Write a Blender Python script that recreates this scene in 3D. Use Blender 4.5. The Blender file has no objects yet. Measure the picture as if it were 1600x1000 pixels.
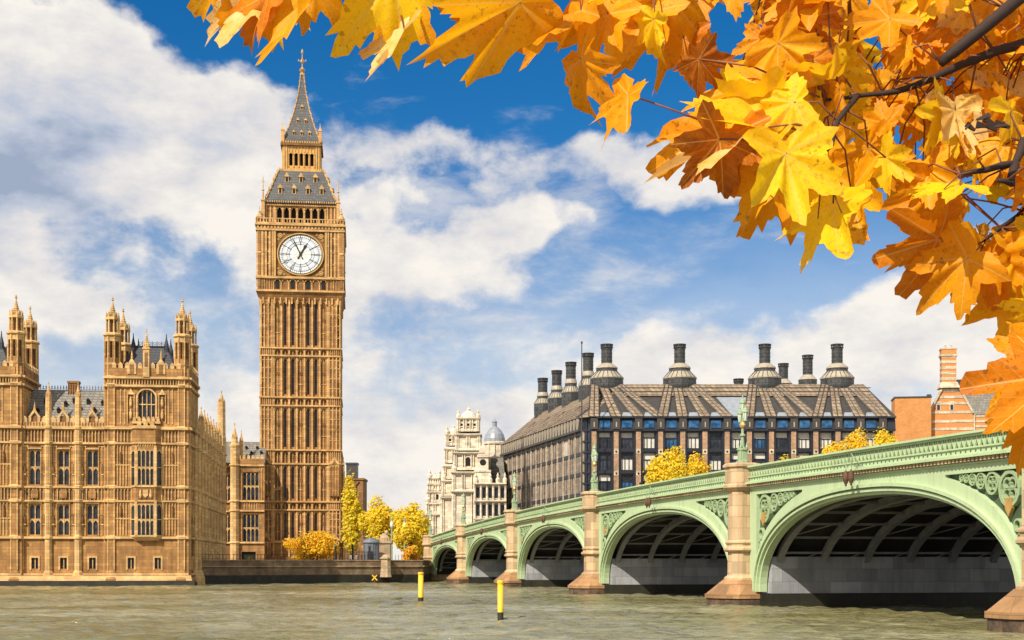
import bpy, math, random
from mathutils import Vector, Matrix
random.seed(7)
R = math.radians
scn = bpy.context.scene
COL = scn.collection

# ------------------------------------------------------------------ camera
EYE = 3.1            # metres above the river
F = 2100.0           # focal length in pixels of a 1600 wide frame
cam_d = bpy.data.cameras.new("camera")
cam = bpy.data.objects.new("camera", cam_d)
COL.objects.link(cam)
cam.location = (0, 0, EYE)
cam.rotation_euler = (R(90), 0, 0)
cam_d.sensor_width = 36.0
cam_d.lens = F / 1600 * 36
cam_d.shift_y = 380 / 1600
cam_d.clip_start = 0.1
cam_d.clip_end = 20000
scn.camera = cam

# ------------------------------------------------------------------ light, sky, exposure
SUN_EL, SUN_AZ = R(43), R(-143)     # azimuth measured clockwise from +Y: the sun is behind the camera's left shoulder
sd = Vector((math.sin(SUN_AZ) * math.cos(SUN_EL), math.cos(SUN_AZ) * math.cos(SUN_EL), math.sin(SUN_EL)))
sun_d = bpy.data.lights.new("sun", 'SUN')
sun_d.energy = 5.0
sun_d.angle = R(0.5)
sun_d.color = (1.0, 0.90, 0.76)
sun = bpy.data.objects.new("sun", sun_d)
COL.objects.link(sun)
sun.rotation_euler = sd.to_track_quat('Z', 'Y').to_euler()
vs = scn.view_settings
vs.view_transform = 'Standard'
vs.look = 'None'
vs.gamma = 1.0
vs.exposure = 0.42
scn.cycles.use_denoising = True
scn.cycles.max_bounces = 6
scn.cycles.transparent_max_bounces = 8

world = bpy.data.worlds.new("World")
scn.world = world
world.use_nodes = True


class NT:
    """tiny helper for node trees"""
    def __init__(s, nt):
        s.nt = nt

    def n(s, typ, **kw):
        nd = s.nt.nodes.new(typ)
        for k, v in kw.items():
            setattr(nd, k, v)
        return nd

    def link(s, a, b):
        s.nt.links.new(a, b)

    def m(s, op, a, b=None, c=None, clamp=False):
        nd = s.nt.nodes.new('ShaderNodeMath')
        nd.operation = op
        nd.use_clamp = clamp
        for i, v in enumerate((a, b, c)):
            if v is None:
                continue
            if isinstance(v, (int, float)):
                nd.inputs[i].default_value = v
            else:
                s.nt.links.new(v, nd.inputs[i])
        return nd.outputs[0]

    def ramp(s, fac, stops, interp='LINEAR'):
        nd = s.nt.nodes.new('ShaderNodeValToRGB')
        el = nd.color_ramp.elements
        nd.color_ramp.interpolation = interp
        while len(el) < len(stops):
            el.new(0.5)
        for e, (p, c) in zip(el, stops):
            e.position = p
            e.color = (c[0], c[1], c[2], 1) if isinstance(c, (tuple, list)) else (c, c, c, 1)
        s.nt.links.new(fac, nd.inputs[0])
        return nd.outputs[0]

    def noise(s, vec, scale, detail=4, rough=0.55, dist=0.0):
        nd = s.nt.nodes.new('ShaderNodeTexNoise')
        nd.inputs['Scale'].default_value = scale
        nd.inputs['Detail'].default_value = detail
        nd.inputs['Roughness'].default_value = rough
        nd.inputs['Distortion'].default_value = dist
        if vec is not None:
            s.nt.links.new(vec, nd.inputs['Vector'])
        return nd.outputs[0]

    def mapping(s, vec, scale=(1, 1, 1), loc=(0, 0, 0)):
        nd = s.nt.nodes.new('ShaderNodeMapping')
        nd.inputs['Scale'].default_value = scale
        nd.inputs['Location'].default_value = loc
        s.nt.links.new(vec, nd.inputs['Vector'])
        return nd.outputs[0]

    def mix(s, fac, a, b, blend='MIX'):
        nd = s.nt.nodes.new('ShaderNodeMix')
        nd.data_type = 'RGBA'
        nd.blend_type = blend
        for sock, v in ((nd.inputs[0], fac), (nd.inputs[6], a), (nd.inputs[7], b)):
            if isinstance(v, (int, float)):
                sock.default_value = v
            elif isinstance(v, (tuple, list)):
                sock.default_value = (v[0], v[1], v[2], 1)
            else:
                s.nt.links.new(v, sock)
        return nd.outputs[2]


def build_world():
    nt = world.node_tree
    nt.nodes.clear()
    g = NT(nt)
    out = g.n('ShaderNodeOutputWorld')
    sky = g.n('ShaderNodeTexSky')
    sky.sky_type = 'NISHITA'
    sky.sun_disc = False
    sky.sun_elevation = SUN_EL
    sky.sun_rotation = SUN_AZ
    sky.altitude = 300
    sky.air_density = 1.0
    sky.dust_density = 0.2
    sky.ozone_density = 5.0
    hsv = g.n('ShaderNodeHueSaturation')
    hsv.inputs['Saturation'].default_value = 1.35
    hsv.inputs['Value'].default_value = 1.0
    g.link(sky.outputs[0], hsv.inputs['Color'])
    bg_sky = g.n('ShaderNodeBackground')
    bg_sky.inputs['Strength'].default_value = 0.080
    g.link(hsv.outputs[0], bg_sky.inputs['Color'])
    tc = g.n('ShaderNodeTexCoord')
    sep = g.n('ShaderNodeSeparateXYZ')
    g.link(tc.outputs['Generated'], sep.inputs[0])
    x, y, z = sep.outputs
    az = g.m('ARCTAN2', x, y)          # 0 straight ahead, positive to the right
    el = g.m('ARCSINE', z)
    comb = g.n('ShaderNodeCombineXYZ')
    g.link(az, comb.inputs[0])
    g.link(g.m('MULTIPLY', el, 1.35), comb.inputs[1])
    p = comb.outputs[0]
    n_big = g.noise(p, 5.5, 9, 0.60, 0.15)
    n_fine = g.noise(g.mapping(p, (1, 1, 1), (7.3, 2.1, 0)), 22, 6, 0.6, 0.1)
    n_streak = g.noise(g.mapping(p, (10, 20, 1), (1.7, 4.4, 0)), 1.0, 8, 0.62, 0.3)
    wob = g.noise(g.mapping(p, (1, 1, 1), (3.1, 9.7, 2)), 9, 3, 0.6)
    wob2 = g.noise(g.mapping(p, (1, 1, 1), (13.1, 1.7, 5)), 9, 3, 0.6)
    azw = g.m('ADD', az, g.m('MULTIPLY', g.m('SUBTRACT', wob, 0.5), 0.11))
    elw = g.m('ADD', el, g.m('MULTIPLY', g.m('SUBTRACT', wob2, 0.5), 0.085))

    def blob(px, py, rx, ry, amp):
        a0, e0 = math.atan((px - 800) / F), math.atan((880 - py) / F)
        dx = g.m('MULTIPLY', g.m('SUBTRACT', azw, a0), F / rx)
        dy = g.m('MULTIPLY', g.m('SUBTRACT', elw, e0), F / ry)
        d = g.m('ADD', g.m('MULTIPLY', dx, dx), g.m('MULTIPLY', dy, dy))
        return g.m('MULTIPLY', g.m('POWER', 2.718, g.m('MULTIPLY', d, -1.0)), amp)

    def total(lst):
        t = None
        for b in lst:
            v = blob(*b)
            t = v if t is None else g.m('ADD', t, v)
        return t
    cumulus = total([(60, 150, 260, 115, .74), (290, 195, 180, 90, .60), (40, 60, 90, 50, .25), (40, 300, 150, 110, .80),
                     (320, 325, 170, 52, .55), (520, 385, 180, 80, .66), (670, 430, 120, 50, .42), (330, 500, 300, 60, .26), (30, 500, 140, 60, .40),
                     (620, 650, 330, 100, .34), (1330, 570, 300, 85, .62), (1540, 500, 170, 100, .45), (1040, 590, 110, 45, .30),
                     (1010, 268, 150, 52, .58), (845, 352, 105, 32, .52), (740, 205, 90, 55, .42), (1140, 245, 90, 55, .40), (600, 230, 110, 40, .40), (850, 250, 120, 40, .25), (1000, 430, 70, 16, .22),
                     (1000, 760, 900, 90, .45),
                     (560, 60, 420, 80, -.45), (900, 90, 330, 120, -.5), (150, 400, 70, 30, -.12), (168, 330, 28, 45, -.28), (1500, 150, 300, 200, -.2),
                     (1160, 390, 190, 60, -.25), (900, 480, 200, 40, -.12), (330, 60, 120, 60, -.3)])
    dens = g.m('ADD', g.m('ADD', g.m('MULTIPLY', g.m('SUBTRACT', n_big, 0.5), 1.5), g.m('MULTIPLY', g.m('SUBTRACT', n_fine, 0.5), 0.75)), cumulus)
    mask1 = g.n('ShaderNodeMapRange')
    mask1.interpolation_type = 'SMOOTHSTEP'
    mask1.inputs['From Min'].default_value = 0.08
    mask1.inputs['From Max'].default_value = 0.42
    g.link(dens, mask1.inputs['Value'])
    # thin streaks of high cloud in the middle of the sky
    band = total([(760, 290, 360, 120, .40), (820, 480, 480, 150, .46), (520, 230, 160, 60, .25), (150, 440, 300, 80, .25)])
    st = g.m('ADD', g.m('MULTIPLY', g.m('SUBTRACT', n_streak, 0.5), 1.9), g.m('SUBTRACT', band, 0.24))
    mask2 = g.n('ShaderNodeMapRange')
    mask2.interpolation_type = 'SMOOTHSTEP'
    mask2.inputs['From Min'].default_value = 0.0
    mask2.inputs['From Max'].default_value = 0.6
    mask2.inputs['To Max'].default_value = 0.62
    g.link(st, mask2.inputs['Value'])
    m = g.m('MAXIMUM', mask1.outputs[0], mask2.outputs[0])
    # pale veil towards the horizon
    veil = g.n('ShaderNodeMapRange')
    veil.interpolation_type = 'SMOOTHSTEP'
    veil.inputs['From Min'].default_value = 0.31
    veil.inputs['From Max'].default_value = 0.02
    veil.inputs['To Max'].default_value = 0.80
    g.link(el, veil.inputs['Value'])
    m = g.m('ADD', m, g.m('MULTIPLY', g.m('SUBTRACT', 1.0, m), veil.outputs[0]))
    # unseen broken cloud added behind and beside the viewer as fill light
    aa = g.m('ABSOLUTE', az)
    rear = g.n('ShaderNodeMapRange')
    rear.interpolation_type = 'SMOOTHSTEP'
    rear.inputs['From Min'].default_value = 0.6
    rear.inputs['From Max'].default_value = 1.2
    g.link(aa, rear.inputs['Value'])
    rear = rear.outputs[0]
    m = g.m('MAXIMUM', m, g.m('MULTIPLY', rear, g.ramp(n_big, [(0.34, 0.0), (0.5, 1.0)])))
    # cloud light: bright tops, grey-blue bellies where the cloud is thick
    grey = total([(20, 305, 140, 85, 1.7), (150, 150, 200, 90, .42), (620, 500, 240, 60, .35), (380, 230, 140, 40, .5), (700, 600, 160, 40, .25), (900, 280, 200, 60, .4), (620, 230, 140, 60, .55)])
    n_shade = g.noise(g.mapping(p, (1, 1.4, 1), (2.2, 5.5, 1)), 12, 8, 0.62)
    sh = g.m('ADD', g.m('MULTIPLY', g.m('SUBTRACT', n_shade, 0.44), 1.9), g.m('MULTIPLY', grey, 0.6), clamp=True)
    ccol = g.ramp(sh, [(0.0, (0.95, 0.90, 0.83)), (0.35, (0.76, 0.74, 0.74)), (0.7, (0.52, 0.57, 0.68)), (1.0, (0.34, 0.41, 0.55))])
    bg_c = g.n('ShaderNodeBackground')
    g.link(g.m('ADD', 0.76, g.m('MULTIPLY', rear, 0.05)), bg_c.inputs['Strength'])
    g.link(ccol, bg_c.inputs['Color'])
    mixs = g.n('ShaderNodeMixShader')
    g.link(m, mixs.inputs[0])
    g.link(bg_sky.outputs[0], mixs.inputs[1])
    g.link(bg_c.outputs[0], mixs.inputs[2])
    g.link(mixs.outputs[0], out.inputs['Surface'])


build_world()


# ------------------------------------------------------------------ materials
def new_mat(name):
    m = bpy.data.materials.new(name)
    m.use_nodes = True
    nt = m.node_tree
    nt.nodes.clear()
    g = NT(nt)
    out = g.n('ShaderNodeOutputMaterial')
    bs = g.n('ShaderNodeBsdfPrincipled')
    g.link(bs.outputs[0], out.inputs['Surface'])
    tc = g.n('ShaderNodeTexCoord')
    return m, g, bs, tc.outputs['Object'], out


def bump(g, bs, h, strength=0.3, dist=0.05):
    b = g.n('ShaderNodeBump')
    b.inputs['Strength'].default_value = strength
    b.inputs['Distance'].default_value = dist
    g.link(h, b.inputs['Height'])
    g.link(b.outputs[0], bs.inputs['Normal'])


def stone(name, light, dark, stain=(0.10, 0.07, 0.04), rough=0.85, sc=0.35, block=(1.1, 0.45), stain_amt=0.55, mortar=0.72, bstr=0.35):
    m, g, bs, co, _ = new_mat(name)
    n1 = g.noise(co, sc, 5, 0.6)
    n2 = g.noise(g.mapping(co, (0.9, 0.9, 0.14)), 1.3, 5, 0.65)     # rain streaks
    n3 = g.noise(co, 5.0, 4, 0.6)
    n4 = g.noise(g.mapping(co, (1, 1, 0.6), (31, 7, 3)), 0.17, 6, 0.7)
    c = g.mix(g.ramp(n1, [(0.32, 0.0), (0.68, 1.0)]), dark, light)
    c = g.mix(g.m('MULTIPLY', g.ramp(n4, [(0.50, 0.0), (0.66, 1.0)]), stain_amt * 0.6), c, tuple(v * 0.55 for v in dark))
    c = g.mix(g.m('MULTIPLY', g.ramp(n2, [(0.44, 0.0), (0.72, 1.0)]), stain_amt), c, stain)
    c = g.mix(g.m('MULTIPLY', g.ramp(n3, [(0.40, 1.0), (0.62, 0.0)]), 0.35), c, dark)
    sep = g.n('ShaderNodeSeparateXYZ')
    g.link(co, sep.inputs[0])
    cb = g.n('ShaderNodeCombineXYZ')
    g.link(g.m('ADD', sep.outputs[0], sep.outputs[1]), cb.inputs[0])
    g.link(sep.outputs[2], cb.inputs[1])
    br = g.n('ShaderNodeTexBrick')
    br.inputs['Scale'].default_value = 1.0
    br.inputs['Brick Width'].default_value = block[0]
    br.inputs['Row Height'].default_value = block[1]
    br.inputs['Mortar Size'].default_value = 0.02
    br.inputs['Color1'].default_value = (1, 1, 1, 1)
    br.inputs['Color2'].default_value = (0.56, 0.56, 0.58, 1)
    br.inputs['Mortar'].default_value = (mortar * 0.6,) * 3 + (1,)
    g.link(cb.outputs[0], br.inputs['Vector'])
    c = g.mix(0.8, c, br.outputs['Color'], 'MULTIPLY')
    g.link(c, bs.inputs['Base Color'])
    bs.inputs['Roughness'].default_value = rough
    bump(g, bs, g.m('ADD', n3, g.m('MULTIPLY', br.outputs['Fac'], -0.6)), bstr, 0.04)
    return m


def paint(name, col, rough=0.5, var=0.25, metal=0.0, sc=1.2, dark=None, bstr=0.1):
    m, g, bs, co, _ = new_mat(name)
    n1 = g.noise(co, sc, 5, 0.6)
    n2 = g.noise(g.mapping(co, (1, 1, 0.2)), sc * 2.2, 4, 0.6)
    d = dark or tuple(c * (1 - var) for c in col)
    c = g.mix(g.ramp(n1, [(0.35, 0.0), (0.7, 1.0)]), col, d)
    c = g.mix(g.m('MULTIPLY', g.ramp(n2, [(0.5, 0.0), (0.8, 1.0)]), var), c, tuple(c * 0.45 for c in col))
    g.link(c, bs.inputs['Base Color'])
    bs.inputs['Roughness'].default_value = rough
    bs.inputs['Metallic'].default_value = metal
    if bstr:
        bump(g, bs, g.noise(co, sc * 8, 3), bstr, 0.02)
    return m


def tiled(name, c1, c2, w, h, mort=(0.03, 0.03, 0.03), rough=0.6, slope=True):
    """roof slates or brick: courses run round the building, rows follow height"""
    m, g, bs, co, _ = new_mat(name)
    sep = g.n('ShaderNodeSeparateXYZ')
    g.link(co, sep.inputs[0])
    cb = g.n('ShaderNodeCombineXYZ')
    g.link(g.m('ADD', sep.outputs[0], g.m('MULTIPLY', sep.outputs[1], 1.0)), cb.inputs[0])
    g.link(sep.outputs[2], cb.inputs[1])
    br = g.n('ShaderNodeTexBrick')
    br.inputs['Scale'].default_value = 1.0
    br.inputs['Brick Width'].default_value = w
    br.inputs['Row Height'].default_value = h
    br.inputs['Mortar Size'].default_value = min(w, h) * 0.09
    br.inputs['Color1'].default_value = (*c1, 1)
    br.inputs['Color2'].default_value = (*c2, 1)
    br.inputs['Mortar'].default_value = (*mort, 1)
    g.link(cb.outputs[0], br.inputs['Vector'])
    n1 = g.noise(co, 0.45, 5, 0.65)
    c = g.mix(g.m('MULTIPLY', g.ramp(n1, [(0.35, 0.0), (0.72, 1.0)]), 0.5), br.outputs['Color'], tuple(v * 0.5 for v in c1))
    g.link(c, bs.inputs['Base Color'])
    bs.inputs['Roughness'].default_value = rough
    bump(g, bs, g.m('MULTIPLY', br.outputs['Fac'], -1.0), 0.4, 0.05)
    return m


def glass(name, col=(0.012, 0.015, 0.022), rough=0.2):
    m, g, bs, co, _ = new_mat(name)
    n1 = g.noise(co, 0.9, 3, 0.6)
    g.link(g.mix(g.ramp(n1, [(0.4, 0.0), (0.65, 1.0)]), col, tuple(c * 2.6 + 0.01 for c in col)), bs.inputs['Base Color'])
    bs.inputs['Roughness'].default_value = rough
    bs.inputs['IOR'].default_value = 1.38
    bump(g, bs, g.noise(co, 1.4, 2), 0.15, 0.05)
    return m


def leaf_mat(name, cols, trans=0.4, scale=1.5):
    """foliage: several clump colours and light through the leaf"""
    m, g, bs, co, out = new_mat(name)
    n1 = g.noise(co, scale, 3, 0.6)
    n2 = g.noise(co, scale * 6, 2, 0.5)
    f = g.m('ADD', g.m('MULTIPLY', n1, 0.6), g.m('MULTIPLY', n2, 0.4))
    k = len(cols)
    c = g.ramp(f, [(0.33 + 0.34 * i / (k - 1), cc) for i, cc in enumerate(cols)])
    g.link(c, bs.inputs['Base Color'])
    bs.inputs['Roughness'].default_value = 0.6
    tr = g.n('ShaderNodeBsdfTranslucent')
    g.link(c, tr.inputs['Color'])
    mx = g.n('ShaderNodeMixShader')
    mx.inputs[0].default_value = trans
    g.link(bs.outputs[0], mx.inputs[1])
    g.link(tr.outputs[0], mx.inputs[2])
    g.link(mx.outputs[0], out.inputs['Surface'])
    return m


M = {}
M['gold_stone'] = stone('honey limestone', (0.58, 0.315, 0.10), (0.34, 0.16, 0.045), (0.09, 0.045, 0.020), stain_amt=.7)
M['gold_trim'] = stone('pale limestone trim', (0.80, 0.54, 0.24), (0.60, 0.36, 0.13), (0.22, 0.13, 0.06), stain_amt=0.35)  # trim lightened: bright edge highlights put into the stone colour
M['gold_panel'] = stone('weathered and shaded limestone panels', (0.38, 0.19, 0.055), (0.20, 0.095, 0.034), (0.07, 0.038, 0.018))  # stained stone, darkened further: shade of the recesses is in the colour
M['tower_stone'] = stone('amber limestone', (0.53, 0.27, 0.078), (0.30, 0.14, 0.040), (0.08, 0.040, 0.018), stain_amt=.7)
M['tower_trim'] = stone('amber limestone ribs', (0.78, 0.50, 0.21), (0.56, 0.32, 0.105), (0.22, 0.12, 0.05), stain_amt=0.35)  # ribs lightened so the colour carries the highlights on raised edges
M['tower_panel'] = stone('amber limestone shaded panels', (0.34, 0.165, 0.05), (0.19, 0.09, 0.032), (0.07, 0.036, 0.018))  # darker tone holds the shade of the sunk panels
M['algae'] = stone('algae covered river stone', (0.030, 0.028, 0.016), (0.012, 0.011, 0.008), (0.05, 0.05, 0.012), rough=0.6, sc=0.6)
M['quay'] = stone('brown quay granite', (0.36, 0.25, 0.14), (0.20, 0.13, 0.075), (0.05, 0.04, 0.025))
M['quay_top'] = stone('pale quay coping', (0.60, 0.45, 0.28), (0.44, 0.31, 0.18), (0.16, 0.12, 0.07))
M['slate'] = tiled('grey roof slates', (0.25, 0.23, 0.19), (0.15, 0.14, 0.12), 0.7, 0.4)
M['slate_blue'] = tiled('blue black roof slates', (0.022, 0.028, 0.042), (0.014, 0.018, 0.027), 0.7, 0.4, (0.006, 0.006, 0.008), 0.55)
M['iron_roof'] = tiled('grey cast iron roof plates', (0.105, 0.108, 0.105), (0.060, 0.062, 0.062), 0.55, 0.55, (0.04, 0.04, 0.04), 0.5)
M['glass'] = glass('dark leaded glass')
M['glass_blue'] = glass('sky reflection blue glazing', (0.010, 0.045, 0.105), 0.1)  # blue of the reflected sky put into the glass colour
M['blind'] = paint('pale window blinds', (0.62, 0.60, 0.54), 0.8, 0.2)
M['black'] = paint('black painted iron', (0.012, 0.012, 0.013), 0.45, 0.2, bstr=0)
M['void'] = paint('dark opening', (0.012, 0.010, 0.009), 0.9, 0.2, bstr=0)
M['gilt'] = paint('gilding', (0.66, 0.39, 0.12), 0.4, 0.3, 0.4)
M['dial'] = paint('milky opal dial glass', (0.80, 0.79, 0.72), 0.3, 0.06, bstr=0)
M['dial_pale'] = paint('pale blue dial glass', (0.50, 0.57, 0.70), 0.3, 0.08, bstr=0)


def painted_iron(name, col):
    """old paint on cast iron: faded patches, grime and rust runs"""
    m, g, bs, co, _ = new_mat(name)
    n1 = g.noise(co, 0.35, 6, 0.65)
    n2 = g.noise(g.mapping(co, (1.6, 1.6, 0.16)), 1.0, 6, 0.7)
    n3 = g.noise(co, 3.2, 5, 0.7)
    c = g.mix(g.ramp(n1, [(0.34, 0.0), (0.68, 1.0)]), col, tuple(v * 0.80 + 0.045 for v in col))
    c = g.mix(g.m('MULTIPLY', g.ramp(n2, [(0.50, 0.0), (0.76, 1.0)]), 0.5), c, (col[0] * .50, col[1] * .46, col[2] * .40))
    c = g.mix(g.m('MULTIPLY', g.ramp(n3, [(0.62, 0.0), (0.74, 1.0)]), 0.5), c, (0.20, 0.11, 0.05))
    g.link(c, bs.inputs['Base Color'])
    bs.inputs['Roughness'].default_value = 0.62
    bump(g, bs, n3, 0.25, 0.02)
    return m


M['green'] = painted_iron('pale green bridge paint', (0.43, 0.55, 0.31))
M['green_mid'] = painted_iron('sage green bridge paint', (0.30, 0.41, 0.21))
M['green_dark'] = paint('shaded recess green', (0.06, 0.10, 0.05), 0.6, 0.3, sc=0.8)  # dark green puts shade of sunk panels and piercings into the colour
M['lamp_green'] = paint('lamp post green paint', (0.28, 0.38, 0.22), 0.55, 0.25)
M['lamp_glass'] = paint('frosted lamp glass', (0.62, 0.66, 0.60), 0.15, 0.1, bstr=0)
M['granite'] = stone('warm pier granite', (0.68, 0.50, 0.30), (0.52, 0.36, 0.20), (0.22, 0.14, 0.06), block=(1.4, 0.8), stain_amt=0.5)
M['granite_wet'] = stone('rusty lower granite', (0.52, 0.29, 0.13), (0.34, 0.18, 0.075), (0.10, 0.07, 0.03), block=(1.6, 0.8))
M['granite_dark'] = stone('tide stained granite', (0.30, 0.17, 0.09), (0.035, 0.028, 0.02), (0.015, 0.018, 0.010), block=(1.2, 0.6), sc=1.3, stain_amt=.8)
M['grey_wall'] = stone('grey rendered pier wall', (0.47, 0.48, 0.49), (0.34, 0.35, 0.37), (0.12, 0.12, 0.11), block=(2.4, 0.9), stain_amt=0.5)
M['rib'] = paint('grey painted iron ribs', (0.24, 0.25, 0.25), 0.6, 0.3)
M['soffit'] = paint('dark deck underside', (0.035, 0.033, 0.030), 0.9, 0.3)  # near-black underside above the ribs
M['rust'] = paint('rusty brown iron', (0.11, 0.05, 0.025), 0.7, 0.4)
M['asphalt'] = paint('asphalt', (0.05, 0.05, 0.05), 0.9, 0.2)
M['bronze_tile'] = tiled('bronze brown roof panels', (0.35, 0.265, 0.175), (0.20, 0.145, 0.092), 1.1, 0.75, (0.03, 0.022, 0.016), 0.5)
M['bronze_dark'] = paint('dark bronze cladding', (0.055, 0.05, 0.045), 0.45, 0.3)
M['blue_black'] = paint('blue black window framing', (0.016, 0.019, 0.030), 0.4, 0.3)
M['chimney_metal'] = tiled('dark chimney plates', (0.060, 0.062, 0.062), (0.040, 0.042, 0.044), 0.9, 0.8, (0.02, 0.02, 0.02), 0.45)
M['pale_metal'] = paint('pale ribbed metal', (0.38, 0.33, 0.25), 0.5, 0.25)
M['brick_pier'] = stone('sandy brick piers', (0.56, 0.36, 0.22), (0.44, 0.27, 0.16), block=(0.5, 0.3))
M['side_pier'] = stone('grey sandstone piers', (0.60, 0.49, 0.36), (0.46, 0.36, 0.26), block=(0.8, 0.6))
M['white_stone'] = stone('white portland stone', (0.84, 0.76, 0.60), (0.72, 0.62, 0.46), (0.36, 0.28, 0.18), block=(1.6, 0.7), stain_amt=0.45)
M['lead'] = paint('lead dome sheet', (0.27, 0.30, 0.34), 0.4, 0.25)
M['brick'] = tiled('orange brick', (0.72, 0.28, 0.075), (0.60, 0.22, 0.06), 0.5, 0.2, (0.42, 0.22, 0.10), 0.9)
M['brick_dark'] = tiled('brown brick', (0.68, 0.30, 0.085), (0.55, 0.23, 0.06), 0.5, 0.2, (0.36, 0.18, 0.08), 0.9)
M['band_white'] = stone('cream stone bands', (0.75, 0.66, 0.48), (0.62, 0.52, 0.36), block=(1.5, 0.6))
M['bark'] = stone('brown bark', (0.10, 0.065, 0.04), (0.05, 0.03, 0.02), (0.02, 0.015, 0.01), sc=3)
M['twig'] = paint('red brown twig', (0.20, 0.065, 0.025), 0.7, 0.3, sc=8)
M['wood_dark'] = paint('dark maple branch', (0.030, 0.013, 0.008), 0.8, 0.4, sc=12)
M['yellow_paint'] = paint('yellow marker paint', (0.85, 0.52, 0.02), 0.5, 0.2, sc=2)
M['fol_yellow'] = leaf_mat('yellow autumn foliage', [(0.62, 0.47, 0.012), (0.82, 0.66, 0.025), (0.88, 0.74, 0.06)], 0.5)
M['fol_gold'] = leaf_mat('golden autumn foliage', [(0.76, 0.42, 0.008), (0.90, 0.58, 0.012), (0.92, 0.68, 0.03)], 0.5)
M['fol_green'] = leaf_mat('yellow green foliage', [(0.36, 0.36, 0.02), (0.58, 0.54, 0.025), (0.76, 0.66, 0.04)], 0.5)
M['fol_orange'] = leaf_mat('orange shrub foliage', [(0.50, 0.20, 0.008), (0.80, 0.36, 0.010), (0.85, 0.50, 0.02)], 0.5)
M['skin'] = paint('skin', (0.50, 0.30, 0.21), 0.6, 0.1, bstr=0)
M['cloth_dark'] = paint('dark coat cloth', (0.02, 0.022, 0.03), 0.9, 0.2)
M['cloth_red'] = paint('red coat cloth', (0.30, 0.05, 0.03), 0.9, 0.2)
M['cloth_blue'] = paint('blue coat cloth', (0.04, 0.08, 0.20), 0.9, 0.2)
M['cloth_pale'] = paint('pale coat cloth', (0.5, 0.46, 0.40), 0.9, 0.2)
M['hair'] = paint('dark hair', (0.02, 0.014, 0.01), 0.7, 0.2, bstr=0)
M['kiosk'] = paint('blue grey cladding', (0.15, 0.165, 0.19), 0.5, 0.3)
M['paving'] = stone('promenade paving', (0.32, 0.29, 0.25), (0.24, 0.22, 0.19), block=(0.9, 0.6))


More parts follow.
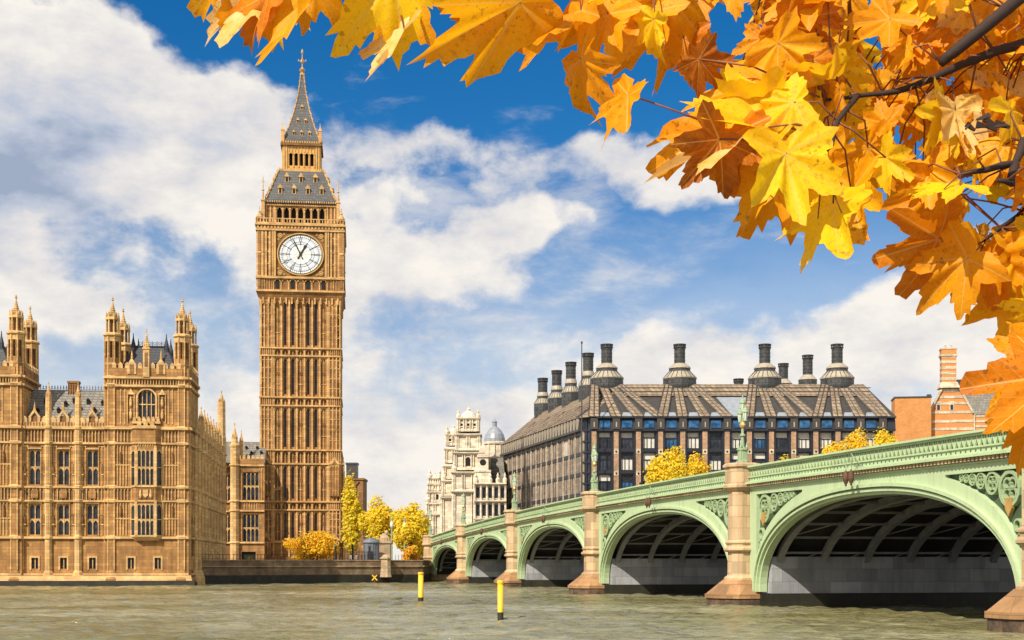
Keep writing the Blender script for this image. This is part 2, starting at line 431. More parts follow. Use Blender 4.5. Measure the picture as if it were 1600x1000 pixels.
# ------------------------------------------------------------------ mesh helper
class MB:
    def __init__(s):
        s.v, s.f, s.mi, s.T = [], [], [], None

    def add(s, vs, fs, mat=0):
        o = len(s.v)
        if s.T is not None:
            vs = [s.T @ Vector(p) for p in vs]
        s.v.extend([tuple(p) for p in vs])
        s.f.extend([tuple(i + o for i in f) for f in fs])
        s.mi.extend([mat] * len(fs))

    def hexa(s, p, mat=0):
        """8 points: bottom ring 0-3, top ring 4-7"""
        s.add(p, [(3, 2, 1, 0), (4, 5, 6, 7), (0, 1, 5, 4), (1, 2, 6, 5), (2, 3, 7, 6), (3, 0, 4, 7)], mat)

    def box(s, x0, x1, y0, y1, z0, z1, mat=0):
        s.hexa([(x0, y0, z0), (x1, y0, z0), (x1, y1, z0), (x0, y1, z0), (x0, y0, z1), (x1, y0, z1), (x1, y1, z1), (x0, y1, z1)], mat)

    def quad(s, a, b, c, d, mat=0):
        s.add([a, b, c, d], [(0, 1, 2, 3)], mat)

    def prism(s, poly, z0, z1, mat=0, top=None):
        n = len(poly)
        top = top or poly
        vs = [(x, y, z0) for x, y in poly] + [(x, y, z1) for x, y in top]
        fs = [tuple(range(n - 1, -1, -1)), tuple(range(n, 2 * n))] + [(i, (i + 1) % n, n + (i + 1) % n, n + i) for i in range(n)]
        s.add(vs, fs, mat)

    def plate(s, poly, y0, y1, mat=0):
        """polygon in x-z extruded along y"""
        n = len(poly)
        vs = [(x, y0, z) for x, z in poly] + [(x, y1, z) for x, z in poly]
        fs = [tuple(range(n)), tuple(range(2 * n - 1, n - 1, -1))] + [(i, n + i, n + (i + 1) % n, (i + 1) % n) for i in range(n)]
        s.add(vs, fs, mat)

    def lathe(s, cx, cy, prof, n=12, mat=0, rot=0.0, sx=1.0, sy=1.0, caps=True):
        vs, fs = [], []
        for r, z in prof:
            for i in range(n):
                a = rot + 2 * math.pi * i / n
                vs.append((cx + sx * r * math.cos(a), cy + sy * r * math.sin(a), z))
        for k in range(len(prof) - 1):
            for i in range(n):
                j = (i + 1) % n
                fs.append((k * n + i, k * n + j, (k + 1) * n + j, (k + 1) * n + i))
        if caps:
            fs.append(tuple(range(n - 1, -1, -1)))
            fs.append(tuple((len(prof) - 1) * n + i for i in range(n)))
        s.add(vs, fs, mat)

    def octa(s, cx, cy, prof, mat=0):
        """octagonal shaft with flat sides to the axes; prof gives apothems"""
        s.lathe(cx, cy, [(r / math.cos(math.pi / 8), z) for r, z in prof], 8, mat, math.pi / 8)

    def sq(s, cx, cy, prof, mat=0):
        s.lathe(cx, cy, [(r * math.sqrt(2), z) for r, z in prof], 4, mat, math.pi / 4)

    def tube(s, pts, r, n=6, mat=0, r1=None):
        pts = [Vector(p) for p in pts]
        k = len(pts)
        vs, fs = [], []
        for i, p in enumerate(pts):
            d = (pts[min(i + 1, k - 1)] - pts[max(i - 1, 0)]).normalized()
            up = Vector((0, 0, 1)) if abs(d.z) < 0.9 else Vector((1, 0, 0))
            a = d.cross(up).normalized()
            b = d.cross(a).normalized()
            rr = r if r1 is None else r + (r1 - r) * i / (k - 1)
            for j in range(n):
                t = 2 * math.pi * j / n
                vs.append(p + rr * (math.cos(t) * a + math.sin(t) * b))
        for i in range(k - 1):
            for j in range(n):
                q = (j + 1) % n
                fs.append((i * n + j, i * n + q, (i + 1) * n + q, (i + 1) * n + j))
        fs.append(tuple(range(n - 1, -1, -1)))
        fs.append(tuple((k - 1) * n + j for j in range(n)))
        s.add(vs, fs, mat)

    def bar(s, p, q, w, d, mat=0, nrm=(0, -1, 0)):
        """rectangular bar from p to q: w across, d along nrm"""
        p, q, nr = Vector(p), Vector(q), Vector(nrm).normalized()
        t = (q - p).normalized()
        a = t.cross(nr).normalized() * (w / 2)
        b = nr * (d / 2)
        s.hexa([p - a - b, p + a - b, p + a + b, p - a + b, q - a - b, q + a - b, q + a + b, q - a + b], mat)

    def ring(s, cx, cz, r0, r1, y0, y1, n=24, mat=0, sx=1.0, a0=0.0, a1=2 * math.pi):
        """flat ring standing in the x-z plane"""
        for i in range(n):
            t0 = a0 + (a1 - a0) * i / n
            t1 = a0 + (a1 - a0) * (i + 1) / n
            P = lambda r, t, y: (cx + sx * r * math.cos(t), y, cz + r * math.sin(t))
            s.hexa([P(r0, t0, y0), P(r1, t0, y0), P(r1, t0, y1), P(r0, t0, y1), P(r0, t1, y0), P(r1, t1, y0), P(r1, t1, y1), P(r0, t1, y1)], mat)

    def wall(s, x0, x1, z0, z1, holes, y=0.0, rev=0.45, mat=0, rmat=None):
        """wall sheet in the plane y with rectangular openings and their reveals"""
        rmat = mat if rmat is None else rmat
        xs = sorted({x0, x1} | {v for h in holes for v in h[:2]})
        zs = sorted({z0, z1} | {v for h in holes for v in h[2:4]})
        xs = [v for v in xs if x0 - 1e-6 <= v <= x1 + 1e-6]
        zs = [v for v in zs if z0 - 1e-6 <= v <= z1 + 1e-6]
        for i in range(len(xs) - 1):
            for j in range(len(zs) - 1):
                cx, cz = (xs[i] + xs[i + 1]) / 2, (zs[j] + zs[j + 1]) / 2
                if any(h[0] < cx < h[1] and h[2] < cz < h[3] for h in holes):
                    continue
                s.quad((xs[i], y, zs[j]), (xs[i + 1], y, zs[j]), (xs[i + 1], y, zs[j + 1]), (xs[i], y, zs[j + 1]), mat)
        for h in holes:
            a, b, c, d = h[:4]
            s.quad((a, y, c), (b, y, c), (b, y + rev, c), (a, y + rev, c), rmat)
            s.quad((a, y, d), (a, y + rev, d), (b, y + rev, d), (b, y, d), rmat)
            s.quad((a, y, c), (a, y + rev, c), (a, y + rev, d), (a, y, d), rmat)
            s.quad((b, y, c), (b, y, d), (b, y + rev, d), (b, y + rev, c), rmat)

    def build(s, name, mats, parent=None, smooth=False):
        me = bpy.data.meshes.new(name)
        me.from_pydata(s.v, [], s.f)
        for m in (mats if isinstance(mats, (list, tuple)) else [mats]):
            me.materials.append(m)
        if any(s.mi):
            me.polygons.foreach_set('material_index', s.mi)
        if smooth:
            me.polygons.foreach_set('use_smooth', [True] * len(s.f))
        me.update()
        o = bpy.data.objects.new(name, me)
        COL.objects.link(o)
        if parent is not None:
            o.parent = parent
        return o


def tag(o, label=None, cat=None, group=None, kind=None):
    if label:
        o['label'] = label
    if cat:
        o['category'] = cat
    if group:
        o['group'] = group
    if kind:
        o['kind'] = kind
    return o


def empty(name, loc, rz=0.0, label=None, cat=None, group=None):
    o = bpy.data.objects.new(name, None)
    COL.objects.link(o)
    o.location = loc
    o.rotation_euler = (0, 0, rz)
    return tag(o, label, cat, group)


def copy_tree(o, parent=None):
    c = o.copy()
    COL.objects.link(c)
    if parent is not None:
        c.parent = parent
    for ch in list(o.children):
        copy_tree(ch, c)
    return c


def at(px, py, Y):
    """world point seen at picture position (px, py) of the 1600 x 1000 photograph at distance Y"""
    return Vector(((px - 800) * Y / F, Y, EYE + (880 - py) * Y / F))


def rotz(a, loc=(0, 0, 0)):
    return Matrix.Translation(Vector(loc)) @ Matrix.Rotation(a, 4, 'Z')


def gothic_window(parent, T, x0, x1, z0, z1, lights=2, transom=True, y=0.40, arch=True, mats=None, heads=1):
    """glass pane with a stone tracery frame as its child; T places the facade plane"""
    gm, fm = mats or (M['glass'], M['gold_trim'])
    g = MB(); g.T = T
    g.quad((x0, y, z0), (x1, y, z0), (x1, y, z1), (x0, y, z1))
    o = g.build('window', gm, parent)
    f = MB(); f.T = T
    w = x1 - x0
    lw = w / lights
    e = 0.002
    f.box(x0 + e, x0 + 0.09, y - 0.22, y - e, z0 + e, z1 - e)
    f.box(x1 - 0.09, x1 - e, y - 0.22, y - e, z0 + e, z1 - e)
    for i in range(1, lights):
        f.box(x0 + i * lw - 0.055, x0 + i * lw + 0.055, y - 0.2, y - e, z0 + e, z1 - e)
    tr = [z0 + (z1 - z0) * 0.5] if transom else []
    for t in tr:
        f.box(x0 + 0.092, x1 - 0.092, y - 0.17, y - 2 * e, t - 0.07, t + 0.07)
    if arch:
        tops = [z1 - 2 * e] + ([tr[0] - 0.072] if (tr and heads > 1) else [])
        for zt in tops:
            for i in range(lights):
                a, b = x0 + i * lw + 0.05, x0 + (i + 1) * lw - 0.05
                h = min(0.75, lw * 0.8)
                m_ = (a + b) / 2
                f.plate([(a, zt - h), (a + (m_ - a) * .35, zt - h * .45), (m_, zt - 0.06), (m_, zt), (a, zt)][::-1], y - 0.14, y - 3 * e)
                f.plate([(b, zt - h), (b, zt), (m_, zt), (m_, zt - 0.06), (b - (b - m_) * .35, zt - h * .45)][::-1], y - 0.14, y - 3 * e)
    f.build('frame', fm, o)
    return o


def panel_ribs(mb, x0, x1, z0, z1, pitch=0.55, w=0.10, d=0.12, y=0.0, mat=0, arch=True):
    n = max(1, round((x1 - x0) / pitch))
    p = (x1 - x0) / n
    for i in range(n + 1):
        x = x0 + i * p
        a, b = max(x0, x - w / 2), min(x1, x + w / 2)
        mb.box(a, b, y - d, y, z0, z1, mat)
    if arch:
        for i in range(n):
            a, b = x0 + i * p + w / 2, x0 + (i + 1) * p - w / 2
            m_, h = (a + b) / 2, (b - a) * 0.7
            if z1 - z0 > 2 * h:
                mb.plate([(a, z1 - h), (m_, z1 - 0.03), (b, z1 - h), (b, z1), (a, z1)], y - d * .8, y - 0.003, mat)


def pinnacle(mb, cx, cy, z0, r, h, mat=0, n=8):
    """crocketed spirelet with finial"""
    p = [(r, z0), (r * 1.25, z0 + .05 * h), (r * 1.25, z0 + .09 * h), (r * .9, z0 + .10 * h)]
    mb.lathe(cx, cy, p, n, mat, math.pi / 8)
    for i in range(4):
        a = math.pi / 4 + i * math.pi / 2
        mb.lathe(cx + r * 1.05 * math.cos(a), cy + r * 1.05 * math.sin(a), [(r * .22, z0 + .06 * h), (r * .22, z0 + .2 * h), (0.01, z0 + .33 * h)], 4, mat)
    prof = [(r * .86, z0 + .10 * h)]
    k = 7
    for i in range(k):
        t = i / k
        rr = r * .80 * (1 - t) ** 1.15 + 0.05
        z = z0 + h * (.12 + .66 * t)
        prof += [(rr * 1.28, z), (rr * .92, z + h * .025)]
    prof += [(r * .12, z0 + .80 * h), (r * .34, z0 + .84 * h), (r * .12, z0 + .88 * h), (r * .26, z0 + .915 * h), (r * .06, z0 + .95 * h), (0.015, z0 + h)]
    mb.lathe(cx, cy, prof, n, mat, math.pi / 8)


def crenel(mb, x0, x1, y0, y1, z0, h, pitch=0.9, mat=0):
    n = max(1, int((x1 - x0) / pitch))
    p = (x1 - x0) / n
    for i in range(n):
        mb.box(x0 + i * p + p * .18, x0 + i * p + p * .82, y0, y1, z0, z0 + h, mat)
        mb.plate([(x0 + i * p + p * .14, z0 + h), (x0 + i * p + p * .86, z0 + h), (x0 + i * p + p * .5, z0 + h + p * .38)], y0 - .02, y1 + .02, mat)


# ================================================================== THE SETTING
def water_material():
    m, g, bs, co, _ = new_mat('river water')
    n1 = g.noise(g.mapping(co, (0.022, 0.05, 1)), 1.0, 6, 0.65, 0.6)
    n2 = g.noise(g.mapping(co, (0.16, 0.5, 1)), 1.0, 4, 0.6)
    c = g.mix(g.ramp(n1, [(0.36, 0.0), (0.64, 1.0)]), (0.120, 0.105, 0.026), (0.31, 0.295, 0.19))
    c = g.mix(g.m('MULTIPLY', g.ramp(n2, [(0.42, 0.0), (0.66, 1.0)]), 0.4), c, (0.065, 0.064, 0.018))
    g.link(c, bs.inputs['Base Color'])
    bs.inputs['Roughness'].default_value = 0.09
    bs.inputs['IOR'].default_value = 1.33
    h1 = g.noise(g.mapping(co, (0.35, 0.8, 1)), 1.0, 6, 0.62, 0.4)
    h2 = g.noise(g.mapping(co, (1.3, 2.6, 1)), 1.0, 4, 0.6, 0.3)
    bump(g, bs, g.m('ADD', g.m('MULTIPLY', h1, 1.0), g.m('MULTIPLY', h2, 0.45)), 1.0, 0.42)
    return m


from mathutils import noise as mnoise


def wave(x, y):
    v = mnoise.noise((x * .10, y * .22, 0)) * .20
    v += mnoise.noise((x * .42 + 9, y * .75, 3)) * .17
    v += mnoise.noise((x * 1.0, y * 1.9 + 5, 7)) * .11
    return v


def river():
    # choppy sheet where the photograph shows the water, flat sheets beyond it
    vs, fs = [], []
    ys = [44.0]
    while ys[-1] < 250:
        ys.append(ys[-1] + max(.22, ys[-1] * ys[-1] / 26000))
    nx = 330
    for yy in ys:
        for i in range(nx + 1):
            u = -1.08 + 2.16 * i / nx
            xx = u * yy * .40
            e = min(1, (1.08 - abs(u)) * 8)
            vs.append((xx, yy, wave(xx, yy) * e))
    for r_ in range(len(ys) - 1):
        for i in range(nx):
            a = r_ * (nx + 1) + i
            fs.append((a, a + 1, a + nx + 2, a + nx + 1))
    o = len(vs)
    k = 1.08 * .40
    y0_, y1_ = ys[0], ys[-1]
    vs += [(-3000, -60, 0), (3000, -60, 0), (3000, y0_, 0), (-3000, y0_, 0), (-k * y0_, y0_, 0), (k * y0_, y0_, 0), (-k * y1_, y1_, 0), (k * y1_, y1_, 0), (-3000, y1_, 0), (3000, y1_, 0), (-3000, 262, 0), (3000, 262, 0)]
    fs += [(o, o + 1, o + 2, o + 5, o + 4, o + 3), (o + 3, o + 4, o + 6, o + 8), (o + 5, o + 2, o + 9, o + 7), (o + 8, o + 6, o + 7, o + 9, o + 11, o + 10)]
    m_ = MB()
    m_.v, m_.f, m_.mi = vs, fs, [0] * len(fs)
    return m_.build('water', water_material(), None, True)


tag(river(), 'olive brown tidal river with choppy ripples', 'river', kind='structure')

gmb = MB()
poly = [(-3000, 190), (-47, 190), (-46.9, 197.4), (-14.5, 216.5), (-14.8, 240.5), (4, 250), (3000, 250), (3000, 5000), (-3000, 5000)]
gmb.prism(poly, -3, 2.9)
tag(gmb.build('ground', M['paving']), 'paved embankment ground on the far bank', 'ground', kind='structure')
pm = MB()
pm.box(-30, 30, -25, 4.0, -2, 1.5)
tag(pm.build('promenade', M['paving']), 'paved promenade on the near bank', 'promenade', kind='structure')


# ================================================================== THE BRIDGE
BR_ANG = math.atan2(-.9775, .2108)
BR0 = Vector((37.45 - .2157 * 240.7, 240.7, 0))
bridge = empty('bridge', BR0, BR_ANG, 'pale green iron arch bridge with granite piers crossing the river', 'bridge')
S = [0, 33.8, 70.8, 108.5, 147.7, 184.0, 221.0]
SP = 125.5
DEPTH = 26.0
NE = 2.3


def par(s):
    return 10.05 - .00014 * (s - SP) ** 2 if s > 0 else 10.05 - .00014 * SP ** 2 + s * 0.05


def zc(s):
    return par(s) - 1.62      # underside of the cornice


def sweep_s(mb, s0, s1, n, zf0, zf1, y0, y1, mat=0):
    for i in range(n):
        a, b = s0 + (s1 - s0) * i / n, s0 + (s1 - s0) * (i + 1) / n
        mb.hexa([(a, y0, zf0(a)), (b, y0, zf0(b)), (b, y1, zf0(b)), (a, y1, zf0(a)), (a, y0, zf1(a)), (b, y0, zf1(b)), (b, y1, zf1(b)), (a, y1, zf1(a))], mat)


class Arch:
    def __init__(s, i):
        s.s0, s.s1 = S[i], S[i + 1]
        s.c = (s.s0 + s.s1) / 2
        s.a = (s.s1 - s.s0) / 2 - 2.55
        s.z0 = 1.1
        s.b = par(s.c) - 2.75 - s.z0

    def pt(s, th, off=0.0):
        c, q = math.cos(th), math.sin(th)
        e = 2 / NE
        return (s.c - (s.a + off) * math.copysign(abs(c) ** e, c), s.z0 + (s.b + off) * (abs(q) ** e))

    def z(s, x, off=0.0):
        t = abs(x - s.c) / (s.a + off)
        return s.z0 + (s.b + off) * (1 - t ** NE) ** (1 / NE) if t < 1 else s.z0

    def band(s, mb, o0, o1, y0, y1, n=48, mat=0, th0=0.0, th1=math.pi):
        for i in range(n):
            t0, t1 = th0 + (th1 - th0) * i / n, th0 + (th1 - th0) * (i + 1) / n
            (a, az), (b, bz), (c, c_z), (d, dz) = s.pt(t0, o0), s.pt(t1, o0), s.pt(t1, o1), s.pt(t0, o1)
            mb.hexa([(a, y0, az), (b, y0, bz), (b, y1, bz), (a, y1, az), (d, y0, dz), (c, y0, c_z), (c, y1, c_z), (d, y1, dz)], mat)


def add_span(i):
    A = Arch(i)
    s0, s1 = A.s0 + 1.0, A.s1 - 1.0
    # moulded face ring
    r = MB()
    A.band(r, -0.02, 0.16, 0.10, 0.62)
    A.band(r, 0.16, 0.32, -0.10, 0.34)
    A.band(r, 0.32, 0.42, 0.02, 0.34, mat=1)
    A.band(r, 0.42, 0.62, -0.22, 0.34)
    r.build('arch_ring', [M['green'], M['green_mid']], bridge)
    # spandrel: solid borders, sunk panels beside the piers
    sp = MB()
    n = 90
    panel = []
    for k in range(n):
        a, b = s0 + (s1 - s0) * k / n, s0 + (s1 - s0) * (k + 1) / n
        m_ = (a + b) / 2
        edge = min(m_ - A.s0, A.s1 - m_)
        za, zb = A.z(a, .55), A.z(b, .55)
        ta, tb = zc(a), zc(b)
        lo_a, lo_b = za + .75, zb + .75
        hi_a, hi_b = ta - .42, tb - .42
        y0, y1 = 0.0, 0.34

        def seg(l0, l1, h0, h1, yy0=y0, mat=0):
            sp.hexa([(a, yy0, l0), (b, yy0, l1), (b, y1, l1), (a, y1, l0), (a, yy0, h0), (b, yy0, h1), (b, y1, h1), (a, y1, h0)], mat)
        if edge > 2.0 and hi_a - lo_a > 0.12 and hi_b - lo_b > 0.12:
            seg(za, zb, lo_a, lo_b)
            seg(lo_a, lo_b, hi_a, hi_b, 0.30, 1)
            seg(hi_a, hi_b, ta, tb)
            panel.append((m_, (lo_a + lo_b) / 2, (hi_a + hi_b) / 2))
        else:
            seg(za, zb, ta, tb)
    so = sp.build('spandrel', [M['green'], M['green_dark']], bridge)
    # cast tracery in the sunk panels
    for side in (-1, 1):
        tr = MB()
        pts = [p for p in panel if (p[0] - A.c) * side > 0]
        if not pts:
            continue
        pts.sort(key=lambda p: -abs(p[0] - A.c))
        s_at = pts[0][0] - side * 0.0
        s_in = abs(pts[-1][0] - A.c)
        lo0, hi0 = pts[0][1], pts[0][2]
        x = pts[0][0]
        top = hi0
        # chain of shrinking rings along the top, then down the pier edge
        cx = x - side * 0.0
        k = 0
        pos = x - side * 0.06
        while k < 7:
            # largest ring that fits with its outer edge at pos
            rr = None
            for q in range(60, 8, -1):
                rad = q * 0.02
                c = pos - side * rad
                if abs(c - A.c) < s_in:
                    continue
                h = zc(c) - .42 - (A.z(c - side * rad * .7, .55) + .75)
                if 2 * rad < h * 0.86:
                    rr = rad
                    break
            if rr is None or rr < .2:
                break
            c = pos - side * rr
            zt = zc(c) - .44 - rr
            tr.ring(c, zt, rr * .80, rr, 0.06, 0.298, 16)
            for qd in range(4):
                ang = math.pi / 4 + qd * math.pi / 2
                tr.ring(c + rr * .38 * math.cos(ang), zt + rr * .38 * math.sin(ang), rr * .24, rr * .36, 0.10, 0.297, 10)
            pos = c - side * rr
            k += 1
        zz = hi0 - 2.35 if k else hi0
        while zz - lo0 > 0.5:
            wdt = 0.18
            for p in pts:
                if p[1] > zz - .3:
                    break
                wdt = abs(p[0] - x)
            rad = max(.12, min(.42, wdt * .42))
            tr.ring(x - side * rad, zz - rad, rad * .72, rad, 0.08, 0.296, 12)
            zz -= 2 * rad + .06
        # painted shield
        if k:
            rr0 = 0.5
            cz = hi0 - 1.75
            tr.plate([(x - side * .95 - .28, cz + .4), (x - side * .95 - .28, cz - .1), (x - side * .95, cz - .5), (x - side * .95 + .28, cz - .1), (x - side * .95 + .28, cz + .4)], 0.02, 0.2, 1)
        tr.build('tracery', [M['green_mid'], M['gilt']], so)
    # cornice with dentils
    co = MB()
    nseg = 24
    sweep_s(co, s0, s1, nseg, lambda s: par(s) - 1.62, lambda s: par(s) - 1.52, -.10, .34)
    sweep_s(co, s0, s1, nseg, lambda s: par(s) - 1.52, lambda s: par(s) - 1.30, .00, .34, 1)
    sweep_s(co, s0, s1, nseg, lambda s: par(s) - 1.30, lambda s: par(s) - 1.16, -.42, .34)
    nd = int((s1 - s0) / .36)
    for k in range(nd):
        a = s0 + (k + .25) * (s1 - s0) / nd
        zz = par(a)
        co.box(a, a + .17, -.30, 0.0, zz - 1.50, zz - 1.32, 2)
    co.build('cornice', [M['green'], M['rust'], M['granite']], bridge)
    # parapet lattice, shade of the piercings painted on a dark backing
    pp = MB()
    sweep_s(pp, s0, s1, nseg, lambda s: par(s) - 1.16, lambda s: par(s) - .80, -.12, .22)
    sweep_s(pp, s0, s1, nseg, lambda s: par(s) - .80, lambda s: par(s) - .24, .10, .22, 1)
    sweep_s(pp, s0, s1, nseg, lambda s: par(s) - .24, lambda s: par(s) - .12, -.20, .26)
    sweep_s(pp, s0, s1, nseg, lambda s: par(s) - .12, lambda s: par(s) - .0, -.32, .30)
    sweep_s(pp, s0, s1, nseg, lambda s: par(s) - .84, lambda s: par(s) - .76, -.20, .10)
    npn = int((s1 - s0) / .46)
    ps = (s1 - s0) / npn
    for k in range(npn):
        a = s0 + k * ps
        za, zb = par(a), par(a + ps)
        pp.bar((a, -.03, za - .78), (a + ps / 2, -.03, (za + zb) / 2 - .25), .10, .10)
        pp.bar((a + ps / 2, -.035, (za + zb) / 2 - .25), (a + ps, -.035, zb - .78), .10, .10)
        pp.box(a - .04, a + .04, -.085, .09, za - .77, za - .25)
        pp.box(a + ps / 2 - .05, a + ps / 2 + .05, -.135, -.115, za - 1.03, za - .93, 1)
    pp.build('parapet', [M['green'], M['green_dark']], bridge)
    # iron ribs under the deck
    for k in range(8):
        y = 1.2 + k * 3.3
        rb = MB()
        A.band(rb, 0.0, .50, y, y + .26, 36, 0, 0.10, math.pi - .10)
        A.band(rb, -.05, .02, y - .12, y + .34, 36, 0, 0.10, math.pi - .10)
        rb.build('arch_rib', M['rib'], bridge)
    pu = MB()
    for k in range(1, 16):
        th = math.pi * k / 16
        x, z = A.pt(th, .30)
        pu.box(x - .09, x + .09, 1.3, DEPTH - .4, z - .08, z + .08)
        if k % 2:
            for q in range(7):
                y = 1.48 + q * 3.3
                x2, z2 = A.pt(math.pi * (k + 1) / 16, .36)
                pu.bar((x, y + .1, z + .1), (x2, y + 3.0, z2 + .1), .08, .08, nrm=(0, 0, 1))
    pu.build('cross_girder', M['rib'], bridge)
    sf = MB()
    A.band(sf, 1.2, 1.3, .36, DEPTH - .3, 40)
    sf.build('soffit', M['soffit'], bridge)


for i in range(6):
    add_span(i)

dk = MB()
sweep_s(dk, -30, 222, 60, lambda s: par(s) - 1.45, lambda s: par(s) - 1.13, .36, DEPTH - .3)
dk.build('deck', M['asphalt'], bridge)
rp = MB()
sweep_s(rp, -30, 222, 60, lambda s: par(s) - 1.9, lambda s: par(s), DEPTH - .2, DEPTH + .1)
rp.build('rear_parapet', M['green_mid'], bridge)


def add_pier(i):
    s = S[i]
    pz = par(s)
    m = MB()
    m.box(s - 3.2, s + 3.2, .72, DEPTH - .5, 1.0, 3.55)
    m.box(s - 2.5, s + 2.5, .40, .72, 1.0, 3.5)
    m.box(s - 1.25, s + 1.25, .38, DEPTH - .5, 3.55, pz - 1.6)
    p = m.build('pier', M['grey_wall'], bridge)
    b = MB()
    b.box(s - 3.3, s + 3.3, .66, DEPTH, -1.5, 1.0)
    b.box(s - 2.62, s + 2.62, .2, .66, -1.5, .98)
    b.build('pier_footing', M['algae'], p)
    c = MB()
    cy = -.15
    c.octa(s, cy, [(1.22, 1.9), (1.22, 2.05), (.99, 2.25), (.97, 3.9)])
    c.octa(s, cy, [(1.10, 3.9), (1.24, 4.02), (1.24, 4.16), (1.06, 4.30), (1.06, 4.45), (1.15, 4.52), (1.15, 4.62), (.98, 4.78)])
    c.octa(s, cy, [(.97, 4.78), (.93, pz - 1.75)])
    c.octa(s, cy, [(1.0, pz - 1.75), (1.28, pz - 1.5), (1.28, pz - 1.34), (1.15, pz - 1.22), (1.15, pz - .12), (1.30, pz - .02), (1.30, pz + .14), (1.1, pz + .26)])
    c.build('column', M['granite'], p)
    k = MB()
    base = [(s - 2.3, .45), (s - 2.3, -1.3), (s - .9, -2.6), (s + .9, -2.6), (s + 2.3, -1.3), (s + 2.3, .45)]
    tp = [(s - 1.3, .45), (s - 1.3, -.8), (s - .6, -1.4), (s + .6, -1.4), (s + 1.3, -.8), (s + 1.3, .45)]
    k.prism(base, .92, 1.93, 0, tp)
    base2 = [(x + (.06 if x > s else -.06), y - .06 if y < 0 else y) for x, y in base]
    k.prism(base2, .62, .92, 0)
    k.prism([(x, y + .04 if y < 0 else y) for x, y in base], -1.5, .62, 1)
    k.build('cutwater', [M['granite_wet'], M['granite_dark']], p)


for i in range(1, 7):
    add_pier(i)
# land abutment at the far end with its end pillar and approach wall
ab = MB()
sweep_s(ab, -30, 1.0, 10, lambda s: -1.5, lambda s: par(s) - 1.2, 0.0, DEPTH - .6)
sweep_s(ab, -30, -1.0, 10, lambda s: par(s) - 1.2, lambda s: par(s) - .1, -.05, .32)
sweep_s(ab, -30, -1.0, 10, lambda s: par(s) - .1, lambda s: par(s) + .05, -.2, .4)
sweep_s(ab, -30, -1.0, 10, lambda s: par(s) - 1.5, lambda s: par(s) - 1.3, -.25, -.002)
abo = ab.build('abutment', M['granite'], bridge)
c = MB()
pz = par(0)
c.octa(0, -.15, [(1.5, -1), (1.5, 1.8), (1.2, 2.1), (1.2, 3.9)])
c.octa(0, -.15, [(1.3, 3.9), (1.4, 4.05), (1.4, 4.2), (1.2, 4.35), (1.15, pz - 1.7), (1.5, pz - 1.5), (1.5, pz - 1.3), (1.35, pz - 1.2), (1.35, pz - .1), (1.5, pz), (1.5, pz + .15), (1.2, pz + .25)])
c.build('column', M['granite'], abo)


def br(s, y, z):
    """bridge coordinates to world"""
    return BR0 + Vector((s * math.cos(BR_ANG) - y * math.sin(BR_ANG), s * math.sin(BR_ANG) + y * math.cos(BR_ANG), z))


# ---------------------------------------------------------------- lamp posts on the piers
def make_lamp():
    r = empty('street_lamp', (0, 0, 0))
    p = MB()
    p.octa(0, 0, [(.55, 0), (.55, .18), (.40, .24), (.38, .9), (.48, .96), (.48, 1.06), (.2, 1.15)])
    for k in range(4):
        a = math.pi / 4 + k * math.pi / 2
        p.lathe(.40 * math.cos(a), .40 * math.sin(a), [(.08, .2), (.08, 1.1), (.12, 1.14), (.02, 1.5)], 6)
    p.build('pedestal', M['lamp_green'], r)
    s = MB()
    s.lathe(0, 0, [(.2, 1.1), (.16, 1.3), (.14, 1.9), (.26, 1.98), (.26, 2.06), (.13, 2.15), (.11, 2.5)], 10)
    s.lathe(0, 0, [(.09, 3.0), (.08, 3.5), (.2, 3.56), (.2, 3.62), (.06, 3.7)], 8)
    s.build('shaft', M['lamp_green'], r)
    o = MB()
    o.lathe(0, 0, [(.11, 2.5), (.24, 2.62), (.28, 2.78), (.20, 2.95), (.12, 3.0)], 8)
    o.build('gilded_collar', M['gilt'], r)
    for x, z in ((-.62, 3.0), (.62, 3.0), (0, 3.70)):
        if x:
            a = MB()
            a.tube([(0, 0, 2.85), (x * .5, 0, 2.70), (x * .95, 0, 2.75), (x, 0, z)], .05, 6)
            a.build('arm', M['lamp_green'], r)
        l = MB()
        l.lathe(x, 0, [(.13, z + .06), (.24, z + .62)], 8)
        lo = l.build('lantern', M['lamp_glass'], r)
        fr = MB()
        fr.lathe(x, 0, [(.07, z - .05), (.16, z), (.16, z + .06)], 8)
        fr.lathe(x, 0, [(.29, z + .60), (.29, z + .68), (.22, z + .76), (.20, z + .84), (.07, z + .98), (.09, z + 1.03), (.02, z + 1.2)], 8)
        for k in range(8):
            t = 2 * math.pi * k / 8
            fr.bar((x + .135 * math.cos(t), .135 * math.sin(t), z + .05), (x + .25 * math.cos(t), .25 * math.sin(t), z + .62), .03, .03, nrm=(math.cos(t), math.sin(t), 0.01))
        fr.build('lantern_frame', M['lamp_green'], lo)
    return r


lamp0 = make_lamp()
lamp_labels = ['triple green lamp on the end pillar by the river bank', 'triple green lamp standing in front of the white domed building',
               'triple green lamp in front of the far end of the dark office block side wall', 'triple green lamp standing before the office block corner and flagpole',
               'tall triple green lamp standing before the dark office block front', 'large green lamp on the nearest pier behind the maple leaves']
for i in range(6):
    o = lamp0 if i == 0 else copy_tree(lamp0)
    o.location = br(S[i], -.15, par(S[i]) + .25)
    o.rotation_euler = (0, 0, BR_ANG)
    o.scale = (.80, .80, 1)
    tag(o, lamp_labels[i], 'street lamp', 'triple lamps on the bridge piers')


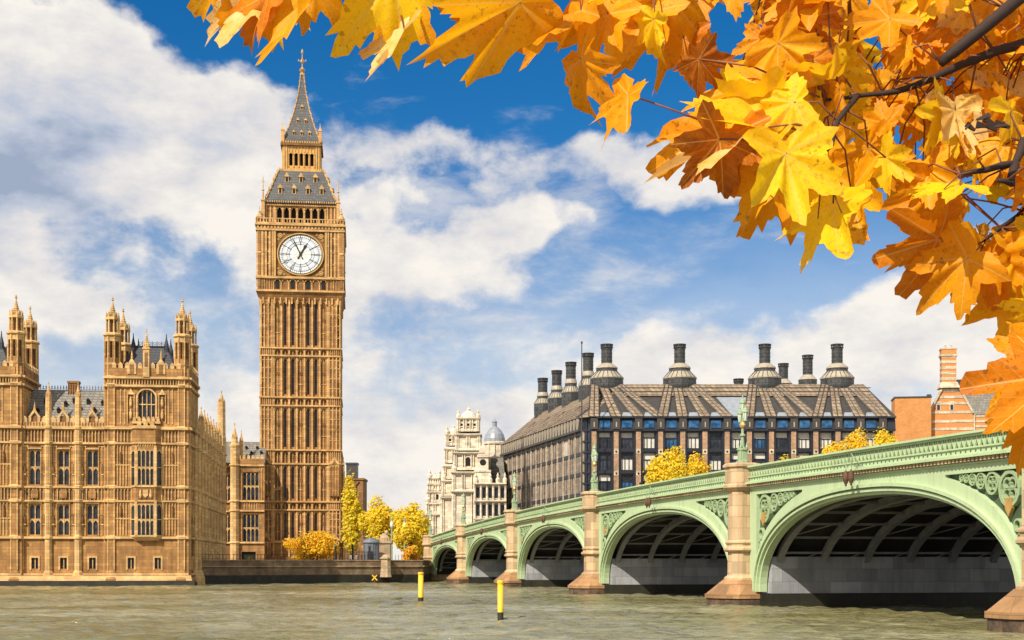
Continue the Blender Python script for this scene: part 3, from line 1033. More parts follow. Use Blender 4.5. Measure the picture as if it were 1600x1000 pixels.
# twin navigation lamps hung on the crown of each arch
def make_nav():
    r = empty('navigation_lamp', (0, 0, 0))
    b = MB()
    b.box(-.5, .5, -.12, 0, .62, .72)
    for x in (-.4, .4):
        b.tube([(x, -.1, .7), (x, -.5, 1.15), (x, -.75, 1.0), (x, -.75, .3)], .035, 5)
    b.tube([(-.4, -.5, 1.15), (0, -.55, 1.5), (.4, -.5, 1.15)], .03, 5)
    b.build('bracket', M['lamp_green'], r)
    for x in (-.4, .4):
        l = MB()
        l.lathe(x, -.75, [(.04, .36), (.13, .25), (.20, -.05), (.21, -.25), (.13, -.5), (.07, -.6), (.09, -.66), (.02, -.74)], 10)
        l.build('lantern', M['rust'], r)
    return r


nav0 = make_nav()
nl = ['brown twin lamp over the farthest bridge arch beside the bank', 'brown twin lamp over the second bridge arch from the bank',
      'brown twin lamp over the bridge arch left of the flagpole lamp', 'brown twin lamp over the crown of the middle dark arch', 'largest brown twin lamp hanging over the nearest wide arch']
for i in range(5):
    A = Arch(i)
    o = nav0 if i == 0 else copy_tree(nav0)
    o.location = br(A.c, -.25, par(A.c) - 1.6)
    o.scale = (.85, .85, .85)
    o.rotation_euler = (0, 0, BR_ANG)
    tag(o, nl[i], 'lamp', 'twin lamps over the bridge arches')


# ---------------------------------------------------------------- yellow channel posts in the river
def post(px, py0, py1, wpx, label):
    Y = EYE * F / (py1 - 880)
    base = at(px, py1, Y)
    h = (py1 - py0) * Y / F
    r = wpx * Y / F / 2
    o = empty('marker_post', (base.x, base.y, 0), 0, label, 'marker post', 'yellow posts in the river')
    m = MB()
    m.lathe(0, 0, [(r, -2), (r, h - .18)], 14)
    m.build('pole', M['yellow_paint'], o, True)
    m = MB()
    m.lathe(0, 0, [(r * 1.18, h - .18), (r * 1.18, h - .06), (r * .9, h)], 14)
    m.build('cap', M['yellow_paint'], o)
    m = MB()
    m.lathe(0, 0, [(r * 1.04, -1), (r * 1.04, .34)], 14)
    m.build('waterline_band', M['algae'], o)


post(657.5, 894, 940, 8, 'farther yellow marker post in the water left of the first bridge pier')
post(782, 907, 966, 9, 'nearer yellow marker post in the water below the second arch')
# small crossed yellow mark at the foot of the quay
Y = 205
b = at(587, 911, Y)
o = empty('river_mark', (b.x, 203.5, 0), 0, 'small yellow cross mark on a pole at the foot of the quay wall', 'river mark')
m = MB()
m.lathe(0, 0, [(.10, -1), (.10, 1.5)], 8)
m.build('pole', M['rust'], o)
m = MB()
m.bar((-.4, -.12, .5), (.35, -.12, 1.3), .16, .08)
m.bar((.4, -.21, .5), (-.35, -.21, 1.3), .16, .08)
m.build('cross', M['yellow_paint'], o)


# ================================================================== THE PALACE
PA = math.atan2(.1136, .9935)
PC = Vector((-44.5, 185.0, 0))
palace = empty('palace', PC, PA, 'honey coloured gothic palace with slate roof and pinnacled towers rising from the river', 'palace')
ID = Matrix.Identity(4)
ST, TR, PN = 0, 1, 2
PMATS = [M['gold_stone'], M['gold_trim'], M['gold_panel'], M['algae'], M['void']]
Z = dict(p=1.6, g=6.6, g2=7.0, w1=11.2, b1=11.6, b2=13.5, w2=18.6, b3=19.5, b4=21.6)


def strings(mb, x0, x1, y=0.0, zs=None):
    for z, h, d in (zs or ((Z['p'], .25, .35), (Z['g'], .30, .30), (Z['b1'], .22, .26), (Z['b2'], .25, .28), (Z['b3'], .25, .30), (Z['b4'], .35, .42))):
        mb.box(x0, x1, y - d, y + .05, z - h / 2, z + h / 2, TR)
        mb.box(x0, x1, y - d * .55, y + .05, z - h / 2 - .16, z - h / 2 - .002, ST)


def small_window(parent, T, xc, z0, w=.95, h=1.55, y=.4):
    g = MB(); g.T = T
    g.quad((xc - w / 2, y, z0), (xc + w / 2, y, z0), (xc + w / 2, y, z0 + h), (xc - w / 2, y, z0 + h))
    o = g.build('window', M['glass'], parent)
    f = MB(); f.T = T
    a, b = xc - w / 2, xc + w / 2
    f.box(a - .22, a - .002, -.09, .1, z0 - .2, z0 + h + .25)
    f.box(b + .002, b + .22, -.09, .1, z0 - .2, z0 + h + .25)
    f.box(a, b, -.09, .1, z0 + h + .002, z0 + h + .25)
    f.box(xc - .05, xc + .05, .15, y - .003, z0, z0 + h)
    f.build('frame', M['gold_trim'], o)


def bay(mb, T, xa, xb, w, parent, lights=2, y=0.0, side=False):
    """one bay of the river front between two buttresses: windows on three floors with panelling"""
    mb.T = T
    xc = (xa + xb) / 2
    h = [(xc - w / 2, xc + w / 2, Z['g2'], Z['w1']), (xc - w / 2, xc + w / 2, Z['b2'] + .35, Z['w2'])]
    lo = [(xc - .45, xc + .45, 2.35, 3.85)]
    mb.wall(xa, xb, -1.0, Z['b4'], h + lo, 0, .42, ST)
    for (a, b, c, d) in h:
        gothic_window(parent, T, a, b, c, d, lights, heads=2)
        panel_ribs(mb, xa + .1, a - .06, c - .1, d + .55, .42, .09, .13, 0, TR)
        panel_ribs(mb, b + .06, xb - .1, c - .1, d + .55, .42, .09, .13, 0, TR)
        mb.box(a - .12, b + .12, -.14, -.004, d + .08, d + .22, TR)
        for q in (.33, .66):
            zz = c + (d - c) * q
            mb.box(xa + .1, a - .1, -.08, -.002, zz - .06, zz + .06, ST)
            mb.box(b + .1, xb - .1, -.08, -.002, zz - .06, zz + .06, ST)
        # carved niche figures beside the windows
        for xx in ((xa + a) / 2, (b + xb) / 2):
            mb.lathe(xx, -.12, [(.10, c + 1.5), (.15, c + 1.75), (.16, c + 2.3), (.09, c + 2.55), (.10, c + 2.7), (.02, c + 2.85)], 6, PN)
            mb.box(xx - .18, xx + .18, -.25, 0, c + 1.3, c + 1.48, TR)
    for xx in (xc,):
        small_window(parent, T, xx, 2.35, .9, 1.5)
    # frieze panels
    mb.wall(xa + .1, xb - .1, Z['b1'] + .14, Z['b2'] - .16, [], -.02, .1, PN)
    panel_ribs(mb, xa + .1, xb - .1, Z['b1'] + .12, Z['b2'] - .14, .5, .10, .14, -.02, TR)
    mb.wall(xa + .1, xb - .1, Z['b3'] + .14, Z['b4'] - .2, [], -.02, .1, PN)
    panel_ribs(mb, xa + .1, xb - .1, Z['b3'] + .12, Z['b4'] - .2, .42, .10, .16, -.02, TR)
    mb.plate([(xc - .45, Z['b1'] + .35), (xc + .45, Z['b1'] + .35), (xc + .5, Z['b2'] - .5), (xc, Z['b2'] - .25), (xc - .5, Z['b2'] - .5)], -.26, -.022, ST)
    strings(mb, xa, xb)


def parapet_bay(mb, T, xa, xb, z):
    mb.T = T
    xc = (xa + xb) / 2
    mb.box(xa, xb, -.25, .15, z + .18, z + .75, ST)
    panel_ribs(mb, xa + .1, xb - .1, z + .18, z + .75, .4, .09, .1, -.25, TR, False)
    crenel(mb, xa, xc - .75, -.25, .12, z + .75, .42, .8, TR)
    crenel(mb, xc + .75, xb, -.25, .12, z + .75, .42, .8, TR)
    # pierced gablet in the middle of the bay
    mb.plate([(xc - .75, z + .75), (xc - .42, z + .75), (xc - .42, z + 1.5), (xc, z + 2.05), (xc + .42, z + 1.5), (xc + .42, z + .75), (xc + .75, z + .75), (xc + .75, z + 1.45), (xc, z + 2.6), (xc - .75, z + 1.45)], -.3, .1, TR)
    mb.box(xc - .42, xc + .42, -.1, .05, z + .75, z + 1.6, PN)
    pinnacle(mb, xc, -.1, z + 2.35, .13, 1.3, TR, 6)


def buttress(parent, T, x, d, w, z0, z1, ptop=None, name='buttress'):
    b = MB(); b.T = T
    cy = -d / 2
    b.octa(x, -.05, [(w * .95, -1.2), (w * .95, .9), (w * .75, 1.5), (w * .72, 1.75), (w / 2, 2.1), (w / 2, z1)], 0)
    for z in (Z['g'], Z['b1'], Z['b2'], Z['b3'], Z['b4']):
        if z < z1:
            b.octa(x, -.05, [(w / 2, z - .3), (w / 2 + .16, z - .14), (w / 2 + .16, z + .14), (w / 2, z + .25)], 1)
    for a, c in ((Z['g'] + .5, Z['b1'] - .4), (Z['b2'] + .4, Z['b3'] - .4)):
        for q in range(3):
            xx = x - w * .2 + q * w * .2
            b.box(xx - .045, xx + .045, -.05 - w / 2 - .07, -.05 - w / 2 + .01, a, c, 1)
    o = b.build(name, [M['gold_trim'], M['gold_trim']], parent)
    if ptop:
        p = MB(); p.T = T
        p.octa(x, -.05, [(w * .45, z1), (w * .42, ptop - 2.2)], 0)
        pinnacle(p, x, -.05, ptop - 2.2, w * .36, 2.2, 0)
        p.build('pinnacle', M['gold_trim'], o)
    return o


def turret(parent, T, x, y, r, z0, zt, zt2, zf, low=True):
    """octagonal corner turret: shaft, slotted stage, crown and spirelet"""
    b = MB(); b.T = T
    if low:
        b.octa(x, y, [(r * 1.5, -1.2), (r * 1.5, .9), (r * 1.12, 1.5), (r * 1.1, 1.8), (r, 2.1), (r, 29.9)], 0)
        lv = (Z['g'], Z['b1'], Z['b2'], Z['b3'], Z['b4'], 27.4, 28.5)
    else:
        b.octa(x, y, [(r, z0), (r, 29.9)], 0)
        lv = (27.4, 28.5)
    for z in lv:
        b.octa(x, y, [(r, z - .35), (r + .2, z - .16), (r + .2, z + .14), (r, z + .3)], 1)
    for k in range(8):
        a = math.pi / 8 + k * math.pi / 4
        cx, cy = x + r / math.cos(math.pi / 8) * math.cos(a), y + r / math.cos(math.pi / 8) * math.sin(a)
        b.lathe(cx, cy, [(.10, max(z0, 2.2)), (.10, 34.4)], 5, 1)
    # slotted stage
    b.octa(x, y, [(r * .66, 29.9), (r * .66, 34.2)], 2)
    for k in range(8):
        a = k * math.pi / 4
        for q in (-1, 1):
            px, py = x + r * .93 * math.cos(a) - q * r * .22 * math.sin(a), y + r * .93 * math.sin(a) + q * r * .22 * math.cos(a)
            b.lathe(px, py, [(.09, 29.9), (.09, 34.2)], 4, 0)
    b.octa(x, y, [(r, 29.9), (r + .1, 30.3), (r, 30.6), (r * .98, 31.2), (r * .7, 31.25)], 0)
    b.octa(x, y, [(r * .7, 33.4), (r, 33.5), (r, 34.1), (r + .22, 34.3), (r + .22, 34.5), (r * .9, 34.7)], 1)
    o = b.build('turret', [M['gold_stone'], M['gold_trim'], M['gold_panel']], parent)
    p = MB(); p.T = T
    p.octa(x, y, [(r * .52, 34.7), (r * .52, 36.6)], 1)
    for k in range(8):
        a = math.pi / 8 + k * math.pi / 4
        cx, cy = x + r * .85 * math.cos(a), y + r * .85 * math.sin(a)
        p.lathe(cx, cy, [(.12, 34.6), (.10, 36.5)], 5, 0)
        p.lathe(cx, cy, [(.16, 36.4), (.14, 36.7), (.02, 37.6)], 5, 0)
    p.octa(x, y, [(r * .6, 36.4), (r * .92, 36.5), (r * .92, 36.75), (r * .6, 36.9)], 0)
    pinnacle(p, x, y, 36.6, r * .62, zf - 36.6, 0)
    p.build('pinnacle', [M['gold_trim'], M['gold_panel']], o)


def oriel(parent, T, xc):
    """canted bay window of two floors on the tower front"""
    m = MB(); m.T = T
    hw, pw, d = 1.30, 2.15, .85

    def plan(e=0.0):
        return [(xc - pw - e, 0), (xc - hw - e * .6, -d - e), (xc + hw + e * .6, -d - e), (xc + pw + e, 0)]
    m.prism(plan()[::1], Z['g'] + .1, Z['g2'] - .06, 0)
    m.prism(plan(.12), Z['g2'] - .3, Z['g2'] - .06, 1)
    m.prism([(xc - 1.7, 0), (xc - 1.0, -.55), (xc + 1.0, -.55), (xc + 1.7, 0)], Z['g'] - .4, Z['g'] + .1, 1, plan())
    m.prism(plan(), Z['w1'], Z['b2'] + .3, 0)
    m.prism(plan(.12), Z['b1'] - .1, Z['b1'] + .12, 1)
    m.prism(plan(.12), Z['b2'] - .02, Z['b2'] + .2, 1)
    m.prism(plan(), Z['w2'], Z['b4'] + .2, 0)
    m.prism(plan(.14), Z['b3'] - .1, Z['b3'] + .14, 1)
    m.prism(plan(.2), Z['b4'] - .1, Z['b4'] + .3, 1)
    for z0, z1 in ((Z['g2'] - .06, Z['w1']), (Z['b2'] + .3, Z['w2'])):
        for sx in (-1, 1):
            m.box(xc + sx * hw - .16, xc + sx * hw + .16, -d - .12, -d + .2, z0 - .3, z1 + .5, 1)
            m.box(xc + sx * (pw - .05) - .14, xc + sx * (pw - .05) + .14, -.16, .05, z0 - .3, z1 + .5, 1)
    # carved shield panel between the floors
    m.plate([(xc - 1.0, Z['b1'] + .3), (xc + 1.0, Z['b1'] + .3), (xc + 1.0, Z['b2'] - .2), (xc - 1.0, Z['b2'] - .2)], -d - .08, -d + .02, 2)
    m.plate([(xc - .35, Z['b2'] - .35), (xc - .35, Z['b1'] + .8), (xc, Z['b1'] + .4), (xc + .35, Z['b1'] + .8), (xc + .35, Z['b2'] - .35)], -d - .2, -d - .05, 1)
    for sx in (-1, 1):
        m.lathe(xc + sx * .68, -d - .1, [(.1, Z['b1'] + .35), (.2, Z['b1'] + .6), (.16, Z['b1'] + 1.1), (.1, Z['b1'] + 1.5), (.02, Z['b1'] + 1.6)], 6, 1)
    panel_ribs(m, xc - hw, xc + hw, Z['w2'] + .5, Z['b3'] - .15, .32, .07, .1, -d, 1)
    m.T = T
    crenel(m, xc - hw, xc + hw, -d - .1, -d + .1, Z['b4'] + .3, .5, .65, 1)
    m.build('oriel', [M['gold_stone'], M['gold_trim'], M['gold_panel']], parent)
    a = math.atan2(d, pw - hw)
    ln = math.hypot(d, pw - hw)
    for z0, z1 in ((Z['g2'] - .05, Z['w1'] - .01), (Z['b2'] + .31, Z['w2'] - .01)):
        gothic_window(parent, T @ Matrix.Translation((0, -d, 0)), xc - hw + .17, xc + hw - .17, z0, z1, 4, y=.12, heads=2)
        gothic_window(parent, T @ rotz(-a, (xc - pw, 0, 0)), .12, ln - .1, z0, z1, 1, y=.10)
        gothic_window(parent, T @ rotz(a, (xc + hw, -d, 0)), .1, ln - .12, z0, z1, 1, y=.10)


def palace_tower(parent, T, x0, x1, depth, corner_side=True):
    """square river tower with four corner turrets and a steep slate roof"""
    m = MB(); m.T = T
    r = 1.0
    xc = (x0 + x1) / 2
    holes = [(xc - 2.0, xc + 2.0, Z['g2'], Z['w1']), (xc - 2.0, xc + 2.0, Z['b2'] + .35, Z['w2'])]
    sm = [(xc - 2.1 - .42, xc - 2.1 + .42, 2.35, 3.85), (xc + 1.5 - .42, xc + 1.5 + .42, 2.35, 3.85)]
    up = (xc - 1.2, xc + 1.2, 22.9, 26.9)
    m.wall(x0, x1, -1, 29.9, sm + [up], 0, .45, ST)
    for a, b in ((x0 + 1.0, xc - 2.3), (xc + 2.3, x1 - 1.0)):
        for z0, z1 in ((Z['g2'], Z['w1'] + .2), (Z['b2'] + .3, Z['b3'] - .2)):
            panel_ribs(m, a, b, z0, z1, .42, .09, .13, 0, TR)
            zz = (z0 + z1) / 2
            m.box(a, b, -.09, -.002, zz - .08, zz + .08, TR)
            mx = (a + b) / 2
            m.lathe(mx, -.14, [(.12, zz + .3), (.18, zz + .6), (.19, zz + 1.1), (.1, zz + 1.4), (.12, zz + 1.6), (.02, zz + 1.8)], 6, PN)
    for z0, z1 in ((Z['b1'] + .14, Z['b2'] - .14), (Z['b3'] + .14, Z['b4'] - .18)):
        m.wall(x0 + .9, x1 - .9, z0, z1, [], -.02, .1, PN)
        panel_ribs(m, x0 + .9, x1 - .9, z0, z1, .45, .1, .15, -.02, TR)
    # upper stage beside the arched window: niches and panels
    for sx in (-1, 1):
        a = xc + sx * 2.1
        m.wall(a - .42, a + .42, 22.6, 26.2, [], -.02, .1, PN)
        m.box(a - .5, a - .40, -.2, 0, 22.4, 26.4, TR)
        m.box(a + .40, a + .5, -.2, 0, 22.4, 26.4, TR)
        m.plate([(a - .5, 26.2), (a + .5, 26.2), (a, 27.0)], -.24, 0, TR)
        for zf in (22.9, 24.6):
            m.lathe(a, -.13, [(.14, zf), (.2, zf + .3), (.2, zf + .8), (.1, zf + 1.05), (.12, zf + 1.2), (.02, zf + 1.35)], 6, TR)
        for q in (2.9, 3.45):
            a2 = xc + sx * q
            m.box(a2 - .06, a2 + .06, -.1, 0, 22.2, 27.0, TR)
        m.box(xc + sx * 3.2 - .2, xc + sx * 3.2 + .2, -.05, 0, 23.8, 25.2, PN)
    m.ring(xc, 25.7, 1.2, 1.42, -.16, 0, 12, TR, 1.0, 0, math.pi)
    m.box(xc - 1.42, xc - 1.2, -.16, 0, 22.9, 25.7, TR)
    m.box(xc + 1.2, xc + 1.42, -.16, 0, 22.9, 25.7, TR)
    m.box(xc - 1.9, xc + 1.9, -.55, 0, 22.2, 22.55, TR)
    crenel(m, xc - 1.9, xc + 1.9, -.5, -.3, 22.55, .4, .6, TR)
    strings(m, x0, x1)
    strings(m, x0, x1, 0, ((27.4, .3, .35), (28.5, .3, .40)))
    m.wall(x0 + .9, x1 - .9, 27.6, 28.3, [], -.03, .1, PN)
    panel_ribs(m, x0 + .9, x1 - .9, 27.6, 28.32, .38, .1, .2, -.03, TR, False)
    # crenellated parapet with two gabled niches
    for gx in (-1, 1):
        a = xc + gx * 1.95
        m.plate([(a - .6, 29.0), (a + .6, 29.0), (a + .6, 30.3), (a, 31.2), (a - .6, 30.3)], -.36, .1, TR)
        m.box(a - .25, a + .25, -.42, -.362, 29.1, 30.3, PN)
        pinnacle(m, a, -.1, 31.0, .13, 1.5, TR, 6)
    m.box(x0 + .8, x1 - .8, -.25, .2, 28.7, 29.8, ST)
    crenel(m, x0 + .9, x1 - .9, -.25, .1, 29.8, .5, .85, TR)
    # centre pinnacle
    m.sq(xc, -.1, [(.42, 28.6), (.42, 32.3), (.5, 32.4), (.5, 32.6)], TR)
    m.box(xc - .2, xc + .2, -.56, -.525, 30.0, 31.9, PN)
    pinnacle(m, xc, -.1, 32.5, .36, 2.9, TR, 6)
    # side and rear walls
    m.T = T @ rotz(math.pi / 2, (x1, 0, 0))
    m.wall(0, depth, -1, 29.9, [], 0, .1, ST)
    panel_ribs(m, 1, depth - 1, 22.2, 27.0, .5, .1, .14, 0, TR)
    strings(m, 0, depth, 0, ((27.4, .3, .35), (28.5, .3, .40), (Z['b4'], .35, .42)))
    crenel(m, .9, depth - .9, -.25, .1, 29.8, .5, .85, TR)
    m.box(.8, depth - .8, -.25, .2, 28.7, 29.8, ST)
    m.T = T
    m.quad((x0, 0, -1), (x0, depth, -1), (x0, depth, 29.9), (x0, 0, 29.9), ST)
    m.quad((x1, depth, -1), (x0, depth, -1), (x0, depth, 29.9), (x1, depth, 29.9), ST)
    m.box(x0 + .1, x1 - .1, .3, depth - .1, 28.3, 28.6, ST)
    m.build('tower_wall', PMATS, parent)
    gothic_window(parent, T, xc - 1.2, xc + 1.2, 22.9, 26.9, 4, y=.4)
    for s in sm:
        small_window(parent, T, (s[0] + s[1]) / 2, 2.35, .84, 1.5)
    oriel(parent, T, xc)
    for tx, ty in ((x0 + .95, .85), (x1 - .95, .85), (x0 + .95, depth - .9), (x1 - .95, depth - .9)):
        turret(parent, T, tx, ty, r, 22 if ty > 1 else -1, 34, 36, 39.8, ty < 1)
    # slate roof
    rf = MB(); rf.T = T
    rx0, rx1, ry0, ry1 = x0 + 1.6, x1 - 1.6, 1.0, depth - 1.0
    tx0, tx1, ty0, ty1 = x0 + 3.4, x1 - 3.4, 2.9, depth - 2.9
    zb, zt = 29.2, 33.2
    rf.hexa([(rx0, ry0, zb), (rx1, ry0, zb), (rx1, ry1, zb), (rx0, ry1, zb), (tx0, ty0, zt), (tx1, ty0, zt), (tx1, ty1, zt), (tx0, ty1, zt)])
    ro = rf.build('roof', M['slate_blue'], parent)
    cr = MB(); cr.T = T
    cr.box(tx0 - .1, tx1 + .1, ty0 - .1, ty0 + .05, zt, zt + .18)
    cr.box(tx0 - .1, tx1 + .1, ty1 - .05, ty1 + .1, zt, zt + .18)
    for (hx, hy) in ((tx0, ty0), (tx1, ty0), (tx0, ty1), (tx1, ty1)):
        cr.lathe(hx, hy, [(.40, zt - .8), (.34, zt + .2), (.20, zt + .75), (.10, zt + 1.2), (.04, zt + 1.9)], 6)
    nn = 7
    for k in range(1, nn):
        xx = tx0 + (tx1 - tx0) * k / nn
        cr.tube([(xx, ty0, zt + .15), (xx, ty0, zt + .8)], .05, 4)
        cr.ring(xx + (tx1 - tx0) / nn / 2, zt + .5, .14, .2, ty0 - .03, ty0 + .03, 8)
    cr.build('roof_cresting', M['slate_blue'], ro)
    return m


W0, W1 = -22.6, -10.9
palace_tower(palace, ID, -11.3, 0.0, 10.2)
palace_tower(palace, ID, -34.2, -22.2, 9.6)
# wing between the towers, set back a little
TW = Matrix.Translation((0, .55, 0))
wing = MB()
edges = [-22.25, -18.75, -14.85, -11.25]
cent = [-20.72, -16.8, -12.9]
bxs = [-22.45, -18.78, -14.86, -11.1]
for i in range(3):
    bay(wing, TW, bxs[i], bxs[i + 1], 1.55, palace, 2)
    parapet_bay(wing, TW, bxs[i], bxs[i + 1], Z['b4'])
wing.T = TW
wing.box(-22.3, -11.2, -.5, 0, -1, .35, 3)
wing.T = None
wing.box(-34, .9, -1.0, .3, -1.2, .72, 3)
wing.hexa([(-34, -.62, .72), (.5, -.62, .72), (.5, .2, .72), (-34, .2, .72), (-34, -.38, 1.42), (.32, -.38, 1.42), (.32, .2, 1.42), (-34, .2, 1.42)], TR)
wing.build('wall', PMATS, palace)
for x in bxs[1:3]:
    buttress(palace, TW, x, .8, .92, -1, Z['b4'] + .4, 28.0)
rf = MB()
rf.hexa([(-22.4, 1.6, 21.8), (-11.2, 1.6, 21.8), (-11.2, 9.5, 21.8), (-22.4, 9.5, 21.8), (-22.4, 5.2, 27.2), (-11.2, 5.2, 27.2), (-11.2, 5.8, 27.2), (-22.4, 5.8, 27.2)])
ro = rf.build('roof', M['slate'], palace)
cr = MB()
cr.box(-22.3, -11.3, 5.4, 5.6, 27.2, 27.36)
for k in range(28):
    x = -22.2 + k * .395
    cr.tube([(x, 5.5, 27.3), (x, 5.5, 28.05)], .035, 4)
    cr.box(x - .10, x + .10, 5.47, 5.53, 27.7, 27.85)
cr.box(-22.3, -11.3, 5.46, 5.54, 27.5, 27.56)
cr.build('roof_cresting', M['slate'], ro)
dm = MB()
for x, z in ((-19.9, 25.6), (-18.0, 24.2), (-16.1, 25.7), (-14.2, 25.6), (-15.2, 24.6), (-13.2, 24.3), (-20.8, 24.1), (-17.2, 25.2), (-12.2, 25.4)):
    y = 1.6 + (z - 21.8) / 5.4 * 3.6
    dm.box(x - .2, x + .2, y - .35, y + .3, z - .3, z + .15)
    dm.plate([(x - .28, z + .15), (x + .28, z + .15), (x, z + .5)], y - .45, y + .6)
dm.build('roof_vent', M['void'], ro)
ch = MB()
ch.box(-17.15, -15.75, 4.9, 6.1, 25.5, 28.5)
ch.box(-17.25, -15.65, 4.8, 6.2, 28.3, 28.6)
panel_ribs(ch, -17.1, -15.8, 26.4, 28.2, .35, .08, .1, 4.9, 0, False)
ch.build('chimney', M['gold_panel'], ro)

# the long return front facing the bridge
TS = rotz(math.pi / 2, (0, 0, 0))
sd_ = MB()
SL = 44.0
nb = 10
x0s = 1.7
pw = (SL - x0s) / nb
for i in range(nb):
    bay(sd_, TS, x0s + i * pw, x0s + (i + 1) * pw, 1.5, palace, 2)
    if i > 1:
        parapet_bay(sd_, TS, x0s + i * pw, x0s + (i + 1) * pw, Z['b4'])
sd_.T = TS
sd_.box(.2, 12.6, -.6, .2, -1.2, .45, 3)
sd_.T = None
sd_.quad((-12, SL, 0), (0, SL, 0), (0, SL, Z['b4']), (-12, SL, Z['b4']))
sd_.build('side_wall', PMATS, palace)
for i in range(1, nb + 1):
    last = i == nb
    buttress(palace, TS, x0s + i * pw, .9, 1.5 if last else 1.05, -1, Z['b4'] + (3 if last else .6), 32.6 if last else (26.4 if i > 2 else None))
rf = MB()
rf.hexa([(-12, 10.3, 21.8), (-1.4, 10.3, 21.8), (-1.4, SL - .2, 21.8), (-12, SL - .2, 21.8), (-7, 10.3, 26.2), (-6, 10.3, 26.2), (-6, SL - 3, 26.2), (-7, SL - 3, 26.2)])
rf.build('roof', M['slate'], palace)


# ================================================================== THE CLOCK TOWER
TC = Vector((-40.95, 262.4, 2.9))
tower = empty('clock_tower', (TC.x, TC.y, 0), PA, 'tall amber stone clock tower with white dial and grey spire', 'clock tower')
TM = [M['tower_stone'], M['tower_trim'], M['tower_panel'], M['void']]
HW = 7.5


def zt(y):
    return (880 - y) / 8.235 + EYE


def sides():
    return [Matrix.Rotation(k * math.pi / 2, 4, 'Z') @ Matrix.Translation((0, -HW, 0)) for k in range(4)]


BP = 1.44          # pitch of the seven panels
C0 = -3.5 * BP


def shaft_stage(z0, z1, low=False):
    m = MB()
    for T in sides():
        m.T = T
        slit = []
        for k in (1, 2, 4, 5):
            xc = C0 + (k + .5) * BP
            slit.append((xc - .21, xc + .21, z0 + .45, z1 - .55))
        m.wall(-5.2, 5.2, z0, z1, slit, .35, .5, ST)
        # ribs between the panels and panel tracery
        for k in range(8):
            x = C0 + k * BP
            m.box(x - .16, x + .16, -.02, .35, z0, z1, TR)
            m.box(x - .30, x + .30, .12, .35, z0, z1, ST)
        for k in range(7):
            xc = C0 + (k + .5) * BP
            if k in (0, 3, 6):
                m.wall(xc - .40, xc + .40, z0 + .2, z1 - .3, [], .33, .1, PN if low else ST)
                m.box(xc - .05, xc + .05, .22, .33, z0, z1, TR)
                zm = z0 + (z1 - z0) * .58
                m.box(xc - .22, xc + .22, .2, .328, zm - .3, zm + .3, PN)
                m.box(xc - .4, xc + .4, .2, .345, z0 + (z1 - z0) * .30, z0 + (z1 - z0) * .30 + .15, TR)
            m.plate([(xc - .42, z1 - 1.0), (xc - .3, z1 - .5), (xc, z1 - .15), (xc + .3, z1 - .5), (xc + .42, z1 - 1.0), (xc + .42, z1), (xc - .42, z1)][::-1], .15, .347, TR)
        # corner piers
        for sx in (-1, 1):
            a, b = sorted((sx * 5.2, sx * HW))
            m.box(a, b, 0, .5, z0, z1, ST)
            for q in (5.35, 6.05, 6.75, 7.38):
                m.box(sx * q - .11, sx * q + .11, -.16, .0, z0, z1, TR)
            for q in (5.7, 6.4, 7.06):
                for t in (.2, .45, .7, .9):
                    zz = z0 + (z1 - z0) * t
                    m.box(sx * q - .2, sx * q + .2, -.08, -.002, zz, zz + .14, TR)
                for t in (.36, .62):
                    zz = z0 + (z1 - z0) * t
                    m.box(sx * q - .12, sx * q + .12, -.03, -.001, zz, zz + .5, PN)
    o = m.build('shaft', TM, tower)
    for T in sides():
        for k in (1, 2, 4, 5):
            xc = C0 + (k + .5) * BP
            g = MB(); g.T = T
            g.quad((xc - .21, .72, z0 + .45), (xc + .21, .72, z0 + .45), (xc + .21, .72, z1 - .55), (xc - .21, .72, z1 - .55))
            n = max(2, int((z1 - z0) / 3))
            for q in range(1, n):
                zz = z0 + (z1 - z0) * q / n
                g.box(xc - .2, xc + .2, .6, .71, zz - .05, zz + .05, 1)
            g.build('slit_window', [M['glass'], M['tower_panel']], o)


def band_stage(z0, z1, d=.35):
    """string courses with a row of little blind arches between"""
    m = MB()
    for T in sides():
        m.T = T
        m.box(-HW - d + .35, HW + d - .35, -.25, .5, z0, z0 + .28, TR)
        m.box(-HW - d + .35, HW + d - .35, -.32, .5, z1 - .28, z1, TR)
        m.wall(-5.2, 5.2, z0 + .28, z1 - .28, [], .30, .1, PN)
        for k in range(8):
            x = C0 + k * BP
            m.box(x - .16, x + .16, -.08, .30, z0 + .28, z1 - .28, TR)
        for k in range(7):
            xc = C0 + (k + .5) * BP
            m.plate([(xc - .55, z1 - .9), (xc - .3, z1 - .5), (xc, z1 - .34), (xc + .3, z1 - .5), (xc + .55, z1 - .9), (xc + .55, z1 - .28), (xc - .55, z1 - .28)][::-1], .08, .298, TR)
            m.box(xc - .05, xc + .05, .1, .3, z0 + .28, z1 - .5, TR)
        for sx in (-1, 1):
            a, b = sorted((sx * 5.2, sx * (HW + .04)))
            m.box(a, b, -.04, .5, z0 + .28, z1 - .28, ST)
            panel_ribs(m, a, b, z0 + .28, z1 - .28, .36, .1, .13, -.04, TR)
    m.build('string_band', TM, tower)


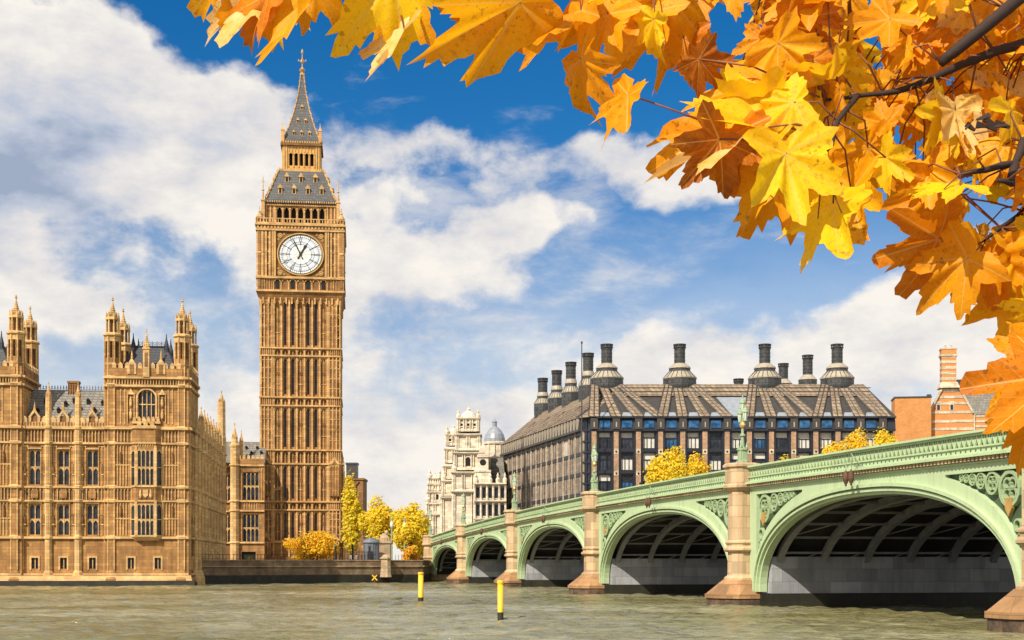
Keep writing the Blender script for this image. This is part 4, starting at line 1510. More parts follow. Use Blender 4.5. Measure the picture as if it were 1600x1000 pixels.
lv = [7.3, 13.06, 14.9, 21.8, 24.7, 32.8, 34.7, 42.25, 44.0, 53.0]
shaft_stage(lv[0], lv[1], True); band_stage(lv[1], lv[2])
shaft_stage(lv[2], lv[3], True); band_stage(lv[3], lv[4])
shaft_stage(lv[4], lv[5]); band_stage(lv[5], lv[6])
shaft_stage(lv[6], lv[7]); band_stage(lv[7], lv[8])
shaft_stage(lv[8], lv[9])
m = MB()
for T in sides():
    m.T = T
    m.box(-HW, HW, 0, .6, 1, 7.3, ST)
    m.box(-HW - .25, HW + .25, -.35, .3, 7.0, 7.35, TR)
    m.box(-HW - .2, HW + .2, -.3, .3, 1, 4.2, ST)
    for k in range(8):
        x = C0 + k * BP
        m.box(x - .14, x + .14, -.14, 0, 4.3, 6.95, TR)
    panel_ribs(m, -7.3, -5.2, 4.2, 6.9, .5, .1, .14, 0, TR)
    panel_ribs(m, 5.2, 7.3, 4.2, 6.9, .5, .1, .14, 0, TR)
m.build('plinth', TM, tower)
for T in sides():
    for sx in (-1, 1):
        for zz in (21.8, 7.3):
            m = MB(); m.T = T
            x = sx * 6.4
            m.box(x - .85, x + .85, -.55, 0, zz - 6, zz + .2, ST)
            m.plate([(x - 1.0, zz + .1), (x + 1.0, zz + .1), (x, zz + 1.6)], -.6, 0, TR)
            m.plate([(x - .5, zz + .1), (x + .5, zz + .1), (x, zz + .9)], -.62, -.601, PN)
            panel_ribs(m, x - .8, x + .8, zz - 5.8, zz - .2, .5, .1, .12, -.55, TR)
            m.build('corner_buttress', TM, tower)
m = MB()
m.box(-HW + .95, HW - .95, -HW + .95, HW - .95, 1, 66.5)
m.build('core', M['tower_panel'], tower)

# corbelled arcade under the clock
HC = 8.12
m = MB()
for T in sides():
    m.T = T
    m.hexa([(-HW, -.02, 53.0), (HW, -.02, 53.0), (HW, .6, 53.0), (-HW, .6, 53.0), (-HC, -.62, 54.4), (HC, -.62, 54.4), (HC, .6, 54.4), (-HC, .6, 54.4)], ST)
    for k in range(14):
        x = -HW + .5 + k * 1.077
        m.box(x - .12, x + .12, -.35, 0.1, 52.2, 53.4, TR)
    m.box(-HC - .15, HC + .15, -.80, .6, 54.4, 54.75, TR)
    m.box(-HC, HC, -.45, .6, 54.75, 57.2, ST)
    for k in range(7):
        xc = C0 + (k + .5) * BP
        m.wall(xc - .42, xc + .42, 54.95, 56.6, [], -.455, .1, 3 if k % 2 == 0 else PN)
        m.ring(xc, 56.35, .42, .56, -.62, -.45, 8, TR, 1, 0, math.pi)
    for k in range(8):
        x = C0 + k * BP
        m.lathe(x, -.55, [(.16, 54.75), (.12, 55.0), (.12, 56.2), (.2, 56.4)], 6, TR)
    panel_ribs(m, -HC, -5.3, 54.8, 56.9, .45, .1, .14, -.45, TR)
    panel_ribs(m, 5.3, HC, 54.8, 56.9, .45, .1, .14, -.45, TR)
    m.box(-HC - .12, HC + .12, -.85, .6, 56.9, 57.3, TR)
m.build('arcade', TM, tower)

# clock stage
m = MB()
for T in sides():
    m.T = T
    m.box(-HC, HC, -.40, .8, 57.3, 66.2, ST)
    for sx in (-1, 1):
        for q in (4.95, 5.25):
            m.box(sx * q - .10, sx * q + .10, -.75, -.4, 57.3, 66.0, TR)
        for q in (5.75, 6.45, 7.15, 7.9):
            m.box(sx * q - .17, sx * q + .17, -.68, -.4, 57.3, 66.2, TR)
        for q in (6.1, 6.8, 7.52):
            for zz in (59.6, 61.9, 64.6):
                m.box(sx * q - .2, sx * q + .2, -.5, -.402, zz, zz + .25, TR)
            for zz in (60.2, 62.6):
                m.box(sx * q - .13, sx * q + .13, -.43, -.401, zz, zz + .9, PN)
    m.box(-HC - .2, HC + .2, -.85, .6, 65.9, 66.25, TR)
    m.box(-HC - .1, HC + .1, -.7, .6, 66.25, 66.9, ST)
    for k in range(26):
        x = -7.9 + k * .632
        m.box(x - .18, x + .18, -.82, -.7, 66.35, 66.8, TR)
    m.box(-HC - .3, HC + .3, -1.0, .6, 66.9, 67.2, TR)
    # pierced parapet
    m.box(-HC, HC, -.9, -.7, 67.2, 67.45, TR)
    for k in range(30):
        x = -8.0 + k * .552
        m.box(x - .08, x + .08, -.88, -.72, 67.45, 68.1, TR)
    m.box(-HC, HC, -.9, -.7, 68.1, 68.25, TR)
m.build('clock_stage', TM, tower)
# corner turrets of the clock stage
for sx in (-1, 1):
    for sy in (-1, 1):
        p = MB()
        x, y = sx * (HC - .45), sy * (HC - .45)
        p.octa(x, y, [(.3, 54.6), (.55, 55.4), (.55, 68.3)], 0)
        for z in (57.1, 61.6, 66.1, 67.1):
            p.octa(x, y, [(.55, z - .2), (.68, z), (.68, z + .15), (.55, z + .3)], 1)
        p.octa(x, y, [(.55, 68.3), (.68, 68.4), (.6, 68.6), (.2, 69.3), (.26, 69.5), (.06, 69.9), (.06, 70.6)], 1)
        o = p.build('corner_turret', TM[:2], tower)
        p = MB()
        x2, y2 = sx * 7.05, sy * 7.05
        p.sq(x2, y2, [(.34, 68), (.30, 71.6), (.4, 71.7), (.4, 71.9), (.22, 72.1)], 0)
        p.lathe(x2, y2, [(.2, 72), (.12, 73.6), (.28, 73.8), (.10, 74.0), (.06, 76.2), (.03, 76.4)], 6, 0)
        p.bar((x2 - .35, y2, 75.4), (x2 + .35, y2, 75.4), .09, .09, 0)
        p.build('pinnacle', [M['tower_trim']], o)

# dial
DR = 3.82
DX = 1.09
for T in sides()[:2] + sides()[3:]:
    fr = MB(); fr.T = T @ Matrix.Translation((0, -.40, 0))
    zc_ = 61.55
    q = DR + .38
    qx = q * DX
    for a, b, c, d in ((-qx - .3, qx + .3, zc_ - q - .3, zc_ - q), (-qx - .3, qx + .3, zc_ + q, zc_ + q + .3), (-qx - .3, -qx, zc_ - q, zc_ + q), (qx, qx + .3, zc_ - q, zc_ + q)):
        fr.box(a, b, -.35, 0, c, d, 0)
        fr.box(a + .09 * (1 if b - a > 1 else 0), b - .09 * (1 if b - a > 1 else 0), -.39, -.35, (c + d) / 2 - (.06 if b - a > 1 else (d - c) / 2), (c + d) / 2 + (.06 if b - a > 1 else (d - c) / 2), 1)
    fr.wall(-qx, qx, zc_ - q, zc_ + q, [], -.03, .1, 2)
    for sx in (-1, 1):
        for sz in (-1, 1):
            cx, cz = sx * (qx - .75), zc_ + sz * (q - .7)
            fr.ring(cx, cz, .30, .46, -.16, -.03, 12, 1)
            fr.ring(cx, cz, .0, .2, -.14, -.03, 10, 1)
            fr.ring(cx - sx * .75, cz + sz * .3, .10, .22, -.13, -.03, 8, 1)
            fr.ring(cx + sx * .3, cz - sz * .75, .10, .22, -.13, -.03, 8, 1)
    fr.ring(0, zc_, DR, DR + .20, -.34, -.03, 48, 1, DX)
    fr.ring(0, zc_, DR - .10, DR, -.28, -.03, 48, 0, DX)
    dialo = fr.build('dial_frame', [M['black'], M['gilt'], M['tower_panel']], tower)
    Tm = T @ Matrix.Translation((0, -.40, 0))
    d = MB(); d.T = Tm
    d.ring(0, zc_, 0, DR - .1, -.13, -.035, 48, 0, DX)
    d.ring(0, zc_, DR * .50, DR * .60, -.138, -.131, 48, 1, DX)
    d.ring(0, zc_, DR * .74, DR * .84, -.137, -.131, 48, 1, DX)
    d.build('dial', [M['dial'], M['dial_pale']], dialo)
    n_ = MB(); n_.T = Tm
    for r in (.95, .845, .625, .49):
        n_.ring(0, zc_, DR * r - .025, DR * r + .025, -.17, -.14, 48, 0, DX)
    for k in range(60):
        a = 2 * math.pi * k / 60
        P = lambda r: (DX * DR * r * math.sin(a), -.15, zc_ + DR * r * math.cos(a))
        n_.bar(P(.85), P(.94), .03, .03)
    numerals = ['XII', 'I', 'II', 'III', 'IV', 'V', 'VI', 'VII', 'VIII', 'IX', 'X', 'XI']
    for k, s in enumerate(numerals):
        a = 2 * math.pi * k / 12
        ux, uz = math.sin(a), math.cos(a)      # outwards
        tx, tz = math.cos(a), -math.sin(a)     # clockwise
        wd = {'I': .15, 'V': .34, 'X': .34}
        tot = sum(wd[c] for c in s)
        p = -tot / 2
        r0, r1 = DR * .64, DR * .83

        def PP(t, r):
            return (DX * (ux * r + tx * t), -.155, zc_ + uz * r + tz * t)
        for c in s:
            m_, h = p + wd[c] / 2, wd[c] * .36
            if c == 'I':
                n_.bar(PP(m_, r0), PP(m_, r1), .055, .03)
            elif c == 'V':
                n_.bar(PP(m_ - h, r1), PP(m_, r0), .06, .03)
                n_.bar(PP(m_ + h, r1), PP(m_, r0), .04, .03)
            else:
                n_.bar(PP(m_ - h, r1), PP(m_ + h, r0), .06, .03)
                n_.bar(PP(m_ + h, r1), PP(m_ - h, r0), .04, .03)
            p += wd[c]
        P = lambda r: (DX * DR * r * ux, -.16, zc_ + DR * r * uz)
        n_.bar(P(.46), P(.64), .11, .04)
        n_.bar(P(.83), P(.94), .13, .04)
    for k in range(12):
        a = 2 * math.pi * k / 12
        P = lambda r, b=a: (DX * DR * r * math.sin(b), -.15, zc_ + DR * r * math.cos(b))
        n_.bar(P(.10), P(.47), .025, .02)
    n_.build('numerals', M['black'], dialo)
    for nm, ang, ln, w in (('minute_hand', 336.5, .93, .24), ('hour_hand', 28.5, .58, .36)):
        a = R(ang)
        h = MB(); h.T = Tm @ Matrix.Translation((0, -.22 if nm == 'minute_hand' else -.19, zc_)) @ Matrix.Scale(DX, 4, (1, 0, 0)) @ Matrix.Rotation(a, 4, 'Y')
        L = DR * ln
        h.plate([(-w * .55, -.95), (w * .55, -.95), (w * .3, -.3), (w * .5, 0), (w * .42, L * .55), (w * (.75 if nm == 'hour_hand' else .3), L * .74), (.02, L), (-.02, L), (-w * (.75 if nm == 'hour_hand' else .3), L * .74), (-w * .42, L * .55), (-w * .5, 0), (-w * .3, -.3)], -.02, .02)
        h.ring(0, 0, 0, .26, -.024, .024, 12)
        h.build(nm, M['black'], dialo)

# belfry
HB = 6.62
m = MB()
for T in [Matrix.Rotation(k * math.pi / 2, 4, 'Z') @ Matrix.Translation((0, -HB, 0)) for k in range(4)]:
    m.T = T
    op = []
    p7 = 1.335
    for k in range(7):
        xc = (k - 3) * p7
        op.append((xc - .43, xc + .43, 67.9, 70.9))
    m.wall(-HB, HB, 66.5, 71.6, op, 0, .7, ST)
    for k in range(8):
        x = (k - 3.5) * p7
        m.lathe(x, -.05, [(.2, 67.7), (.14, 68), (.14, 70.2), (.24, 70.4), (.2, 70.6)], 6, TR)
    for k in range(7):
        xc = (k - 3) * p7
        for sx in (-1, 1):
            m.plate([(xc + sx * .43, 69.9), (xc + sx * .36, 70.35), (xc, 70.8), (xc, 70.9), (xc + sx * .43, 70.9)][::sx], .05, .3, TR)
        m.box(xc - .43, xc + .43, .72, .8, 67.9, 70.9, 3)
    for sx in (-1, 1):
        for q in (5.0, 5.7, 6.4):
            m.box(sx * q - .13, sx * q + .13, -.16, 0, 66.8, 71.4, TR)
        for q in (5.35, 6.05):
            m.box(sx * q - .2, sx * q + .2, -.05, -.002, 68.6, 70.6, PN)
    m.box(-HB, HB, -.25, .3, 67.3, 67.7, TR)
    m.box(-HB - .1, HB + .1, -.35, .3, 71.0, 71.25, TR)
m.build('belfry', TM, tower)

# lower roof
m = MB()
prof = [(6.9, 71.25), (7.15, 71.5), (7.15, 71.9), (6.6, 72.2), (6.35, 72.7), (5.75, 74.0), (5.0, 75.8), (4.35, 77.2)]
m.sq(0, 0, prof, 0)
for k in range(4):
    m.T = Matrix.Rotation(k * math.pi / 2, 4, 'Z')
    for j in range(34):
        x = -7.0 + j * .424
        m.box(x - .1, x + .1, -7.3, -7.152, 71.5, 71.85, 1)
m.T = None
for sx in (-1, 1):
    for sy in (-1, 1):
        for i in range(3, 7):
            a, b = prof[i], prof[i + 1]
            m.tube([(sx * a[0], sy * a[0], a[1]), (sx * b[0], sy * b[0], b[1])], .16, 6, 1)
            for q in (.3, .8):
                r_, z_ = a[0] + (b[0] - a[0]) * q, a[1] + (b[1] - a[1]) * q
                m.box(sx * r_ - .2, sx * r_ + .2, sy * r_ - .2, sy * r_ + .2, z_, z_ + .35, 1)
lr = m.build('lower_roof', [M['iron_roof'], M['tower_trim']], tower)


def roof_at(prof, z):
    for (r0, z0), (r1, z1) in zip(prof, prof[1:]):
        if z0 <= z <= z1:
            return r0 + (r1 - r0) * (z - z0) / (z1 - z0)
    return prof[-1][0]


def dormers(parent, prof, rows, w, h, mats):
    for k in range(4):
        for z, xs in rows:
            y = -roof_at(prof, z)
            for x in xs:
                d = MB(); d.T = Matrix.Rotation(k * math.pi / 2, 4, 'Z')
                d.box(x - w / 2, x + w / 2, y - .05, y + 1.2, z, z + h, 0)
                d.plate([(x - w * .72, z + h), (x + w * .72, z + h), (x, z + h + w * .95)], y - .15, y + 1.5, 0)
                d.box(x - w * .3, x + w * .3, y - .07, y - .051, z + .08, z + h * .95, 1)
                d.build('dormer', mats, parent)


dormers(lr, prof, ((73.2, (-3.9, -1.3, 1.3, 3.9)), (75.2, (-2.7, 0, 2.7))), .75, .85, [M['tower_trim'], M['void']])

# gilded lantern
HL = 3.55
m = MB()
for T in [Matrix.Rotation(k * math.pi / 2, 4, 'Z') @ Matrix.Translation((0, -HL, 0)) for k in range(4)]:
    m.T = T
    m.box(-4.3, 4.3, -.75, .2, 77.2, 77.55, 1)
    for j in range(20):
        x = -4.1 + j * .432
        m.plate([(x - .18, 77.55), (x + .18, 77.55), (x, 77.95)], -.72, -.6, 1)
    op = [((k - 2) * 1.0 - .30, (k - 2) * 1.0 + .30, 78.5, 80.9) for k in range(5)]
    m.wall(-HL, HL, 77.4, 82.4, op, 0, .3, 0)
    for k in range(6):
        m.lathe((k - 2.5) * 1.0, -.05, [(.14, 78.2), (.1, 78.5), (.1, 80.5), (.18, 80.8)], 6, 1)
    for k in range(5):
        xc = (k - 2)
        m.ring(xc, 80.6, .28, .4, -.12, 0, 8, 1, 1, 0, math.pi)
    for k in range(11):
        m.box((k - 5) * .6 - .06, (k - 5) * .6 + .06, -.1, 0, 81.1, 82.2, 1)
    for sx in (-1, 1):
        for q in (2.85, 3.3):
            m.box(sx * q - .14, sx * q + .14, -.16, 0, 77.6, 82.3, 1)
    m.box(-HL - .25, HL + .25, -.45, .2, 82.3, 82.75, 2)
    m.box(-HL - .1, HL + .1, -.3, .2, 82.75, 83.15, 2)
    for j in range(16):
        x = -3.4 + j * .453
        m.box(x - .12, x + .12, -.42, -.3, 82.8, 83.1, 1)
m.T = None
m.box(-2.9, 2.9, -2.9, 2.9, 77, 82, 3)
M['lantern_gold'] = paint('gilded lantern stone', (0.60, 0.32, 0.08), 0.6, 0.35, 0.0)
m.build('lantern', [M['lantern_gold'], M['gilt'], M['tower_panel'], M['void']], tower)

# spire
m = MB()
sp_prof = [(3.75, 83.1), (3.7, 83.5), (3.3, 83.9), (2.8, 85.2), (2.12, 87.3), (1.48, 89.5), (1.0, 91.6), (.62, 93.7), (.40, 95.6), (.27, 96.8)]
m.sq(0, 0, sp_prof, 0)
for sx in (-1, 1):
    for sy in (-1, 1):
        for i in range(2, 9):
            a, b = sp_prof[i], sp_prof[i + 1]
            m.tube([(sx * a[0], sy * a[0], a[1]), (sx * b[0], sy * b[0], b[1])], .10, 5, 1)
            for q in (.15, .65):
                r_, z_ = a[0] + (b[0] - a[0]) * q, a[1] + (b[1] - a[1]) * q
                m.box(sx * r_ - .13, sx * r_ + .13, sy * r_ - .13, sy * r_ + .13, z_, z_ + .3, 1)
so = m.build('spire', [M['iron_roof'], M['tower_trim']], tower)
dormers(so, sp_prof, ((84.4, (-1.5, 0, 1.5)), (86.9, (-.75, .75)), (89.6, (0,))), .5, .55, [M['tower_trim'], M['void']])
for sx in (-1, 1):
    for sy in (-1, 1):
        p = MB()
        p.sq(sx * 3.55, sy * 3.55, [(.3, 83), (.28, 85), (.36, 85.1), (.1, 85.8), (.04, 86.6)])
        p.build('pinnacle', M['lantern_gold'], so)
f = MB()
f.lathe(0, 0, [(.34, 96.5), (.3, 97), (.5, 97.3), (.62, 97.5), (.4, 97.7), (.12, 98), (.10, 98.6), (.3, 98.8), (.36, 99.1), (.26, 99.4), (.1, 99.6), (.08, 100.4), (.2, 100.6), (.26, 100.85), (.14, 101.1), (.04, 101.4)], 10)
for k in range(4):
    a = k * math.pi / 2
    f.bar((.1 * math.cos(a), .1 * math.sin(a), 99.1), (.75 * math.cos(a), .75 * math.sin(a), 99.2), .1, .1, 0)
    f.lathe(.7 * math.cos(a), .7 * math.sin(a), [(.04, 99.0), (.14, 99.2), (.04, 99.45)], 6)
f.build('finial', M['gilt'], so)


def lift(z):
    if z < 71.9:
        return z
    if z < 77.2:
        return 71.9 + (z - 71.9) * (78.35 - 71.9) / 5.3
    if z < 83.1:
        return z + 1.15
    return 84.25 + (z - 83.1) * 1.052


def lift_tree(o):
    if o.type == 'MESH':
        for v in o.data.vertices:
            v.co.z = lift(v.co.z)
    for c_ in o.children:
        lift_tree(c_)


for o in list(tower.children):
    if o.name.split('.')[0] in ('lower_roof', 'lantern', 'spire'):
        lift_tree(o)

# ================================================================== LINK BUILDING between palace and tower
LO = at(343, 880, 249)
link = empty('gothic_range', (LO.x, LO.y, 0), PA, 'low gothic stone range between palace and clock tower', 'building')


def zl(y):
    return (880 - y) / 8.43 + EYE


LT = ID
w = MB()
LW = 8.2
win = [(4.2, 7.2, zl(846), zl(803)), (4.2, 7.2, zl(781), zl(737))]
rec = [(.35, 2.0, zl(846), zl(803)), (.35, 2.0, zl(781), zl(737))]
w.wall(-3, 2.3, 1, zl(727), rec, 3.0, .4, PN)
w.quad((2.3, 0, 1), (2.3, 3, 1), (2.3, 3, zl(727)), (2.3, 0, zl(727)), ST)
w.wall(2.3, LW, 1, zl(727), win + [(4.0, 6.6, 2.9, zl(862))], 0, .42, ST)
for z in (848, 798, 783, 727):
    w.box(2.3, LW, -.3, .05, zl(z) - .14, zl(z) + .14, TR)
    w.box(-3, 2.3, 2.7, 3.05, zl(z) - .14, zl(z) + .14, TR)
panel_ribs(w, 2.9, 4.1, zl(846), zl(800), .4, .09, .12, 0, TR)
panel_ribs(w, 2.9, 4.1, zl(781), zl(731), .4, .09, .12, 0, TR)
panel_ribs(w, 7.25, LW, zl(781), zl(731), .4, .09, .12, 0, TR)
panel_ribs(w, 4.1, 7.3, zl(797), zl(784), .45, .1, .14, 0, TR)
w.box(2.3, LW, -.2, .2, zl(727) + .14, zl(727) + 1.2, ST)
crenel(w, 2.4, LW, -.2, .1, zl(727) + 1.2, .5, .8, TR)
w.box(-3, 2.3, 2.8, 3.2, zl(727) + .14, zl(727) + 1.2, ST)
crenel(w, -3, 2.3, 2.8, 3.1, zl(727) + 1.2, .5, .8, TR)
w.quad((4.0, .41, 2.9), (6.6, .41, 2.9), (6.6, .41, zl(862)), (4.0, .41, zl(862)), 4)
w.build('wall', PMATS, link)
for a in win:
    gothic_window(link, ID, *a, 4, heads=2)
for a in rec:
    gothic_window(link, Matrix.Translation((0, 3, 0)), *a, 2, heads=2)
b = MB()
b.octa(2.75, -.1, [(.8, 1), (.75, zl(700)), (.9, zl(698)), (.9, zl(695)), (.6, zl(693)), (.55, zl(685))])
for z in (848, 798, 783, 727):
    b.octa(2.75, -.1, [(.75, zl(z) - .3), (.95, zl(z) - .1), (.95, zl(z) + .1), (.75, zl(z) + .25)])
o = b.build('buttress', M['gold_trim'], link)
p = MB()
pinnacle(p, 2.75, -.1, zl(686), .5, 3.2)
p.octa(3.9, .8, [(.35, zl(725)), (.33, zl(690))])
pinnacle(p, 3.9, .8, zl(690), .32, 2.4)
p.build('pinnacle', M['gold_trim'], o)
rf = MB()
rf.hexa([(-6, 1.2, zl(722)), (LW, 1.2, zl(722)), (LW, 10, zl(722)), (-6, 10, zl(722)), (-6, 5.4, zl(686)), (LW, 5.4, zl(686)), (LW, 5.8, zl(686)), (-6, 5.8, zl(686))])
ro = rf.build('roof', M['slate'], link)
dm = MB()
for x, z in ((.4, 704), (2.0, 696), (4.6, 697), (6.6, 697), (7.4, 705), (5.6, 706)):
    zz = zl(z)
    y = 1.2 + (zz - zl(722)) / (zl(686) - zl(722)) * 4.2
    dm.box(x - .2, x + .2, y - .3, y + .3, zz - .3, zz + .15)
    dm.plate([(x - .3, zz + .15), (x + .3, zz + .15), (x, zz + .5)], y - .4, y + .6)
dm.build('roof_vent', M['void'], ro)

# ================================================================== QUAY WALL
quay = empty('quay_wall', (-46.0, 197.0, 0), 0, 'brown stone quay wall below the clock tower with pale coping and dark tide line', 'wall')
P0, P1, P2 = Vector((0, 0, 0)), Vector((31.6, 19.0, 0)), Vector((31.4, 43.4, 0))
w = MB(); c = MB(); lo = MB()
for a, b in ((P0, P1), (P1, P2)):
    t = (b - a).normalized()
    n = Vector((t.y, -t.x, 0))
    for mb, z0, z1, off, th in ((lo, -1.5, 1.3, .25, .6), (w, 1.3, 2.55, .12, .5), (c, 2.55, 2.72, .30, .6), (w, 2.72, 3.5, .05, .35), (c, 3.5, 3.62, .14, .5)):
        q = [a + n * off, b + n * off, b - n * th, a - n * th]
        mb.prism([(v.x, v.y) for v in q], z0, z1)
w.build('wall', M['quay'], quay)
c.build('coping', M['quay_top'], quay)
lo.build('tide_footing', M['algae'], quay)
pp = P0 + (P1 - P0) * .815
p = MB()
p.octa(pp.x + .35, pp.y - .5, [(.9, .9), (.8, 1.6), (.72, 3.7), (.9, 3.8), (.9, 4.0), (.7, 4.05), (.3, 4.5)])
p.build('pillar', M['quay_top'], quay)
rl = MB()
for i in range(70):
    q = P0 + (P1 - P0) * (i / 69)
    if abs(q.x - pp.x) > 1.3:
        rl.tube([(q.x, q.y + .1, 3.6), (q.x, q.y + .1, 4.45)], .03, 4)
for z in (3.75, 4.4):
    rl.tube([(P0.x, P0.y + .1, z), (pp.x - 1.2, pp.y - .65, z)], .03, 4)
rl.build('railing', M['black'], quay)


# ================================================================== OFFICE BLOCK with chimneys
PX0 = 17.7
PY0 = 275.0
office = empty('office_block', (PX0, PY0, 0), 0, 'dark office block with bronze fan shaped roof and tall black chimneys', 'building')


def lx(px):
    return (px - 800) * PY0 / F - PX0


def zp(y):
    return (880 - y) / 7.636 + EYE


PITCH = 34.6 * PY0 / F
LEN = lx(1395)
w = MB()
rows = [(zp(701), zp(676)), (zp(735), zp(708)), (zp(768), zp(742)), (zp(800), zp(776))]
WW = 2.5
bays = [lx(945 + 34.6 * k) for k in range(13)]
holes = [(x - WW / 2, x + WW / 2, a, b) for x in bays for a, b in rows]
w.wall(-.3, LEN, 1, zp(671), holes, 0, .5, 0)
for k in range(14):
    x = lx(928 + 34.6 * k)
    w.box(x - .50, x + .50, -.55, 0, 1, zp(674), 1)
    w.box(x - .9, x - .62, -.3, 0, 1, zp(672), 0)
    w.box(x + .62, x + .9, -.3, 0, 1, zp(672), 0)
    for y in (706, 740, 772):
        w.box(x - .47, x + .47, -.62, -.551, zp(y) - .45, zp(y) + .45, 2)
        w.ring(x, zp(y), 0, .22, -.68, -.621, 8, 3)
for y in (704, 738, 771):
    w.box(-.3, LEN, -.22, 0, zp(y) - .25, zp(y) + .25, 0)
w.box(-.6, LEN + .4, -.7, .3, zp(674), zp(671), 0)
w.build('wall', [M['blue_black'], M['brick_pier'], M['band_white'], M['void']], office)
random.seed(3)
for x in bays:
    for a, b in rows:
        g = MB()
        zs = b - (b - a) * random.choice((.30, .34, .38))
        y = .46
        g.quad((x - WW / 2, y, a), (x + WW / 2, y, a), (x + WW / 2, y, zs), (x - WW / 2, y, zs), random.choice((0, 0, 1, 1, 0, 1, 2)))
        g.quad((x - WW / 2, y, zs), (x + WW / 2, y, zs), (x + WW / 2, y, b), (x - WW / 2, y, b), random.choice((1, 1, 1, 0)))
        o = g.build('window', [M['glass'], M['blind'], M['glass_blue']], office)
        f = MB()
        for q in (-WW / 2 + .07, -.42, .42, WW / 2 - .07):
            f.box(x + q - .06, x + q + .06, .3, y - .004, a, b if abs(q) > 1 else zs)
        f.box(x - WW / 2, x + WW / 2, .28, y - .006, zs - .08, zs + .08)
        f.box(x - WW / 2, x + WW / 2, .28, y - .006, a, a + .14)
        f.build('frame', M['blue_black'], o)
# dormer row under the eaves
d = MB()
d.hexa([(-.6, -.7, zp(671)), (LEN + .4, -.7, zp(671)), (LEN + .4, 1, zp(671)), (-.6, 1, zp(671)), (-.6, -.2, zp(653)), (LEN + .4, -.2, zp(653)), (LEN + .4, 1, zp(653)), (-.6, 1, zp(653))], 0)
for k in range(14):
    x = lx(928 + 34.6 * k)
    d.box(x - .75, x + .75, -.95, -.3, zp(671), zp(654), 1)
    d.box(x - .12, x + .12, -1.02, -.951, zp(668), zp(660), 2)
d.box(-.6, LEN + .4, -1.05, -.1, zp(654), zp(652.4), 0)
d.build('dormer_band', [M['blue_black'], M['bronze_dark'], M['pale_metal']], office)
for x in bays:
    g = MB()
    g.hexa([(x - 1.0, -.84, zp(669)), (x + 1.0, -.84, zp(669)), (x + 1.0, -.5, zp(669)), (x - 1.0, -.5, zp(669)), (x - 1.0, -.55, zp(657)), (x + 1.0, -.55, zp(657)), (x + 1.0, -.3, zp(657)), (x - 1.0, -.3, zp(657))])
    o = g.build('dormer_window', M['glass_blue'], office)

# roof: dark planes, bronze strips fanning from each chimney
EZ, RZ = zp(652.4), 40.6
RY = 7.5
e0, e1 = -1.9, LEN + .6                       # eave ends
r0_, r1_ = lx(975) * 1.0 + .3, (1350 - 800) * 282.5 / F - PX0
SV = Vector((-.248, .969, 0)).normalized()      # direction of the long side wall
C0_ = Vector((14.4 - PX0, 1.6, 0))              # chamfer corner of the side wall
SLEN = 66.0
C1_ = C0_ + SV * SLEN
SN = Vector((-SV.y, SV.x, 0))                   # outward normal of the side wall
IN = -SN
A = Vector((e0, -.9, EZ)); B = Vector((e1, -.9, EZ)); Cc = Vector((r0_, RY, RZ)); Dd = Vector((r1_, RY, RZ))
E0 = C0_ + SN * .8 + Vector((0, 0, EZ)); E1 = C1_ + SN * .8 + Vector((0, 0, EZ))
R1v = C1_ + IN * 7.5 - SV * 5 + Vector((0, 0, RZ))
r = MB()
back = Vector((0, 8, 0))
r.add([A, B, Dd, Cc], [(0, 1, 2, 3)], 0)
Bb = B + Vector((0, 17, 0)); Ab = A + Vector((12, 17, 0))
r.add([B, Bb, Dd + Vector((0, 2, 0)), Dd], [(0, 1, 2, 3)], 1)
r.add([Dd, Dd + Vector((0, 2, 0)), Cc + Vector((2, 2, 0)), Cc], [(0, 1, 2, 3)], 1)
r.add([Dd + Vector((0, 2, 0)), Bb, Ab, Cc + Vector((2, 2, 0))], [(0, 1, 2, 3)], 0)
r.add([E0, A, Cc], [(0, 1, 2)], 1)
r.add([E1, E0, Cc, R1v], [(0, 1, 2, 3)], 0)
r.add([R1v, Cc, Cc + IN * 9 - Vector((0, 0, 8)), R1v + IN * 9 - Vector((0, 0, 8))], [(0, 1, 2, 3)], 0)
r.add([E1, R1v, R1v + IN * 9 - Vector((0, 0, 8))], [(0, 1, 2)], 1)
roof = r.build('roof', [M['bronze_dark'], M['bronze_tile']], office)
fn = (B - A).cross(Cc - A).normalized()


def on_front(px, t):
    """point on the front roof plane above picture column px; t 0 at the eave, 1 at the ridge"""
    Yw = PY0 + (-.9 + (RY + .9) * t)
    return Vector(((px - 800) * Yw / F - PX0, -.9 + (RY + .9) * t, EZ + (RZ - EZ) * t))


def slab(mb, a, b, c, d_, n, th, mat=0):
    mb.hexa([a, b, c, d_, a + n * th, b + n * th, c + n * th, d_ + n * th], mat)


fan = MB()
piers = [928 + 34.6 * k for k in range(14)]
for cx, idx in ((948, (0, 1, 2, 3)), (1064, (3, 4, 5, 6)), (1195, (7, 8, 9, 10)), (1308, (10, 11, 12, 13))):
    for j, i in enumerate(idx):
        bx = piers[i] + (3 if (i == 3 and cx > 1000) or (i == 10 and cx > 1250) else 0)
        if (i == 3 and cx < 1000) or (i == 10 and cx < 1250):
            bx -= 3
        tx = cx + (-19, -6.5, 6.5, 19)[j]
        slab(fan, on_front(bx - 8, 0), on_front(bx + 8, 0), on_front(tx + 6, .985), on_front(tx - 6, .985), fn, .22 + .012 * j + (.006 if cx in (1064, 1308) else 0))
        for q in (-8.2, 0, 8.2):
            fan.tube([on_front(bx + q, .01) + fn * .27, on_front(tx + q * .75, .98) + fn * .27], .11, 4, 1)
slab(fan, on_front(1381, 0), on_front(1392, 0), on_front(1349, .985), on_front(1336, .985), fn, .19)
slab(fan, on_front(975, .62), on_front(1350, .62), on_front(1350, 1), on_front(975, 1), fn, .16)
for t in (.62, .75, .88):
    fan.tube([on_front(965, t) + fn * .2, on_front(1360, t) + fn * .2], .10, 4, 1)
